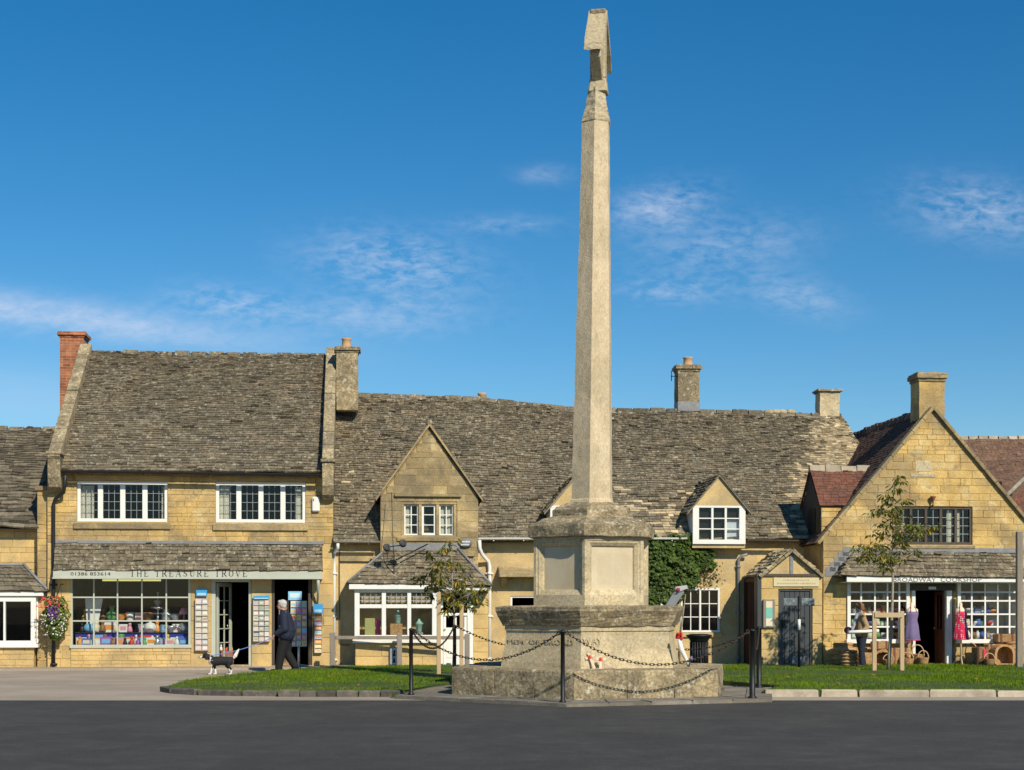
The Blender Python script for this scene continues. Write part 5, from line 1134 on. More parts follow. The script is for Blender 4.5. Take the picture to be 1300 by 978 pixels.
# cross head: post and arms under a steep gabled stone roof, seen edge-on
hr = Matrix.Translation((cx+.035, MC.y, 0)) @ Matrix.Rotation(R(-10), 4, 'Z')
mb = MB(); s0 = len(mb.v); mb.hexa([(-.17, -.16, 10.9), (.17, -.16, 10.9), (.17, .16, 10.9), (-.17, .16, 10.9), (-.15, -.14, 11.15), (.15, -.14, 11.15), (.15, .14, 11.15), (-.15, .14, 11.15)])
mb.box(-.14, .14, -.14, .14, 11.15, 12.15); mb.xform(hr); mb.part('cross_post', M['mono'], WM, bevel=.02)
mb = MB(); mb.prismx([(-.50, 11.42), (-.14, 11.1), (.14, 11.1), (.50, 11.42), (.50, 11.62), (0, 12.05), (-.50, 11.62)][::1], -.10, .10); mb.xform(hr); mb.part('cross_arms', M['mono'], WM, bevel=.02)
for sg in (-1, 1):
    mb = MB(); P = [(sg*.0, 12.27), (sg*.0, 12.42), (sg*.68, 11.60), (sg*.68, 11.48)]
    mb.prismx(P if sg < 0 else P[::-1], -.175, .165); mb.xform(hr); roughen(mb.part('roof_stone', M['mono'], WM, 'sloping roof slab over the cross arm'), 5, .014, 6.0)
mb = MB(); mb.box(-.15, .14, -.07, .07, 12.33, 12.43); mb.xform(hr); mb.part('roof_ridge', M['mono_d'], WM, bevel=.02)

# posts and chains round the memorial
names = ['slim black post directly in front of the memorial steps', 'black post at the front right corner of the memorial paving', 'black post behind the front right one, beside the right lawn', 'black post hidden behind the memorial', 'black post behind the left corner of the steps, by the young tree', 'black post on the left corner of the memorial paving']
PR = 3.4; tops = []
for k in range(6):
    p = hexpt(PR, k, .0, AF=19.2); h = 1.21 if k != 4 else 1.23; top = p+Vector((0, 0, h)); tops.append(p+Vector((0, 0, h-.035)))
    if k == 3: continue
    t = root('chain_post', names[k], 'post', p, frame=ID, group='posts of the memorial chain'); r = .036 if k in (0, 4, 5) else .050
    mb = MB(); mb.lathe([(r*1.6, .05), (r*1.6, .08), (r, .1), (r*.93, h-.03), (r*1.1, h-.028), (r*1.1, h-.005), (r*.5, h+.012), (.003, h+.014)], p, 12); mb.part('post', M['black'], t)
    mb = MB()
    for j in (-1, 1):
        d = (hexpt(PR, k+j, AF=19.2)-p).normalized(); c_ = p+d*(r+.035)+Vector((0, 0, h-.035)); nn = Vector((0, 0, 1)); pts = [c_+d*.032*math.cos(a)+nn*.032*math.sin(a) for a in [2*math.pi*i/10 for i in range(11)]]; mb.tube(pts, .008, 5)
    mb.part('ring', M['iron'], t)
def link_mesh():
    mb = MB(); n = 12; pts = []
    for i in range(n+1):
        a = 2*math.pi*i/n; pts.append(Vector((.034*math.cos(a)+(.012 if math.cos(a) > 0 else -.012), .017*math.sin(a), 0)))
    mb.tube(pts, .0075, 5); return mb
LM = link_mesh()
clab = ['chain sagging across the left front of the memorial steps', 'rusty chain sagging across the front of the memorial base', 'short chain at the right corner of the memorial paving', 'chain running behind the litter bin to the right corner post', 'chain passing behind the memorial on the left', 'dark chain hanging steeply in a V left of the steps']
def chain(a, b, sag, lab):
    n = 60; P = []
    for i in range(n+1): t = i/n; P.append(a.lerp(b, t)-Vector((0, 0, sag*4*t*(1-t))))
    S_ = [0]
    for i in range(n): S_.append(S_[-1]+(P[i+1]-P[i]).length)
    m = int(S_[-1]/.068); mb = MB(); i = 0
    for j in range(m):
        s = (j+.5)/m*S_[-1]
        while S_[i+1] < s: i += 1
        p = P[i].lerp(P[i+1], (s-S_[i])/(S_[i+1]-S_[i])); d = (P[i+1]-P[i]).normalized(); side = d.cross(Vector((0, 0, 1))).normalized(); up = side.cross(d)
        if j % 2: side, up = up, -side
        Mx = Matrix(((d.x, side.x, up.x, p.x), (d.y, side.y, up.y, p.y), (d.z, side.z, up.z, p.z), (0, 0, 0, 1))); o = mb.pts([Mx @ Vector(v) for v in LM.v])
        for f in LM.f: mb.face([o+q for q in f], 0, .5, True)
    return mb.thing('chain', M['iron'], lab, 'chain', at=a, frame=ID, group='chains round the memorial')
for k, sag in ((5, .47), (0, .53), (1, .35), (2, .42), (3, .42), (4, .36)):
    a, b = tops[k], tops[(k+1) % 6]; d = (b-a).normalized()*.07
    chain(a+d, b-d, sag, {5: clab[0], 0: clab[1], 1: clab[2], 2: clab[3], 3: clab[4], 4: clab[5]}[k])
# poppy crosses, wreath ribbon, tilted sign
def cross_small(px, py, y, h, lean, lab, lie=False):
    p = Vector((WX(px, y), y, .535)); t = root('remembrance_cross', lab, 'small cross', p, frame=ID, group='remembrance crosses on the step')
    Mx = Matrix.Translation(p) @ Matrix.Rotation(lean, 4, 'Y') @ Matrix.Rotation(R(-14), 4, 'X')
    mb = MB(); mb.box(-.022, .022, -.008, .008, 0, h); mb.box(-.085, .085, -.009, .009, h*.66, h*.66+.045); mb.xform(Mx); mb.part('wooden_cross', paint((.72, .55, .42)), t, bevel=.004)
    mb = MB(); mb.ball((0, -.014, h*.66+.022), .036, 7, sc=(1, .35, 1)); mb.xform(Mx); po = mb.part('poppy', paint((.70, .10, .06)), t)
    mb = MB(); mb.ball((0, -.028, h*.66+.022), .01, 6); mb.xform(Mx); mb.part('poppy_centre', paint((.02, .02, .02)), po)
cross_small(755, 848, 26.85, .30, R(-22), 'small wooden cross with poppy leaning left, left of the two')
cross_small(762, 848, 26.8, .22, R(4), 'small upright wooden cross with poppy, right of the two')
mb = MB(); p = Vector((WX(767, 26.75), 26.75, .545)); mb.hexa([p+Vector(q) for q in ((0, 0, 0), (.2, -.02, 0), (.2, .03, 0), (0, .03, 0), (-.0, 0, .09), (.14, -.02, .02), (.14, .03, .02), (0, .03, .09))]); mb.thing('wooden_stake', paint((.62, .47, .33)), 'pale wooden stake lying beside the two little crosses', 'stake', at=p, frame=ID, bevel=.004)
p = Vector((WX(868, 27.4)+.02, 27.35, .535)); t = root('flower_spray', 'white wrapped flower spray with red tip leaning on the right corner of the memorial base', 'flowers', p, frame=ID)
mb = MB(); tp = Vector((WX(864, 27.3)-.02, 27.3, 1.0)); mb.tube([p+Vector((.06, 0, .03)), p.lerp(tp, .3)+Vector((.05, 0, 0)), p.lerp(tp, .7), tp+Vector((0, 0, .03))], [.02, .035, .045, .035], 8); mb.part('wrapping', M['white'], t)
mb = MB(); rnd = random.Random(3)
for i in range(14): mb.ball(tp+Vector((rnd.uniform(-.05, .05), rnd.uniform(-.05, .03), .05+rnd.uniform(-.02, .09))), .024, 5)
mb.part('flower_head', paint((.65, .03, .04)), t)
mb = MB(); mb.tube([p+Vector((.05, 0, .02)), p+Vector((.11, -.02, .2))], .025, 6); mb.ball(p+Vector((.1, -.03, .15)), .04, 6); mb.part('ribbon', paint((.12, .12, .2)), t)
sp = Vector((WX(852, 33.5), 33.5, 0)); t = root('tilted_panel', 'tilted grey panel with dark red roundel rising behind the memorial ledge', 'panel', sp, frame=ID)
mb = MB(); q = lambda px, py, dy=0: Vector((WX(px, 33.5), 33.5+dy, WZ(py, 33.5))); P = [q(843, 772), q(853, 776), q(869, 752), q(860, 744)]
P2 = [p+Vector((0, .12, 0)) for p in P]; mb.hexa([P[0], P[1], P2[1], P2[0], P[3], P[2], P2[2], P2[3]]); mb.part('panel_board', M['greypipe'], t, bevel=.01)
mb = MB(); P = [q(856, 754, -.03), q(873, 747, -.03), q(872, 743, -.03), q(858, 745, -.03)]; P2 = [p+Vector((0, .1, 0)) for p in P]; mb.hexa([P[0], P[1], P2[1], P2[0], P[3], P[2], P2[2], P2[3]]); mb.part('panel_top', paint((.45, .46, .47)), t)
mb = MB(); c_ = q(860.5, 749, -.05); mb.lathe([(.005, 0), (.045, 0), (.045, .02), (.005, .02)], (0, 0, 0), 14); mb.xform(Matrix.Translation(c_) @ Matrix.Rotation(R(90), 4, 'X')); mb.part('roundel', paint((.28, .03, .06)), t)
mb = MB(); P = [q(838, 774, -.02), q(849, 775, -.02), q(839, 766, -.02)]; i0 = mb.pts(P+[p+Vector((0, .2, 0)) for p in P]); [mb.face([i0+z for z in f]) for f in ((0, 1, 2), (5, 4, 3), (0, 3, 4, 1), (1, 4, 5, 2), (2, 5, 3, 0))]; mb.part('panel_foot', M['white'], t)
mb = MB(); mb.tube([Vector((sp.x-.02, 33.57, .08)), Vector((sp.x, 33.57, WZ(768, 33.5)))], .03, 8); mb.part('pole', M['greypipe'], t)

# ================================================================ LITTER BIN
y = 35.5; c_ = Vector((WX(887.5, y), y, .1)); s = .001*y/2; H_ = WZ(805, y)-.1; t = root('litter_bin', 'round fluted black litter bin with flared lid right of the memorial', 'litter bin', c_, frame=ID); r = 12.2/2000*y
mb = MB(); mb.lathe([(r*.9, 0), (r*.92, .04), (r*.84, .05), (r*.84, H_*.8), (r*.9, H_*.82)], c_, 24); bd = mb.part('body', M['black'], t)
for i in range(20):
    a = 2*math.pi*i/20; mb = MB(); mb.tube([c_+Vector((r*.88*math.cos(a), r*.88*math.sin(a), .06)), c_+Vector((r*.88*math.cos(a), r*.88*math.sin(a), H_*.8))], .022, 6); mb.part('rib', M['black'], bd)
mb = MB(); mb.lathe([(r*.9, H_*.8), (r*1.0, H_*.84), (r*1.1, H_*.9), (r*1.36, H_*.945), (r*1.38, H_*.97), (r*1.1, H_*.985), (r*.9, H_), (r*.6, H_), (r*.55, H_*.9), (r*.5, H_*.7)], c_, 28); mb.part('lid', M['black'], t)

# ================================================================ TREES
def leaf_cluster(mb, c, n, size, rnd, spread, droop=.4, palette=(0,)):
    for _ in range(n):
        d = Vector((rnd.gauss(0, 1), rnd.gauss(0, 1), rnd.gauss(0, .55))); d.normalize(); d *= rnd.uniform(.2, 1)*spread; p = c+d
        out = Vector((d.x, d.y, -abs(droop)*spread)).normalized(); side = out.cross(Vector((rnd.uniform(-.4, .4), rnd.uniform(-.4, .4), 1))).normalized(); L = size*rnd.uniform(.7, 1.4); w = L*.17; t = min(1, max(0, rnd.gauss(.5, .25))); mi = rnd.choice(palette)
        up = side.cross(out)*.15*L
        i = mb.pts([p, p+out*L*.5+side*w+up, p+out*L, p+out*L*.5-side*w+up]); mb.face([i, i+1, i+2], mi, t); mb.face([i, i+2, i+3], mi, t*.85)
def tree(px, y, ytop, ybase, label, crown, seed, r0=.035, lean=0.0, palette=(0, 0, 0, 1)):
    rnd = random.Random(seed); zt = WZ(ytop, y); base = Vector((WX(px, y), y, .09)); t = root('young_tree', label, 'tree', base, frame=ID)
    mb = MB(); pts = [base+Vector((lean*f+.03*math.sin(f*5), .02*math.cos(f*6), (zt-.1)*f)) for f in [i/12 for i in range(13)]]
    mb.tube(pts, [r0*(1.25-f/12*1.05) for f in range(13)], 8); tk = mb.part('trunk', M['bark'], t)
    lf = MB(); cen = []
    for (cx_, cy_, rx, rz, n) in crown:
        c0 = Vector((WX(cx_, y), y, WZ(cy_, y))); rxm, rzm = rx/FPX*y, rz/FPX*y
        for _ in range(n):
            a = rnd.uniform(0, 6.28); q = rnd.uniform(.15, 1)**.6; c1 = c0+Vector((rxm*q*math.cos(a), rxm*.9*rnd.uniform(-1, 1)*q, rzm*q*math.sin(a))); cen.append(c1)
            leaf_cluster(lf, c1, rnd.randint(9, 15), .14, rnd, .12, palette=palette)
    fo = lf.part('crown', [M['leaf_t'], M['leaf_y']], t, kind='stuff')
    for i, c1 in enumerate(cen):
        zf = min(max(c1.z-.25*abs(c1.x-base.x)-.12, base.z+1.2), zt-.15); f = (zf-base.z)/(zt-.1); p0 = base+Vector((lean*f+.03*math.sin(f*5), .02*math.cos(f*6), (zt-.1)*f)); mb = MB(); mb.tube([p0, p0.lerp(c1, .5)+Vector((0, 0, .03)), c1], [.010, .007, .003], 5); mb.part('branch', M['bark'], tk)
    return t
tree(575, 35.2, 683, 855, 'slender young tree with green and yellow leaves between two stakes, left of the memorial',
     [(570, 692, 12, 10, 4), (562, 712, 20, 14, 7), (575, 728, 30, 16, 14), (566, 748, 30, 13, 11), (590, 752, 20, 14, 6), (572, 768, 24, 10, 7), (541, 735, 14, 8, 4), (600, 745, 22, 8, 5), (604, 766, 12, 8, 4)], 5, palette=(0, 0, 1), r0=.025)
tree(1128, 37.2, 606, 851, 'slender young tree with pale trunk and olive leaves in front of the cookshop',
     [(1137, 615, 10, 9, 4), (1136, 633, 16, 10, 6), (1130, 655, 30, 12, 11), (1143, 672, 45, 12, 16), (1128, 688, 38, 9, 12), (1112, 703, 30, 10, 10), (1148, 706, 28, 8, 7), (1165, 672, 22, 8, 6), (1130, 716, 22, 7, 5), (1095, 697, 12, 7, 3)], 8, lean=.16, palette=(0, 0, 0, 0, 0, 0, 1), r0=.038)
for px, y0_, y1_, lab in ((557, 752, 855, 'pale wooden stake left of the small tree by the memorial'), (586, 768, 848, 'pale wooden stake right of the small tree by the memorial')):
    y = 35.0; p = Vector((WX(px, y), y, .08)); mb = MB(); mb.box(p.x-.045, p.x+.045, y-.04, y+.04, .08, WZ(y0_, y)); mb.thing('tree_stake', M['wood_p'], lab, 'stake', at=p, frame=ID, group='stakes of the left young tree', bevel=.01)
y = 36.9; p = Vector((WX(1128, y), y, .08)); t = root('tree_guard', 'pale timber frame of two stakes and a rail around the slender tree before the cookshop', 'tree guard', p, frame=ID)
for px in (1110, 1145): x = WX(px, y); mb = MB(); mb.box(x-.05, x+.05, y-.03, y+.03, .08, WZ(776, y)); mb.part('stake', M['wood_p'], t, bevel=.01)
for yy2 in (-.045, .045): mb = MB(); mb.box(WX(1110, y)+.0, WX(1145, y), y+yy2-.012, y+yy2+.012, WZ(784, y), WZ(778, y)); mb.part('rail', M['wood_p'], t)
# ivy on the wall
iv = root('ivy_plant', 'dense dark green ivy bush climbing the house wall right of the memorial pedestal', 'ivy', F(865, 770, vB-.1)); rnd = random.Random(31); lf = MB()
for i in range(9000):
    px, py = rnd.uniform(815, 912), rnd.uniform(676, 776); top = 680+10*noise.noise((px*.06, 1, 2))-(0 if px < 885 else -(px-885)*.6)
    right = 893+14*noise.noise((py*.09, 4, 1)) + (12 if 690 < py < 722 else 0) - max(0, (py-728))*.85
    if py < top or px > right: continue
    dep = .10+.34*max(0, 1-((px-852)/52)**2)*(.6+.5*noise.noise((px*.08, py*.08, 7)))+.1*noise.noise((px*.25, py*.25, 3)); v = vB-dep-rnd.uniform(0, .06)
    if rnd.random() < .3: v += .05
    p = F(px, py, v); a = rnd.uniform(0, 6.28); s_ = rnd.uniform(.022, .05); n = Vector((rnd.uniform(-.8, .8), -1, rnd.uniform(.1, 1.2))).normalized(); ux_ = n.cross(Vector((math.sin(a), .2, math.cos(a)))).normalized(); vx_ = n.cross(ux_)
    t_ = min(1, max(0, .45+rnd.gauss(0, .2)+.3*noise.noise((px*.07, py*.07, 11)))); i0 = lf.pts([p-ux_*s_, p-vx_*s_*.8, p+ux_*s_, p+vx_*s_*1.1]); lf.face([i0, i0+1, i0+2, i0+3], 0, t_)
for i in range(260):
    px = rnd.gauss(884, 14); py = rnd.gauss(730, 9)
    p = F(px, py, vB-rnd.uniform(.02, .1)); s_ = rnd.uniform(.02, .035); a = rnd.uniform(0, 6); i0 = lf.pts([p+Vector((s_*math.cos(a+k*1.57), -.01*k, s_*math.sin(a+k*1.57))) for k in range(4)]); lf.face([i0+3, i0+2, i0+1, i0], rnd.choice((0, 1)), .6)
lf.part('foliage', [M['leaf_ivy'], mat('reddish_ivy_leaf', (.14, .07, .03), .6, tint=.4, bump=0)], iv, kind='stuff')
for px0, px1 in ((850, 840), (862, 872), (845, 830)): mb = MB(); mb.tube([F(px0, 845, vB-.03), F(px0+3, 800, vB-.04), F(px1, 740, vB-.05), F(px1+6, 700, vB-.05)], [.025, .02, .015, .01], 6); mb.part('stem', M['bark'], iv)

# ================================================================ FENCE, SIGNPOST, MARKERS, POST
y = 40.3; fx = root('rail_fence', 'weathered grey post-and-rail fence before the white bay window', 'fence', Vector((WX(505, y), y, .08)), frame=ID)
for px, yt in ((422, 803), (507, 804), (593, 805)): x = WX(px, y); mb = MB(); mb.box(x-.065, x+.065, y-.05, y+.05, .08, WZ(yt, y)); mb.part('post', M['wood_g'], fx, bevel=.015)
for a, b in ((425.5, 503.5), (510.5, 589.5)): mb = MB(); mb.box(WX(a, y), WX(b, y), y-.03, y+.03, WZ(812, y), WZ(807.5, y)); mb.part('rail', M['wood_g'], fx, bevel=.008)
y = 40.6; x = WX(500, y); t = root('marker_post', 'short white-faced marker bollard with black markings beside the fence post', 'bollard', Vector((x, y, .08)), frame=ID)
mb = MB(); mb.box(x-.10, x+.10, y-.06, y+.06, .08, WZ(823, y)); mb.part('body', paint((.55, .56, .58)), t, bevel=.03)
for z in (WZ(830, y), WZ(838, y)): mb = MB(); mb.prism([(x-.03, z-.07), (x+.05, z-.07), (x+.03, z+.05), (x-.0, z+.07)], y-.066, y-.061); mb.part('marking', M['black'], t)
mb = MB(); mb.ball((x+.02, y-.07, WZ(827, y)), .03, 6); mb.part('top_mark', M['black'], t)
y = 38.9; x = WX(1014.5, y); t = root('finger_signpost', 'slim black signpost with two dark grey arms in front of the plank door', 'signpost', Vector((x, y, .08)), frame=ID)
mb = MB(); mb.tube([(x, y, .05), (x, y, WZ(757, y))], .034, 10); mb.part('pole', M['black'], t)
mb = MB(); mb.tube([(x, y, WZ(800, y)), (x, y, WZ(786.5, y))], .037, 10); mb.part('white_band', M['white'], t)
sg_ = mat('reflective_grey_sign', (.13, .15, .16), .35, light=(.45, .5, .5), scale=7, amt=.6, bump=0)
for a, b in ((994, 1012), (1017, 1034)): mb = MB(); mb.box(WX(a, y), WX(b, y), y-.02, y+.02, WZ(769.5, y), WZ(759.5, y)); mb.part('sign_arm', sg_, t, bevel=.012)
mb = MB(); mb.tube([(x, y, WZ(769, y)), (x-.1, y, WZ(771, y)), (x-.13, y, WZ(774, y)), (x-.06, y, WZ(774, y))], .02, 6); mb.part('bracket', M['black'], t)
y = 39.2; x = WX(1294, y); mb = MB(); mb.box(x-.075, x+.075, y-.07, y+.07, .06, WZ(675, y)); mb.thing('timber_post', M['wood_g'], 'tall square grey timber post at the far right in front of the shop window', 'post', at=Vector((x, y, .06)), frame=ID, bevel=.015)
# lamp bracket over the bay roof
b0 = F(500, 742, vG-.35); hd = F(499, 693, vG-.75); t = root('spotlight_bracket', 'spindly spotlight bracket with two dark lamp heads over the bay roof', 'light bracket', b0)
mb = MB(); mb.tube([b0, Vector((b0.x, hd.y, hd.z-.25)), hd], .014, 6); mb.tube([Vector((b0.x, hd.y, hd.z-.25)), F(493, 715, vG-.6), F(491, 700, vG-.75)], .012, 6); mb.tube([F(503, 711, vG-.6), F(543, 691, vG-.2)], .017, 6); mb.tube([F(486, 695, vG-.75), F(515, 692, vG-.75)], .014, 6)
mb.tube([hd, F(497, 625, vG-.35)], .008, 5); mb.part('bracket', M['black'], t)
for px, py in ((491, 697.5), (511.5, 692)):
    c_ = F(px, py, vG-.78); mb = MB(); mb.lathe([(.03, -.02), (.09, .03), (.10, .12), (.09, .14), (.05, .1)], (0, 0, 0), 12); mb.xform(Matrix.Translation(c_) @ Matrix.Rotation(R(65), 4, 'X')); mb.part('lamp_head', M['black'], t)
# oval sign
c_ = F(590.5, 689.5, vG-.04); t = root('oval_sign', 'small oval dark grey sign with white lettering on the dormer wall', 'sign', c_); mb = MB()
for r0_, z0_, m_ in ((1, 0, 0),): mb.lathe([(.005, 0), (.19, 0), (.19, .03), (.005, .03)], (0, 0, 0), 28)
mb.xform(Matrix.Translation(c_) @ Matrix.Diagonal((1, 1, .62, 1)) @ Matrix.Rotation(R(90), 4, 'X')); mb.part('board', paint((.16, .18, .21)), t)
mb = MB(); rnd = random.Random(2)
for z in (.03, -.045):
    x = -.11
    while x < .1: l = rnd.uniform(.015, .03); mb.box(c_.x+x, c_.x+x+l, c_.y-.036, c_.y-.032, c_.z+z-.02, c_.z+z+.02); x += l+.01
mb.part('sign_lettering', M['white'], t, 'two rows of white letters too small to read')

# ================================================================ HANGING BASKET
c_ = F(71, 785, -.32); hb_ = root('hanging_basket', 'overflowing hanging basket with red, purple and white flowers on the shop pier', 'flower basket', c_); rnd = random.Random(12); lf = MB()
mb = MB(); mb.lathe([(.03, -.2), (.16, -.1), (.2, .05), (.2, .08), (.16, .06)], c_+Vector((0, 0, .15)), 14); mb.part('basket', M['wick'], hb_)
mb = MB(); tp = F(77, 742, -.3); mb.tube([Vector((tp.x, .0, tp.z)), tp], .012, 6); [mb.tube([tp, c_+Vector((.18*math.cos(a), .18*math.sin(a), .22))], .005, 4) for a in (0, 2.1, 4.2)]; mb.part('hanger', M['black'], hb_)
for i in range(1500):
    a, b = rnd.uniform(0, 6.28), rnd.uniform(-1, 1); zz = b*.62; rr_ = (.36-.16*max(0, -b)**1.5)*(1-abs(b)**3*.4)*(.8+.3*noise.noise((math.cos(a)*2, b*3, 2)))
    p = c_+Vector((rr_*math.cos(a)*1.1, max(-.34, rr_*.75*math.sin(a)), zz*.9)); s_ = rnd.uniform(.018, .04); n = (p-c_); n.z *= .5; n = (n.normalized()+Vector((rnd.uniform(-.5, .5), rnd.uniform(-.5, .5), rnd.uniform(-.2, .8)))).normalized(); ux_ = n.cross(Vector((rnd.uniform(-1, 1), rnd.uniform(-1, 1), 1))).normalized(); vx_ = n.cross(ux_)
    i0 = lf.pts([p-ux_*s_, p-vx_*s_, p+ux_*s_, p+vx_*s_]); lf.face([i0, i0+1, i0+2, i0+3], 0, min(1, max(0, rnd.gauss(.5, .25))))
lf.part('foliage', [mat('basket_leaf', (.13, .20, .03), .6, dark=(.07, .10, .02), scale=9, amt=.7, tint=.5, bump=0)], hb_, kind='stuff')
for nm, c3, n_, zr_, xr_ in (('red_flowers', (.72, .05, .06), 34, (.28, .55), (-.32, .18)), ('pink_flowers', (.68, .16, .25), 22, (.25, .5), (-.42, .3)), ('purple_flowers', (.13, .04, .28), 60, (-.02, .30), (-.16, .14)), ('white_flowers', (.62, .60, .55), 60, (-.45, .12), (-.34, .34))):
    mb = MB()
    for i in range(n_): p = c_+Vector((rnd.uniform(*xr_), rnd.uniform(-.38, -.26), rnd.uniform(*zr_))); mb.ball(p, rnd.uniform(.012, .026), 5)
    mb.part(nm, paint(c3), hb_, kind='stuff')

# ================================================================ PEOPLE AND DOG
def fuse(mb, voxel, smooth=4, m=None):
    """one continuous organic surface out of overlapping tapered volumes"""
    me = mb.mesh('body', []); o = bpy.data.objects.new('tmp', me); link(o)
    r = o.modifiers.new('r', 'REMESH'); r.mode = 'VOXEL'; r.voxel_size = voxel; r.use_smooth_shade = True
    s = o.modifiers.new('s', 'SMOOTH'); s.factor = .5; s.iterations = smooth
    dg = bpy.context.evaluated_depsgraph_get(); dg.update(); out = bpy.data.meshes.new_from_object(o.evaluated_get(dg)); bpy.data.objects.remove(o)
    out.materials.clear(); out.materials.append(m); out.polygons.foreach_set('use_smooth', [True]*len(out.polygons)); return out
def cap(mb, a, b, r0, r1, n=12):
    a, b = Vector(a), Vector(b); d = (b-a); L = d.length; d = d/L if L > 1e-6 else Vector((0, 0, 1)); P = []; rr = []
    for k in (0, .35, .7, .92): P.append(a-d*r0*math.cos(k*math.pi/2)); rr.append(max(.001, r0*math.sin(k*math.pi/2)))
    P.append(a); rr.append(r0)
    P.append(b); rr.append(r1)
    for k in (.92, .7, .35, 0): P.append(b+d*r1*math.cos(k*math.pi/2)); rr.append(max(.001, r1*math.sin(k*math.pi/2)))
    mb.tube(P, rr, n)
def addm(me, name, parent, label=None):
    if parent.get('_fused'):
        off = org(parent)
        for v in me.vertices: v.co -= off
    me.name = name; o = bpy.data.objects.new(name, me); link(o); o.parent = parent
    if label: o['label'] = label
    return o
def head(mb, c, fx, s=1.0, yaw=0.0):
    """skull, jaw, nose, chin, ears; fx = facing along x (+1/-1)"""
    e = lambda dx, dy, dz, r, sc: mb.ball((c[0]+fx*dx*s, c[1]+dy*s, c[2]+dz*s), r*s, 12, sc=sc)
    e(-.012, 0, .02, .098, (1.0, .80, 1.05)); e(.03, 0, -.045, .066, (1.0, .82, 1.1)); e(.062, 0, -.085, .03, (1, 1.0, .8))
    e(.098, 0, -.018, .016, (1.1, .8, 1.3)); e(.107, 0, -.028, .012, (1, 1, .8)); e(.084, 0, -.055, .014, (.9, 1.7, .5)); e(.082, 0, -.066, .012, (.9, 1.5, .5)); e(.083, 0, .022, .02, (.7, 2.2, .5))
    for sy in (-1, 1): e(-.005, sy*.082, -.012, .022, (.75, .35, 1.3))
def hand(mb, w, d, side, s=1.0, curl=.5, up=Vector((0, 0, 1))):
    """palm and five fingers leaving the wrist w in direction d, curled"""
    w, d = Vector(w), Vector(d).normalized(); side = Vector(side).normalized(); nn = d.cross(side).normalized(); pc = w+d*.045*s
    for q in (-.022, 0, .022): cap(mb, w+side*q*.7*s, w+d*.085*s+side*q*s, .017*s, .014*s, 8)
    for i, (q, L) in enumerate(((-.031, .062), (-.010, .076), (.012, .072), (.032, .055))):
        p = w+d*.088*s+side*q*s; L *= s; d1 = (d*math.cos(curl)+nn*math.sin(curl)); d2 = (d*math.cos(curl*2.2)+nn*math.sin(curl*2.2)); m_ = p+d1*L*.5
        cap(mb, p, m_, .0095*s, .0085*s, 6); cap(mb, m_, m_+d2*L*.5, .0085*s, .007*s, 6)
    p = w+d*.03*s-side*.026*s; d1 = (d*.7-side*.7+nn*.2).normalized(); m_ = p+d1*.035*s; cap(mb, p, m_, .012*s, .010*s, 6); cap(mb, m_, m_+(d*.9+nn*.5).normalized()*.03*s, .010*s, .008*s, 6)
def eyes(parent, c, fx, s=1.0):
    mb = MB()
    for sy in (-1, 1): mb.ball((c[0]+fx*.083*s, c[1]+sy*.032*s, c[2]+.004*s), .011*s, 7)
    mb.part('eyes', paint((.05, .04, .035), .3), parent)

# --- man walking left, drawing a dog on a lead
gy = 37.9; gx = WX(362, gy); mr = root('person', 'white-haired man in navy jacket and black trousers walking left with a dog lead', 'person', (gx, gy, .0), frame=ID); mr['_fused'] = 1
def L_(x, y, z): return Vector((gx-x, gy+y, z))     # x forward is to the left
Hc = L_(.085, 0, 1.625); sh_ = L_(.02, 0, 1.40)
b = MB(); head(b, Hc, -1); cap(b, L_(.03, 0, 1.42), L_(.05, 0, 1.55), .06, .055)
cap(b, L_(-.04, -.10, .92), L_(.0, -.12, 1.34), .13, .11); cap(b, L_(-.04, .10, .92), L_(.0, .12, 1.34), .13, .11); cap(b, L_(.01, -.17, 1.38), L_(.01, .17, 1.38), .07, .07)
for sy, kx, kz, ax, az_ in ((-1, .08, .50, .14, .10), (1, -.02, .50, -.24, .13)):
    cap(b, L_(-.03, sy*.09, .90), L_(kx, sy*.10, kz), .095, .062); cap(b, L_(kx, sy*.10, kz), L_(ax, sy*.10, az_), .06, .04); cap(b, L_(ax-.04, sy*.10, az_-.03), L_(ax+.12, sy*.11, az_-.055), .042, .035)
ar = ((-1, L_(.0, -.22, 1.36), L_(-.03, -.29, 1.06), L_(.20, -.27, .93)), (1, L_(.0, .22, 1.36), L_(-.08, .27, 1.08), L_(-.02, .25, .84)))
for sy, s_, e_, w_ in ar: cap(b, s_, e_, .052, .042); cap(b, e_, w_, .042, .03)
hand(b, ar[0][3], L_(.5, 0, -.6)-L_(0, 0, 0), (0, 1, 0), 1.0, .6); hand(b, ar[1][3], L_(.1, 0, -1)-L_(0, 0, 0), (-1, 0, 0), 1.0, .4)
addm(fuse(b, .0085, 3, M['skin']), 'body', mr); eyes(mr, Hc, -1)
b = MB(); cap(b, L_(-.04, -.085, 1.02), L_(.0, -.11, 1.31), .205, .165); cap(b, L_(-.04, .085, 1.02), L_(.0, .11, 1.31), .205, .165); cap(b, L_(-.03, -.10, .93), L_(-.03, .10, .93), .20, .20); cap(b, L_(.0, -.19, 1.38), L_(.0, .19, 1.38), .085, .085); cap(b, L_(-.05, 0, 1.3), L_(-.035, 0, 1.42), .11, .09); cap(b, L_(.05, 0, 1.42), L_(.055, 0, 1.47), .085, .08)
for sy, s_, e_, w_ in ar: cap(b, s_, e_, .105, .095); cap(b, e_, e_.lerp(w_, .84), .092, .07)
b.box(gx-.02, gx+.02, gy-.05, gy+.05, .8, .82)
j = addm(fuse(b, .015, 4, M['navy']), 'jacket', mr)
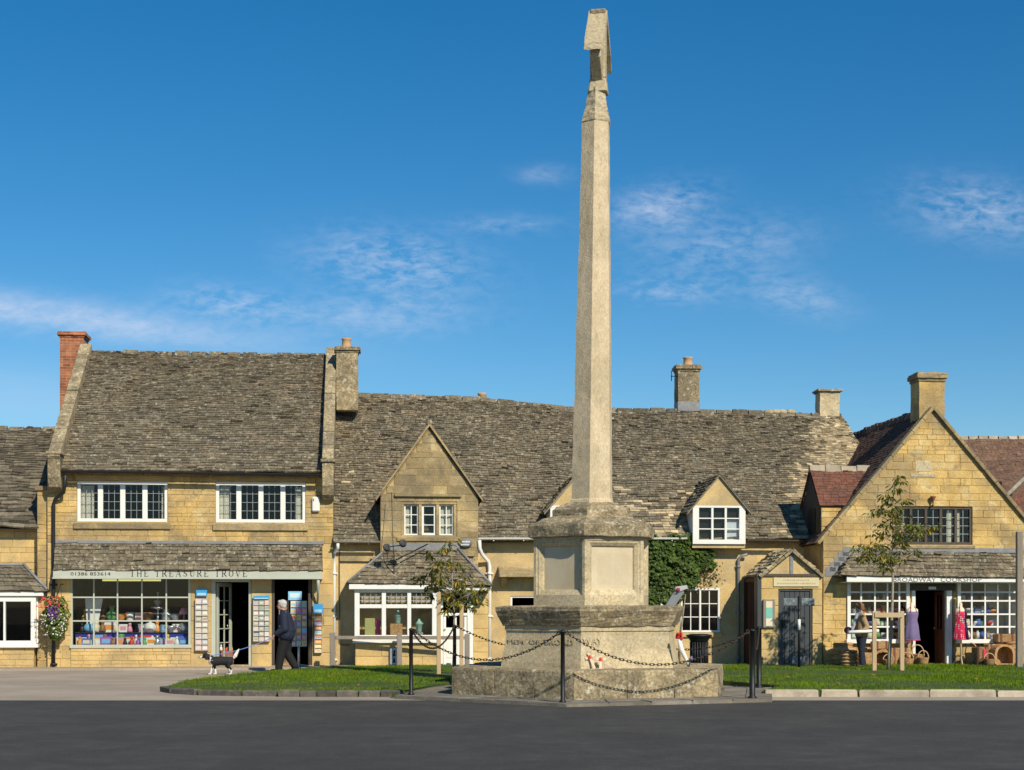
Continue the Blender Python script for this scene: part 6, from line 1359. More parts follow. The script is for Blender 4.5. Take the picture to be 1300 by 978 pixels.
b = MB(); b.tube([L_(.06, -.245, 1.17), L_(.10, -.25, 1.11)], .014, 6); b.tube([L_(-.035, -.13, 1.47), L_(-.05, -.14, 1.41)], .008, 5); b.part('jacket_trim', paint((.6, .6, .58)), j)
b = MB(); cap(b, L_(-.03, -.07, .90), L_(-.03, .07, .90), .14, .14)
for sy, kx, kz, ax, az_ in ((-1, .08, .50, .14, .13), (1, -.02, .50, -.22, .16)):
    cap(b, L_(-.03, sy*.085, .88), L_(kx, sy*.10, kz), .145, .112); cap(b, L_(kx, sy*.10, kz), L_(ax, sy*.10, az_), .112, .09)
addm(fuse(b, .014, 3, M['trouser']), 'trousers', mr)
for sy, ax, az_, tilt in ((-1, .14, .05, 0), (1, -.25, .08, -.3)):
    b = MB(); cap(b, L_(ax-.07, sy*.10, az_+.01), L_(ax+.16, sy*.11, az_-.0+tilt*.12), .062, .05); b.box(gx-ax-.17, gx-ax+.10, gy+sy*.10-.04, gy+sy*.10+.04, max(.0, az_-.05), az_-.02) if tilt == 0 else None; addm(fuse(b, .012, 2, M['black']), 'shoe', mr)
b = MB(); b.ball(Hc+Vector((.03, 0, .045)), .103, 12, sc=(1.0, .86, .95)); b.ball(Hc+Vector((.055, 0, -.01)), .085, 10, sc=(.8, .95, 1.0)); b.ball(Hc+Vector((-.02, 0, .085)), .07, 10, sc=(1.1, .95, .6)); addm(fuse(b, .012, 1, M['hair_w']), 'hair', mr)
# --- dog
dy = 36.9; dx = WX(280, dy); dz = .0
furm = bpy.data.materials.new('black_and_white_fur'); furm.use_nodes = True; nt = furm.node_tree; bs = nt.nodes['Principled BSDF']; tc = N(nt, 'ShaderNodeTexCoord'); sp_ = N(nt, 'ShaderNodeSeparateXYZ'); nt.links.new(tc.outputs['Object'], sp_.inputs[0])
nz = N(nt, 'ShaderNodeTexNoise'); nz.inputs['Scale'].default_value = 14; nt.links.new(tc.outputs['Object'], nz.inputs[0]); wob = MATH(nt, 'MULTIPLY', MATH(nt, 'SUBTRACT', nz.outputs[0], .5), .14)
X = MATH(nt, 'ADD', sp_.outputs[0], wob); Zc = MATH(nt, 'ADD', sp_.outputs[2], wob)
whites = MATH(nt, 'LESS_THAN', Zc, .13)
whites = MATH(nt, 'MAXIMUM', whites, MATH(nt, 'GREATER_THAN', X, .31)); whites = MATH(nt, 'MAXIMUM', whites, MATH(nt, 'LESS_THAN', X, -.405))
nk = MATH(nt, 'MULTIPLY', MATH(nt, 'LESS_THAN', X, -.20), MATH(nt, 'MULTIPLY', MATH(nt, 'GREATER_THAN', X, -.265), MATH(nt, 'LESS_THAN', Zc, .40))); whites = MATH(nt, 'MAXIMUM', whites, nk)
cm = N(nt, 'ShaderNodeMix', data_type='RGBA'); nt.links.new(whites, cm.inputs[0]); cm.inputs[6].default_value = (.012, .012, .013, 1); cm.inputs[7].default_value = (.72, .67, .6, 1); nt.links.new(cm.outputs[2], bs.inputs['Base Color']); bs.inputs['Roughness'].default_value = .8
bn = N(nt, 'ShaderNodeBump'); bn.inputs['Strength'].default_value = .6; bn.inputs['Distance'].default_value = .01; n2 = N(nt, 'ShaderNodeTexNoise'); n2.inputs['Scale'].default_value = 60; nt.links.new(tc.outputs['Object'], n2.inputs[0]); nt.links.new(n2.outputs[0], bn.inputs['Height']); nt.links.new(bn.outputs[0], bs.inputs['Normal'])
dg_ = root('dog', 'small black and white dog with feathery white tail walking left on a lead', 'dog', (dx, dy, dz), frame=ID)
b = MB(); cap(b, (-.17, 0, .31), (.02, 0, .325), .115, .105); cap(b, (.0, 0, .325), (.20, 0, .315), .105, .11); cap(b, (-.18, 0, .27), (-.1, 0, .27), .07, .06)
cap(b, (-.20, 0, .37), (-.30, 0, .43), .07, .06); b.ball((-.35, 0, .445), .075, 10, sc=(1.0, .85, .9)); cap(b, (-.39, 0, .425), (-.47, 0, .405), .040, .026)
for sy in (-1, 1): cap(b, (-.33, sy*.06, .455), (-.315, sy*.088, .375), .026, .032)
for sy, fx_, hx in ((-1, -.05, .03), (1, .05, -.04)):
    cap(b, (-.17, sy*.06, .29), (-.17+fx_*.5, sy*.06, .16), .05, .028); cap(b, (-.17+fx_*.5, sy*.06, .16), (-.17+fx_, sy*.06, .03), .026, .022); cap(b, (-.17+fx_, sy*.06, .022), (-.215+fx_, sy*.06, .018), .022, .018)
    cap(b, (.20, sy*.06, .31), (.17+hx, sy*.065, .20), .065, .038); cap(b, (.17+hx, sy*.065, .20), (.24+hx, sy*.065, .12), .034, .023); cap(b, (.24+hx, sy*.065, .12), (.225+hx, sy*.065, .03), .022, .02); cap(b, (.225+hx, sy*.065, .022), (.18+hx, sy*.065, .018), .022, .018)
cap(b, (.27, 0, .36), (.34, 0, .44), .035, .045); cap(b, (.34, 0, .44), (.40, 0, .55), .05, .03); cap(b, (.40, 0, .55), (.43, 0, .60), .028, .012)
bo = addm(fuse(b, .009, 2, furm), 'body', dg_); b = MB(); b.tube([(-.245+dx, dy-.062, .36), (-.225+dx, dy-.085, .42), (-.24+dx, dy, .47), (-.225+dx, dy+.085, .42), (-.245+dx, dy+.062, .36)], .01, 6); b.part('collar', paint((.35, .35, .38)), dg_)
b = MB(); b.ball((dx-.497, dy, .412), .014, 6); b.ball((dx-.405, dy-.042, .465), .009, 6); b.ball((dx-.405, dy+.042, .465), .009, 6); b.part('nose_and_eyes', paint((.01, .01, .01), .3), dg_)
a_ = ar[0][3]+Vector((-.08, 0, -.08)); c_ = Vector((dx-.22, dy-.04, .45)); b = MB(); b.tube([a_.lerp(c_, i/14)-Vector((0, 0, .18*4*(i/14)*(1-i/14)*.35)) for i in range(15)], .009, 6); b.thing('dog_lead', paint((.12, .25, .55)), 'thin blue dog lead running from the man to the dog', 'lead', at=a_, frame=ID)
# --- woman beside the cookshop window
vw = vC-1.35; wu = F(1092, 800, vw).x; wr_ = root('person', 'woman in tan jacket and pale scarf holding a white roll by the cookshop window', 'person', (wu, vw, .07))
def W_(x, y, z): return Vector((wu-x, vw+y, z))    # faces left
Hc = W_(.03, 0, 1.575); b = MB(); head(b, Hc, -1, .95); cap(b, W_(.0, 0, 1.40), W_(.015, 0, 1.50), .05, .05); cap(b, W_(-.02, -.08, .95), W_(-.02, -.1, 1.32), .12, .10); cap(b, W_(-.02, .08, .95), W_(-.02, .1, 1.32), .12, .10)
for sy, fx_ in ((-1, .0), (1, -.10)): cap(b, W_(-.02, sy*.08, .90), W_(-.01+fx_*.5, sy*.09, .50), .09, .06); cap(b, W_(-.01+fx_*.5, sy*.09, .50), W_(-.02+fx_, sy*.09, .14), .055, .038); cap(b, W_(-.05+fx_, sy*.09, .11), W_(.10+fx_, sy*.1, .10), .038, .032)
wa = ((-1, W_(.0, -.19, 1.34), W_(-.10, -.26, 1.08), W_(.06, -.30, .96)), (1, W_(.0, .19, 1.34), W_(-.02, .25, 1.07), W_(.18, .16, .97)))
for sy, s_, e_, w_ in wa: cap(b, s_, e_, .045, .036); cap(b, e_, w_, .036, .026)
hand(b, wa[0][3], (-1, .1, -.2), (0, .3, 1), .92, 1.0); hand(b, wa[1][3], (-1, -.4, -.1), (0, .3, 1), .92, 1.0)
addm(fuse(b, .0085, 3, M['skin']), 'body', wr_); [o.__setitem__('_o', o.get('_o', 0)) for o in ()]
# fuse() meshes are in row coordinates: shift them to the thing's base
def rebase(o): 
    off = org(o)
    for v in o.data.vertices: v.co -= off
for o in list(wr_.children): rebase(o)
eyes(wr_, Hc, -1, .95)
b = MB(); cap(b, W_(-.03, -.06, .98), W_(-.01, -.09, 1.32), .155, .115); cap(b, W_(-.03, .06, .98), W_(-.01, .09, 1.32), .155, .115); cap(b, W_(-.03, -.08, .92), W_(-.03, .08, .92), .145, .145); cap(b, W_(-.01, -.16, 1.36), W_(-.01, .16, 1.36), .075, .075)
for sy, s_, e_, w_ in wa: cap(b, s_, e_, .075, .065); cap(b, e_, e_.lerp(w_, .85), .062, .05)
rebase(addm(fuse(b, .014, 4, M['tan']), 'jacket', wr_))
b = MB(); cap(b, W_(-.03, -.06, .88), W_(-.03, .06, .88), .135, .135)
for sy, fx_ in ((-1, .0), (1, -.10)): cap(b, W_(-.03, sy*.08, .86), W_(-.01+fx_*.5, sy*.09, .50), .12, .085); cap(b, W_(-.01+fx_*.5, sy*.09, .50), W_(-.02+fx_, sy*.09, .17), .08, .065)
rebase(addm(fuse(b, .013, 3, M['denim']), 'trousers', wr_))
for sy, fx_ in ((-1, .0), (1, -.10)): b = MB(); cap(b, W_(-.06+fx_, sy*.09, .115), W_(.10+fx_, sy*.1, .105), .044, .036); rebase(addm(fuse(b, .011, 2, M['black']), 'shoe', wr_))
b = MB(); b.ball(Hc+Vector((.02, 0, .035)), .108, 12, sc=(1.05, .98, .95)); b.ball(Hc+Vector((.065, 0, -.03)), .085, 10, sc=(.9, 1.05, 1.0)); b.ball(Hc+Vector((-.04, 0, .075)), .07, 10, sc=(1, 1.0, .6)); rebase(addm(fuse(b, .011, 1, M['hair_b']), 'hair', wr_))
b = MB(); cap(b, W_(.02, -.06, 1.44), W_(.02, .06, 1.44), .07, .07); cap(b, W_(.09, -.06, 1.40), W_(.22, -.08, 1.05), .05, .045); cap(b, W_(.22, -.08, 1.05), W_(.24, -.08, .98), .045, .03); rebase(addm(fuse(b, .011, 2, M['scarf']), 'scarf', wr_))
b = MB(); p0 = W_(.42, -.33, .955); p1 = W_(-.38, -.28, .99); b.tube([p0, p0.lerp(p1, .5), p1], .045, 10); b.thing('paper_roll', M['white'], 'long white paper roll held level by the woman in the tan jacket', 'roll', at=p0, bevel=0)
b = MB(); q = W_(.30, .05, 1.0); cap(b, q, q+Vector((.02, 0, -.02)), .07, .08); b.ball(q, .10, 9, sc=(1, .7, .9)); me = b.thing('handbag', paint((.10, .03, .06)), 'dark maroon handbag in front of the woman in the tan jacket', 'bag', at=q)

# ================================================================ SHOP GOODS
rnd = random.Random(90)
ORD = ['first', 'second', 'third', 'fourth', 'fifth', 'sixth', 'seventh', 'eighth', 'ninth', 'tenth', 'eleventh', 'twelfth', 'thirteenth', 'fourteenth', 'fifteenth', 'sixteenth', 'seventeenth']
COL = {'white': (.75, .74, .7), 'red': (.6, .05, .05), 'blue': (.08, .16, .5), 'yellow': (.7, .5, .08), 'green': (.12, .35, .12), 'brown': (.25, .12, .05), 'pink': (.7, .3, .4), 'orange': (.75, .3, .06), 'cream': (.7, .62, .45), 'silver': (.55, .56, .58), 'black': (.02, .02, .02), 'sky blue': (.2, .45, .7), 'purple': (.35, .12, .4)}
def lathe_item(kind, s):
    pr = {'jar': [(.3, 0), (.36, .05), (.36, .6), (.26, .72), (.28, .76), (.28, .92), (.02, .95)], 'vase': [(.2, 0), (.38, .25), (.34, .5), (.14, .75), (.2, .95), (.12, .9)], 'bowl': [(.2, 0), (.22, .06), (.5, .42), (.55, .6), (.5, .58), (.1, .12)],
          'teapot': [(.25, 0), (.42, .2), (.44, .4), (.3, .62), (.1, .68), (.06, .78), (.02, .8)], 'cake_stand': [(.3, 0), (.08, .08), (.06, .45), (.5, .5), (.52, .54), (.02, .54)], 'mug': [(.26, 0), (.28, .04), (.28, .62), (.24, .62), (.24, .1)], 'lamp': [(.28, 0), (.06, .08), (.05, .45), (.42, .5), (.22, .95), (.02, .97)]}
    return [(r*s, z*s) for r, z in pr[kind]]
def put(kind, colour, at, s, label, group):
    mb = MB(); x, y, z = at; c3 = COL[colour]
    m_ = paint(c3, .3, .7) if colour == 'silver' else paint(c3, .5)
    if kind in ('box', 'book', 'card', 'tin'):
        w, h, d = {'box': (.9, .7, .5), 'book': (.55, .8, .1), 'card': (.8, .6, .05), 'tin': (.6, .6, .5)}[kind]; w *= s; h *= s; d *= s
        mb.box(x-w/2, x+w/2, y, y+d, z, z+h); mb.box(x-w*.36, x+w*.36, y-.004, y, z+h*.25, z+h*.75, 1); return mb.thing(kind if kind != 'card' else 'boxed_card', [m_, paint(COL[rnd.choice(['white', 'cream', 'pink', 'sky blue', 'orange'])])], label, kind, at=at, group=group, bevel=.006)
    if kind in ('figurine', 'toy'):
        mb.lathe([(.2*s, 0), (.24*s, .15*s), (.16*s, .45*s), (.08*s, .58*s)], at, 10); mb.ball((x, y, z+.68*s), .14*s, 7); mb.ball((x-.1*s, y-.02, z+.35*s), .09*s, 6); mb.ball((x+.1*s, y-.02, z+.35*s), .09*s, 6); return mb.thing(kind, m_, label, kind, at=at, group=group)
    mb.lathe(lathe_item(kind, s), at, 12)
    if kind in ('teapot', 'mug'): mb.tube([Vector(at)+Vector((.28*s, 0, .15*s)), Vector(at)+Vector((.55*s, 0, .25*s)), Vector(at)+Vector((.5*s, 0, .5*s)), Vector(at)+Vector((.28*s, 0, .5*s))], .035*s, 5)
    if kind == 'teapot': mb.tube([Vector(at)+Vector((-.35*s, 0, .2*s)), Vector(at)+Vector((-.62*s, 0, .55*s))], [.07*s, .03*s], 6)
    return mb.thing(kind, m_, label, kind.replace('_', ' '), at=at, group=group)
def row(kinds, u0, u1, v, z, s, where, group, lab_from='left', seed=0):
    n = len(kinds)
    for i, (k, c) in enumerate(kinds):
        u = u0+(u1-u0)*(i+.5)/n; sc = s*random.Random(seed*50+i).uniform(.85, 1.15)
        put(k, c, (u, v+random.Random(seed*90+i).uniform(-.03, .05), z), sc, f"{c} {k.replace('_', ' ')}, {ORD[i]} from the left {where}", group)
u0, u1 = usA[0]+.1, usA[-1]-.1; zfl_ = zzA[-1]-.02
row([('toy', 'orange'), ('box', 'blue'), ('toy', 'white'), ('card', 'cream'), ('box', 'purple'), ('toy', 'brown'), ('card', 'pink'), ('figurine', 'black'), ('toy', 'red'), ('toy', 'purple'), ('toy', 'green'), ('box', 'white'), ('figurine', 'silver'), ('card', 'sky blue'), ('card', 'cream'), ('figurine', 'white'), ('box', 'blue')], u0, u1, .2, zfl_, .29, 'in the front row, gift shop window floor', 'souvenirs on the gift shop window floor', seed=1)
row([('figurine', 'black'), ('teapot', 'sky blue'), ('jar', 'cream'), ('toy', 'brown'), ('box', 'white'), ('figurine', 'cream'), ('tin', 'white'), ('toy', 'pink'), ('figurine', 'black'), ('box', 'silver'), ('teapot', 'white'), ('toy', 'orange'), ('tin', 'silver'), ('bowl', 'silver'), ('box', 'white'), ('teapot', 'silver')], u0, u1, .5, zs1, .33, 'on the gift shop window step', 'souvenirs on the gift shop window step', seed=2)
row([('toy', 'yellow'), ('toy', 'red'), ('figurine', 'brown'), ('vase', 'green'), ('bowl', 'orange'), ('mug', 'white'), ('tin', 'cream'), ('bowl', 'brown'), ('cake_stand', 'silver'), ('jar', 'silver'), ('bowl', 'silver'), ('lamp', 'pink')], u0, u1, .72, zs2, .36, 'on the back shelf of the gift shop window', 'souvenirs on the gift shop back shelf', seed=3)
row([('card', 'cream'), ('toy', 'pink'), ('box', 'sky blue'), ('toy', 'brown'), ('card', 'white'), ('jar', 'green'), ('card', 'orange'), ('toy', 'white'), ('box', 'red'), ('figurine', 'cream'), ('card', 'silver'), ('toy', 'yellow'), ('card', 'white'), ('tin', 'blue')], u0, u1, .34, zfl_, .36, 'in the second row, gift shop window floor', 'souvenirs in the second row of the gift shop window', seed=5)
p = F(200.5, 786, .62); mb = MB(); mb.lathe([(.14, 0), (.03, .03), (.025, .3), (.2, .34), (.2, .36), (.03, .37), (.12, .52), (.02, .56), (.015, .72), (.04, .75)], (p.x, p.y, zs2), 16); mb.thing('tiered_stand', paint((.5, .5, .52), .3, .6), 'tall silver domed stand in the fourth pane column of the gift shop window', 'stand', at=(p.x, p.y, zs2))
mb = MB(); a, b_ = F(108, 760, .5), F(128, 788, .5); mb.hexa([(a.x+.05, .5, zs2-.25), (b_.x-.1, .5, zs2-.25), (b_.x-.1, .53, zs2-.25), (a.x+.05, .53, zs2-.25), (a.x, .5, a.z), (b_.x+.05, .5, a.z), (b_.x+.05, .53, a.z), (a.x, .53, a.z)]); mb.thing('hanging_cloth', M['white'], 'white cloth hanging at the left side of the gift shop window', 'cloth', at=a)
# cookshop windows
kk = ['jar', 'box', 'mug', 'bowl', 'book', 'tin', 'teapot', 'vase']; cc = ['white', 'red', 'cream', 'brown', 'white', 'green', 'orange', 'silver', 'pink', 'black', 'blue']
for w_i, (xs_, nm) in enumerate(((xsL, 'left'), (xsR, 'right'))):
    for r_i, y_ in enumerate((763, 780, 796, 811)):
        z = Z(xs_[0], y_, vC+.5); r2 = random.Random(w_i*10+r_i+3); n = 7; items = []
        for i in range(n):
            items.append((r2.choice(kk), r2.choice(cc)))
        row(items, U(xs_[0], vC+.3)+.1, U(xs_[-1], vC+.3)-(.1 if w_i == 0 else .55), vC+.45, z, .25 if r_i else .2, f"on {['top', 'second', 'third', 'bottom'][r_i]} shelf of {nm} cookshop window", f'kitchen goods in the {nm} cookshop window', seed=10+w_i*4+r_i)
# white bay shop goods
zb_ = z_(808)
a = F(463, 785, vY+.3); b_ = F(476, 803, vY+.3); mb = MB(); mb.box(a.x, b_.x, vY+.28, vY+.45, zb_, a.z); mb.thing('storage_box', paint((.42, .40, .15)), 'tall olive yellow box in the left light of the white bay window', 'box', at=(a.x, vY+.3, zb_), bevel=.01)
a = F(477, 783, vY+.3); b_ = F(483, 803, vY+.3); mb = MB(); mb.lathe([(.07, 0), (.055, .15), (.075, .4), (.06, .42), (.03, .1)], ((a.x+b_.x)/2, vY+.35, zb_), 9); mb.thing('cloth_roll', paint((.55, .05, .25)), 'magenta cloth roll beside the olive box in the bay window', 'cloth', at=((a.x+b_.x)/2, vY+.35, zb_))
a = F(503, 792, vY+.3); mb = MB(); mb.box(a.x-.16, a.x+.16, vY+.25, vY+.45, zb_, a.z); mb.thing('wicker_hamper', M['wick'], 'wicker hamper in the middle light of the white bay window', 'hamper', at=(a.x, vY+.3, zb_), bevel=.01)
for px, lab in ((505, 'pale green ceramic lantern on the hamper in the bay window'), (532, 'pale green ceramic lantern in the right light of the bay window')):
    a = F(px, 792, vY+.34); zz_ = a.z if px == 505 else zb_+.1; mb = MB(); mb.lathe([(.05, 0), (.07, .02), (.09, .2), (.12, .22), (.04, .3), (.02, .35)], (a.x, a.y, zz_), 10); mb.thing('lantern', paint((.35, .55, .47)), lab, 'lantern', at=(a.x, a.y, zz_), group='lanterns in the bay window')
    if px != 505: mb = MB(); mb.box(a.x-.1, a.x+.1, a.y-.1, a.y+.1, zb_, zz_); mb.thing('plinth_box', paint((.3, .28, .25)), 'low grey box under the right lantern of the bay window', 'box', at=(a.x, a.y, zb_))
# postcard racks with their cards
def rack(x0, y0, x1, y1, v, cols_, rows_, lab, header=None, palette='white', stand=None, depth=.06, where=''):
    a, b_ = F(x0, y0, v), F(x1, y1, v); t = root('card_rack', lab, 'card rack', (a.x, v, b_.z)); mb = MB()
    mb.box(a.x, b_.x, v, v+.02, b_.z, a.z)
    for i in range(rows_): z = b_.z+(a.z-b_.z)*i/rows_; mb.box(a.x, b_.x, v-depth, v-.001, z, z+.012)
    for x in (a.x, b_.x-.012): mb.box(x, x+.012, v-depth, v-.001, b_.z, a.z)
    if stand: mb.tube([Vector(((a.x+b_.x)/2, v+.02, b_.z)), Vector(((a.x+b_.x)/2, v+.02, .05))], .03, 8); [mb.tube([Vector(((a.x+b_.x)/2, v+.02, .09)), Vector(((a.x+b_.x)/2+.25*math.cos(q), v+.02+.25*math.sin(q), .06))], .015, 5) for q in (0, 1.6, 3.14, 4.7)]
    mb.part('rack_frame', paint((.45, .43, .4)), t)
    if header:
        mb = MB(); h0, h1 = F(header[0], header[1], v-.03), F(header[2], header[3], v-.03); mb.box(h0.x, h1.x, v-.05, v-.02, h1.z, h0.z); hh = (h0.z-h1.z); mb.box(h0.x+.03, h1.x-.03, v-.054, v-.05, h1.z+hh*.1, h1.z+hh*.42, 1); mb.part('rack_header', [paint((.04, .30, .62)), paint((.35, .6, .75))], t)
    r2 = random.Random(int(x0)); pal = {'white': [(.7, .66, .58), (.55, .5, .4), (.3, .35, .22), (.6, .55, .5), (.4, .42, .45), (.62, .45, .38)], 'bright': [(.7, .2, .1), (.75, .55, .15), (.65, .25, .4), (.3, .5, .6), (.7, .4, .15), (.75, .65, .4)]}[palette]
    cw, ch = (b_.x-a.x)/cols_, (a.z-b_.z)/rows_
    for i in range(rows_):
        for j_ in range(cols_):
            if r2.random() < .03: continue
            x, z = a.x+cw*(j_+.08), b_.z+ch*i+.013; m1, m2 = paint(r2.choice(pal), .4), paint(r2.choice(pal), .4); mb = MB(); h = ch*r2.uniform(.78, .9); mb.hexa([(x, v-.05, z), (x+cw*.86, v-.05, z), (x+cw*.86, v-.035, z), (x, v-.035, z), (x, v-.03, z+h), (x+cw*.86, v-.03, z+h), (x+cw*.86, v-.015, z+h), (x, v-.015, z+h)])
            k = mb.pts([(x+cw*.1, v-.047, z+h*.2), (x+cw*.76, v-.047, z+h*.2), (x+cw*.76, v-.0385, z+h*.7), (x+cw*.1, v-.0385, z+h*.7)]); mb.face([k, k+1, k+2, k+3], 1)
            mb.thing('postcard', [m1, m2], f'{ORD[j_]} card from the left, {ORD[rows_-1-i]} row down, {where}', 'card', at=(x, v-.05, z), group=f'cards in the {where}')
rack(248, 760, 264.5, 826, -.05, 2, 9, 'tall postcard rack with blue header on the pier left of the shop door', (249, 747.5, 263, 757), where='rack left of the shop door')
rack(321.5, 762, 342.5, 814.5, -.05, 3, 8, 'wide postcard rack with blue header on the pier right of the shop door', (321.5, 756.5, 342, 761), where='rack right of the shop door')
rack(369, 763, 389.5, 821, -.35, 3, 7, 'free-standing colourful card rack in the recess behind the man', None, 'bright', stand=True, where='standing rack in the recess')
rack(399, 783, 409, 829, -.05, 1, 8, 'narrow card rack on the pier right of the recess', (397.5, 767, 410, 779), 'bright', where='narrow rack right of the recess')
a, b_ = F(366, 751, -.34), F(383, 762, -.34); mb = MB(); mb.box(a.x, b_.x, -.36, -.33, b_.z, a.z); mb.box(a.x+.04, b_.x-.04, -.364, -.36, b_.z+.06, a.z-.05, 1); mb.thing('sign_card', [paint((.25, .55, .75)), paint((.6, .72, .75))], 'sky blue sign card on top of the free-standing rack', 'sign', at=a)
mb = MB(); a, b_ = F(354, 762, -.1), F(367, 820, -.1); mb.box(a.x, b_.x, -.12, -.06, .05, a.z); mb.thing('leaning_board', paint((.45, .27, .12)), 'tan display panel standing behind the man in the recess', 'panel', at=(a.x, -.1, .05), bevel=.01)
# ---- dressed mannequins by the cookshop door
def mannequin(px, y0, y1, v, lab, c1, c2, dots, tilt):
    c_ = F(px, y1, v); top = F(px, y0, v).z; H_ = top-c_.z; t = root('mannequin', lab, 'mannequin', (c_.x, v, .07)); mb = MB()
    mb.lathe([(.02, H_*.98), (.045, H_*.95), (.05, H_*.86), (.15, H_*.80), (.16, H_*.68), (.12, H_*.5), (.14, H_*.42), (.12, H_*.36)][::-1], (c_.x, v, c_.z), 16, sy=.7); mb.part('torso', paint((.70, .62, .45)), t)
    mb = MB(); mb.tube([(c_.x, v, .08), (c_.x, v, c_.z+H_*.4)], .025, 8); [mb.tube([(c_.x, v, .3), (c_.x+.24*math.cos(q), v+.24*math.sin(q), .09)], .02, 6) for q in (.3, 2.4, 4.5)]; mb.part('stand', M['wood_p'], t)
    mb = MB(); rs = []
    for r_, z in ((.20, 0), (.215, .02), (.19, .2), (.17, .38), (.135, .52), (.165, .66), (.155, .74)):
        rs.append([(c_.x+(r_+.014*math.sin(6*q)*(1-z))*math.cos(q), v+.72*(r_+.014*math.sin(6*q)*(1-z))*math.sin(q), c_.z+H_*z) for q in [2*math.pi*k/36 for k in range(36)]])
    mb.rings(rs, 0, .5, True, True); ap = mb.part('apron', dots, t); mb = MB()
    for sg in (-1, 1): mb.tube([(c_.x+sg*.08, v-.125, c_.z+H_*.73), (c_.x+sg*.06, v-.08, c_.z+H_*.84), (c_.x+sg*.04, v+.0, c_.z+H_*.9)], .008, 5)
    mb.part('apron_strap', paint(c2), ap); mb = MB(); mb.lathe([(.21, -.0), (.225, .015), (.21, .03)], (c_.x, v, c_.z-.01), 24, sy=.72); mb.part('apron_trim', paint(c2), ap)
dm = bpy.data.materials.new('red_spotted_cloth'); dm.use_nodes = True; nt = dm.node_tree; bs = nt.nodes['Principled BSDF']; g2 = N(nt, 'ShaderNodeTexCoord'); vo = N(nt, 'ShaderNodeTexVoronoi'); vo.inputs['Scale'].default_value = 19; vo.inputs['Randomness'].default_value = .25; nt.links.new(g2.outputs['Object'], vo.inputs['Vector']); ls = MATH(nt, 'LESS_THAN', vo.outputs['Distance'], .27); cm = N(nt, 'ShaderNodeMix', data_type='RGBA'); nt.links.new(ls, cm.inputs[0]); cm.inputs[6].default_value = (.58, .015, .07, 1); cm.inputs[7].default_value = (.75, .7, .7, 1); nt.links.new(cm.outputs[2], bs.inputs['Base Color']); bs.inputs['Roughness'].default_value = .85
bm_ = mat('blue_mauve_cloth', (.16, .15, .28), .85, dark=(.22, .09, .2), scale=16, amt=.7, bump=.3)
mannequin(1158, 764, 813, vC-.42, 'mannequin wearing blue-mauve apron with red trim left of the cookshop door', (.2, .2, .4), (.55, .05, .15), bm_, 0)
mannequin(1220, 764, 812, vC-.42, 'mannequin wearing red white-spotted apron right of the cookshop door', (.6, .02, .08), (.6, .03, .1), dm, 0)
# ---- baskets
def basket(px, ybase, w, h, v, lab, kind='round', z0=.07, group='wicker goods outside the cookshop'):
    c_ = Vector((U(px, v), v, z0)); t = root('basket', lab, 'basket', c_, group=group); mb = MB(); r = w/2
    if kind == 'barrel':
        mb.lathe([(r*.82, 0), (r*.95, h*.25), (r, h*.5), (r*.95, h*.8), (r*.9, h), (r*.8, h), (r*.8, h*.9)], c_, 20); bd = mb.part('basket_body', M['wick'], t)
        for k in range(5): mb = MB(); z = h*(.12+.2*k); rr_ = r*(.9+.12*math.sin(math.pi*z/h)); mb.lathe([(rr_, -.02), (rr_+.03, 0), (rr_, .02)], c_+Vector((0, 0, z)), 20); mb.part('band', M['wood_p'] if k % 2 else M['wick'], t)
        return
    if kind == 'box':
        mb.box(c_.x-r, c_.x+r, v-.18, v+.18, z0, z0+h); bd = mb.part('basket_body', M['wick'], t, bevel=.02)
        for k in (-1, 1): mb = MB(); mb.box(c_.x+k*r*.6-.02, c_.x+k*r*.6+.02, v-.2, v+.2, z0-.001, z0+h+.01); mb.part('strap', M['wood_r'], t)
        return
    if kind == 'arch':
        mb.box(c_.x-r, c_.x+r, v-.2, v+.2, z0, z0+.06); 
        for sg in (-1, 1): mb.box(c_.x+sg*r-.03, c_.x+sg*r+.03, v-.2, v+.2, z0+.06, z0+h*.6)
        n = 10
        for i in range(n):
            a0, a1 = math.pi*i/n, math.pi*(i+1)/n; P = [(c_.x+(r+.03)*math.cos(a0), z0+h*.6+h*.4*math.sin(a0)), (c_.x+(r+.03)*math.cos(a1), z0+h*.6+h*.4*math.sin(a1)), (c_.x+(r-.04)*math.cos(a1), z0+h*.6+(h*.4-.06)*math.sin(a1)), (c_.x+(r-.04)*math.cos(a0), z0+h*.6+(h*.4-.06)*math.sin(a0))]; mb.prism(P, v-.2, v+.2)
        mb.part('basket_body', M['wick'], t); mb = MB(); mb.box(c_.x-r+.03, c_.x+r-.03, v+.16, v+.19, z0+.06, z0+h*.8); mb.part('basket_back', M['wick'], t); return
    mb.lathe([(r*.7, 0), (r*.85, h*.3), (r*.98, h*.62), (r, h*.66), (r*.9, h*.66), (r*.75, h*.3), (r*.6, .02)], c_, 18); mb.part('basket_body', M['wick'], t)
    mb = MB(); mb.tube([c_+Vector((r*.95*math.cos(a), 0, h*.62+h*.55*math.sin(a))) for a in [math.pi*i/12 for i in range(13)]], .014, 6); mb.part('handle', M['wood_p'], t)
bs_ = vC-.42
basket(1070, 0, .52, .60, bs_, 'large round banded wicker basket standing left of the woman', 'barrel'); basket(1078, 0, .42, .42, bs_-.5, 'banded wicker basket half behind the woman in tan', 'barrel')
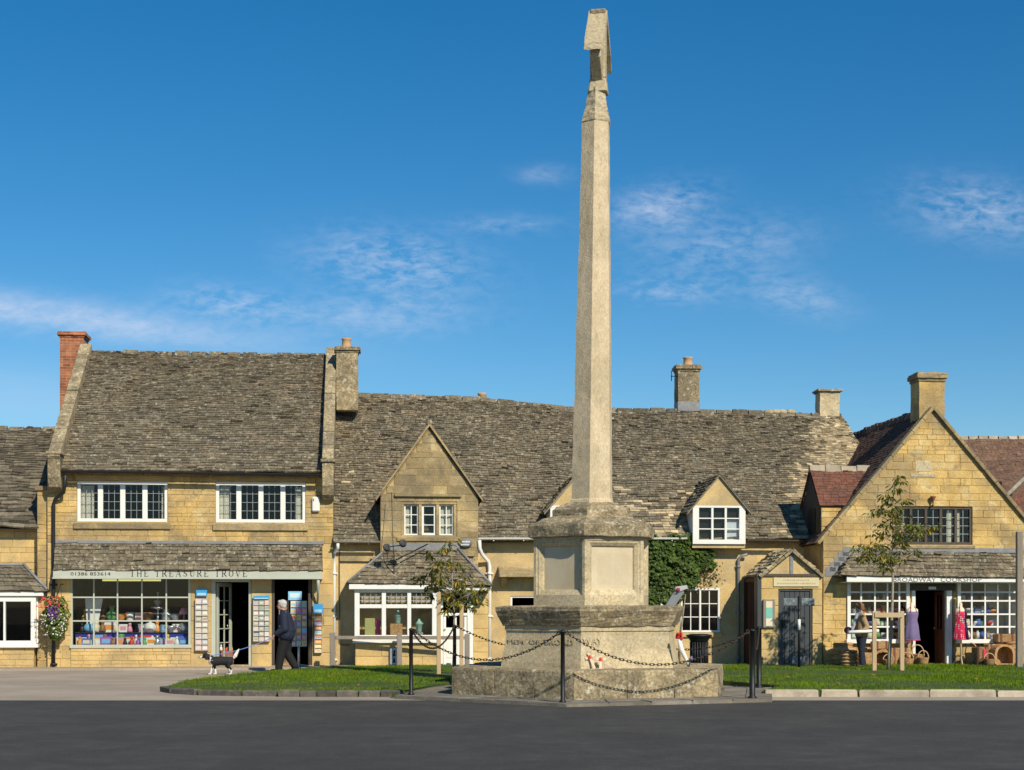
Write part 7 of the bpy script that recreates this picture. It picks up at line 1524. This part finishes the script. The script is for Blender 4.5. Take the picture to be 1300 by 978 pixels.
basket(1100, 0, .42, .34, bs_, 'flat wicker hamper just right of the woman', 'box'); basket(1118, 0, .44, .42, bs_, 'arched wicker pet basket behind the tree guard', 'arch'); basket(1117, 0, .40, .20, bs_, 'wicker hamper lying on the arched pet basket', 'box', .50)
basket(1140, 0, .50, .46, bs_, 'broad wicker hamper below the left cookshop window', 'box'); basket(1152, 0, .34, .30, bs_-.3, 'small dark wicker basket right of the tree guard', 'round'); basket(1165, 0, .36, .46, bs_-.1, 'handled wicker basket at the left of the cookshop door', 'round'); basket(1172, 0, .30, .34, bs_-.35, 'pale handled wicker basket nearest the cookshop doorstep', 'round')
basket(1244, 0, .32, .48, bs_-.1, 'small upright wicker case with red label right of the spotted apron', 'box'); basket(1233, 0, .34, .5, bs_, 'handled basket beside the spotted apron stand', 'round'); basket(1261, 0, .40, .55, bs_+.12, 'tall wicker hamper below the right cookshop window', 'box'); basket(1272, 0, .48, .56, bs_-.25, 'arched wicker pet bed in front of the right cookshop window', 'arch')
basket(1286, 0, .42, .62, bs_+.05, 'tall banded wicker basket at the far right', 'barrel'); basket(1256, 0, .3, .28, bs_-.45, 'low handled basket in front of the tall hamper', 'round')
basket(1275, 0, .5, .22, bs_+.17, 'wicker tray basket leaning at the right window sill', 'box', .66); basket(1128, 0, .3, .26, bs_-.3, 'small round basket under the arched pet basket edge', 'round')
mb = MB(); a = U(1244, bs_); mb.box(a-.03, a+.05, bs_-.31, bs_-.285, .3, .5); mb.thing('paper_tag', paint((.65, .04, .08)), 'red paper tag on the small upright wicker case', 'tag', at=(a, bs_-.3, .3))
# shop interiors: a few lit things inside the gift shop door
mb = MB(); p = F(284, 835, .9); mb.box(p.x-.15, p.x+.25, .8, 1.1, .05, .42); mb.thing('display_crate', paint((.3, .12, .08)), 'low dark display crate just inside the gift shop door', 'crate', at=(p.x, .9, .05), bevel=.01)
row([('toy', 'white'), ('mug', 'red'), ('toy', 'yellow')], F(282, 830, .9).x-.1, F(282, 830, .9).x+.3, .93, .42, .2, 'on the crate inside the gift shop door', 'goods on the crate inside the door', seed=33)
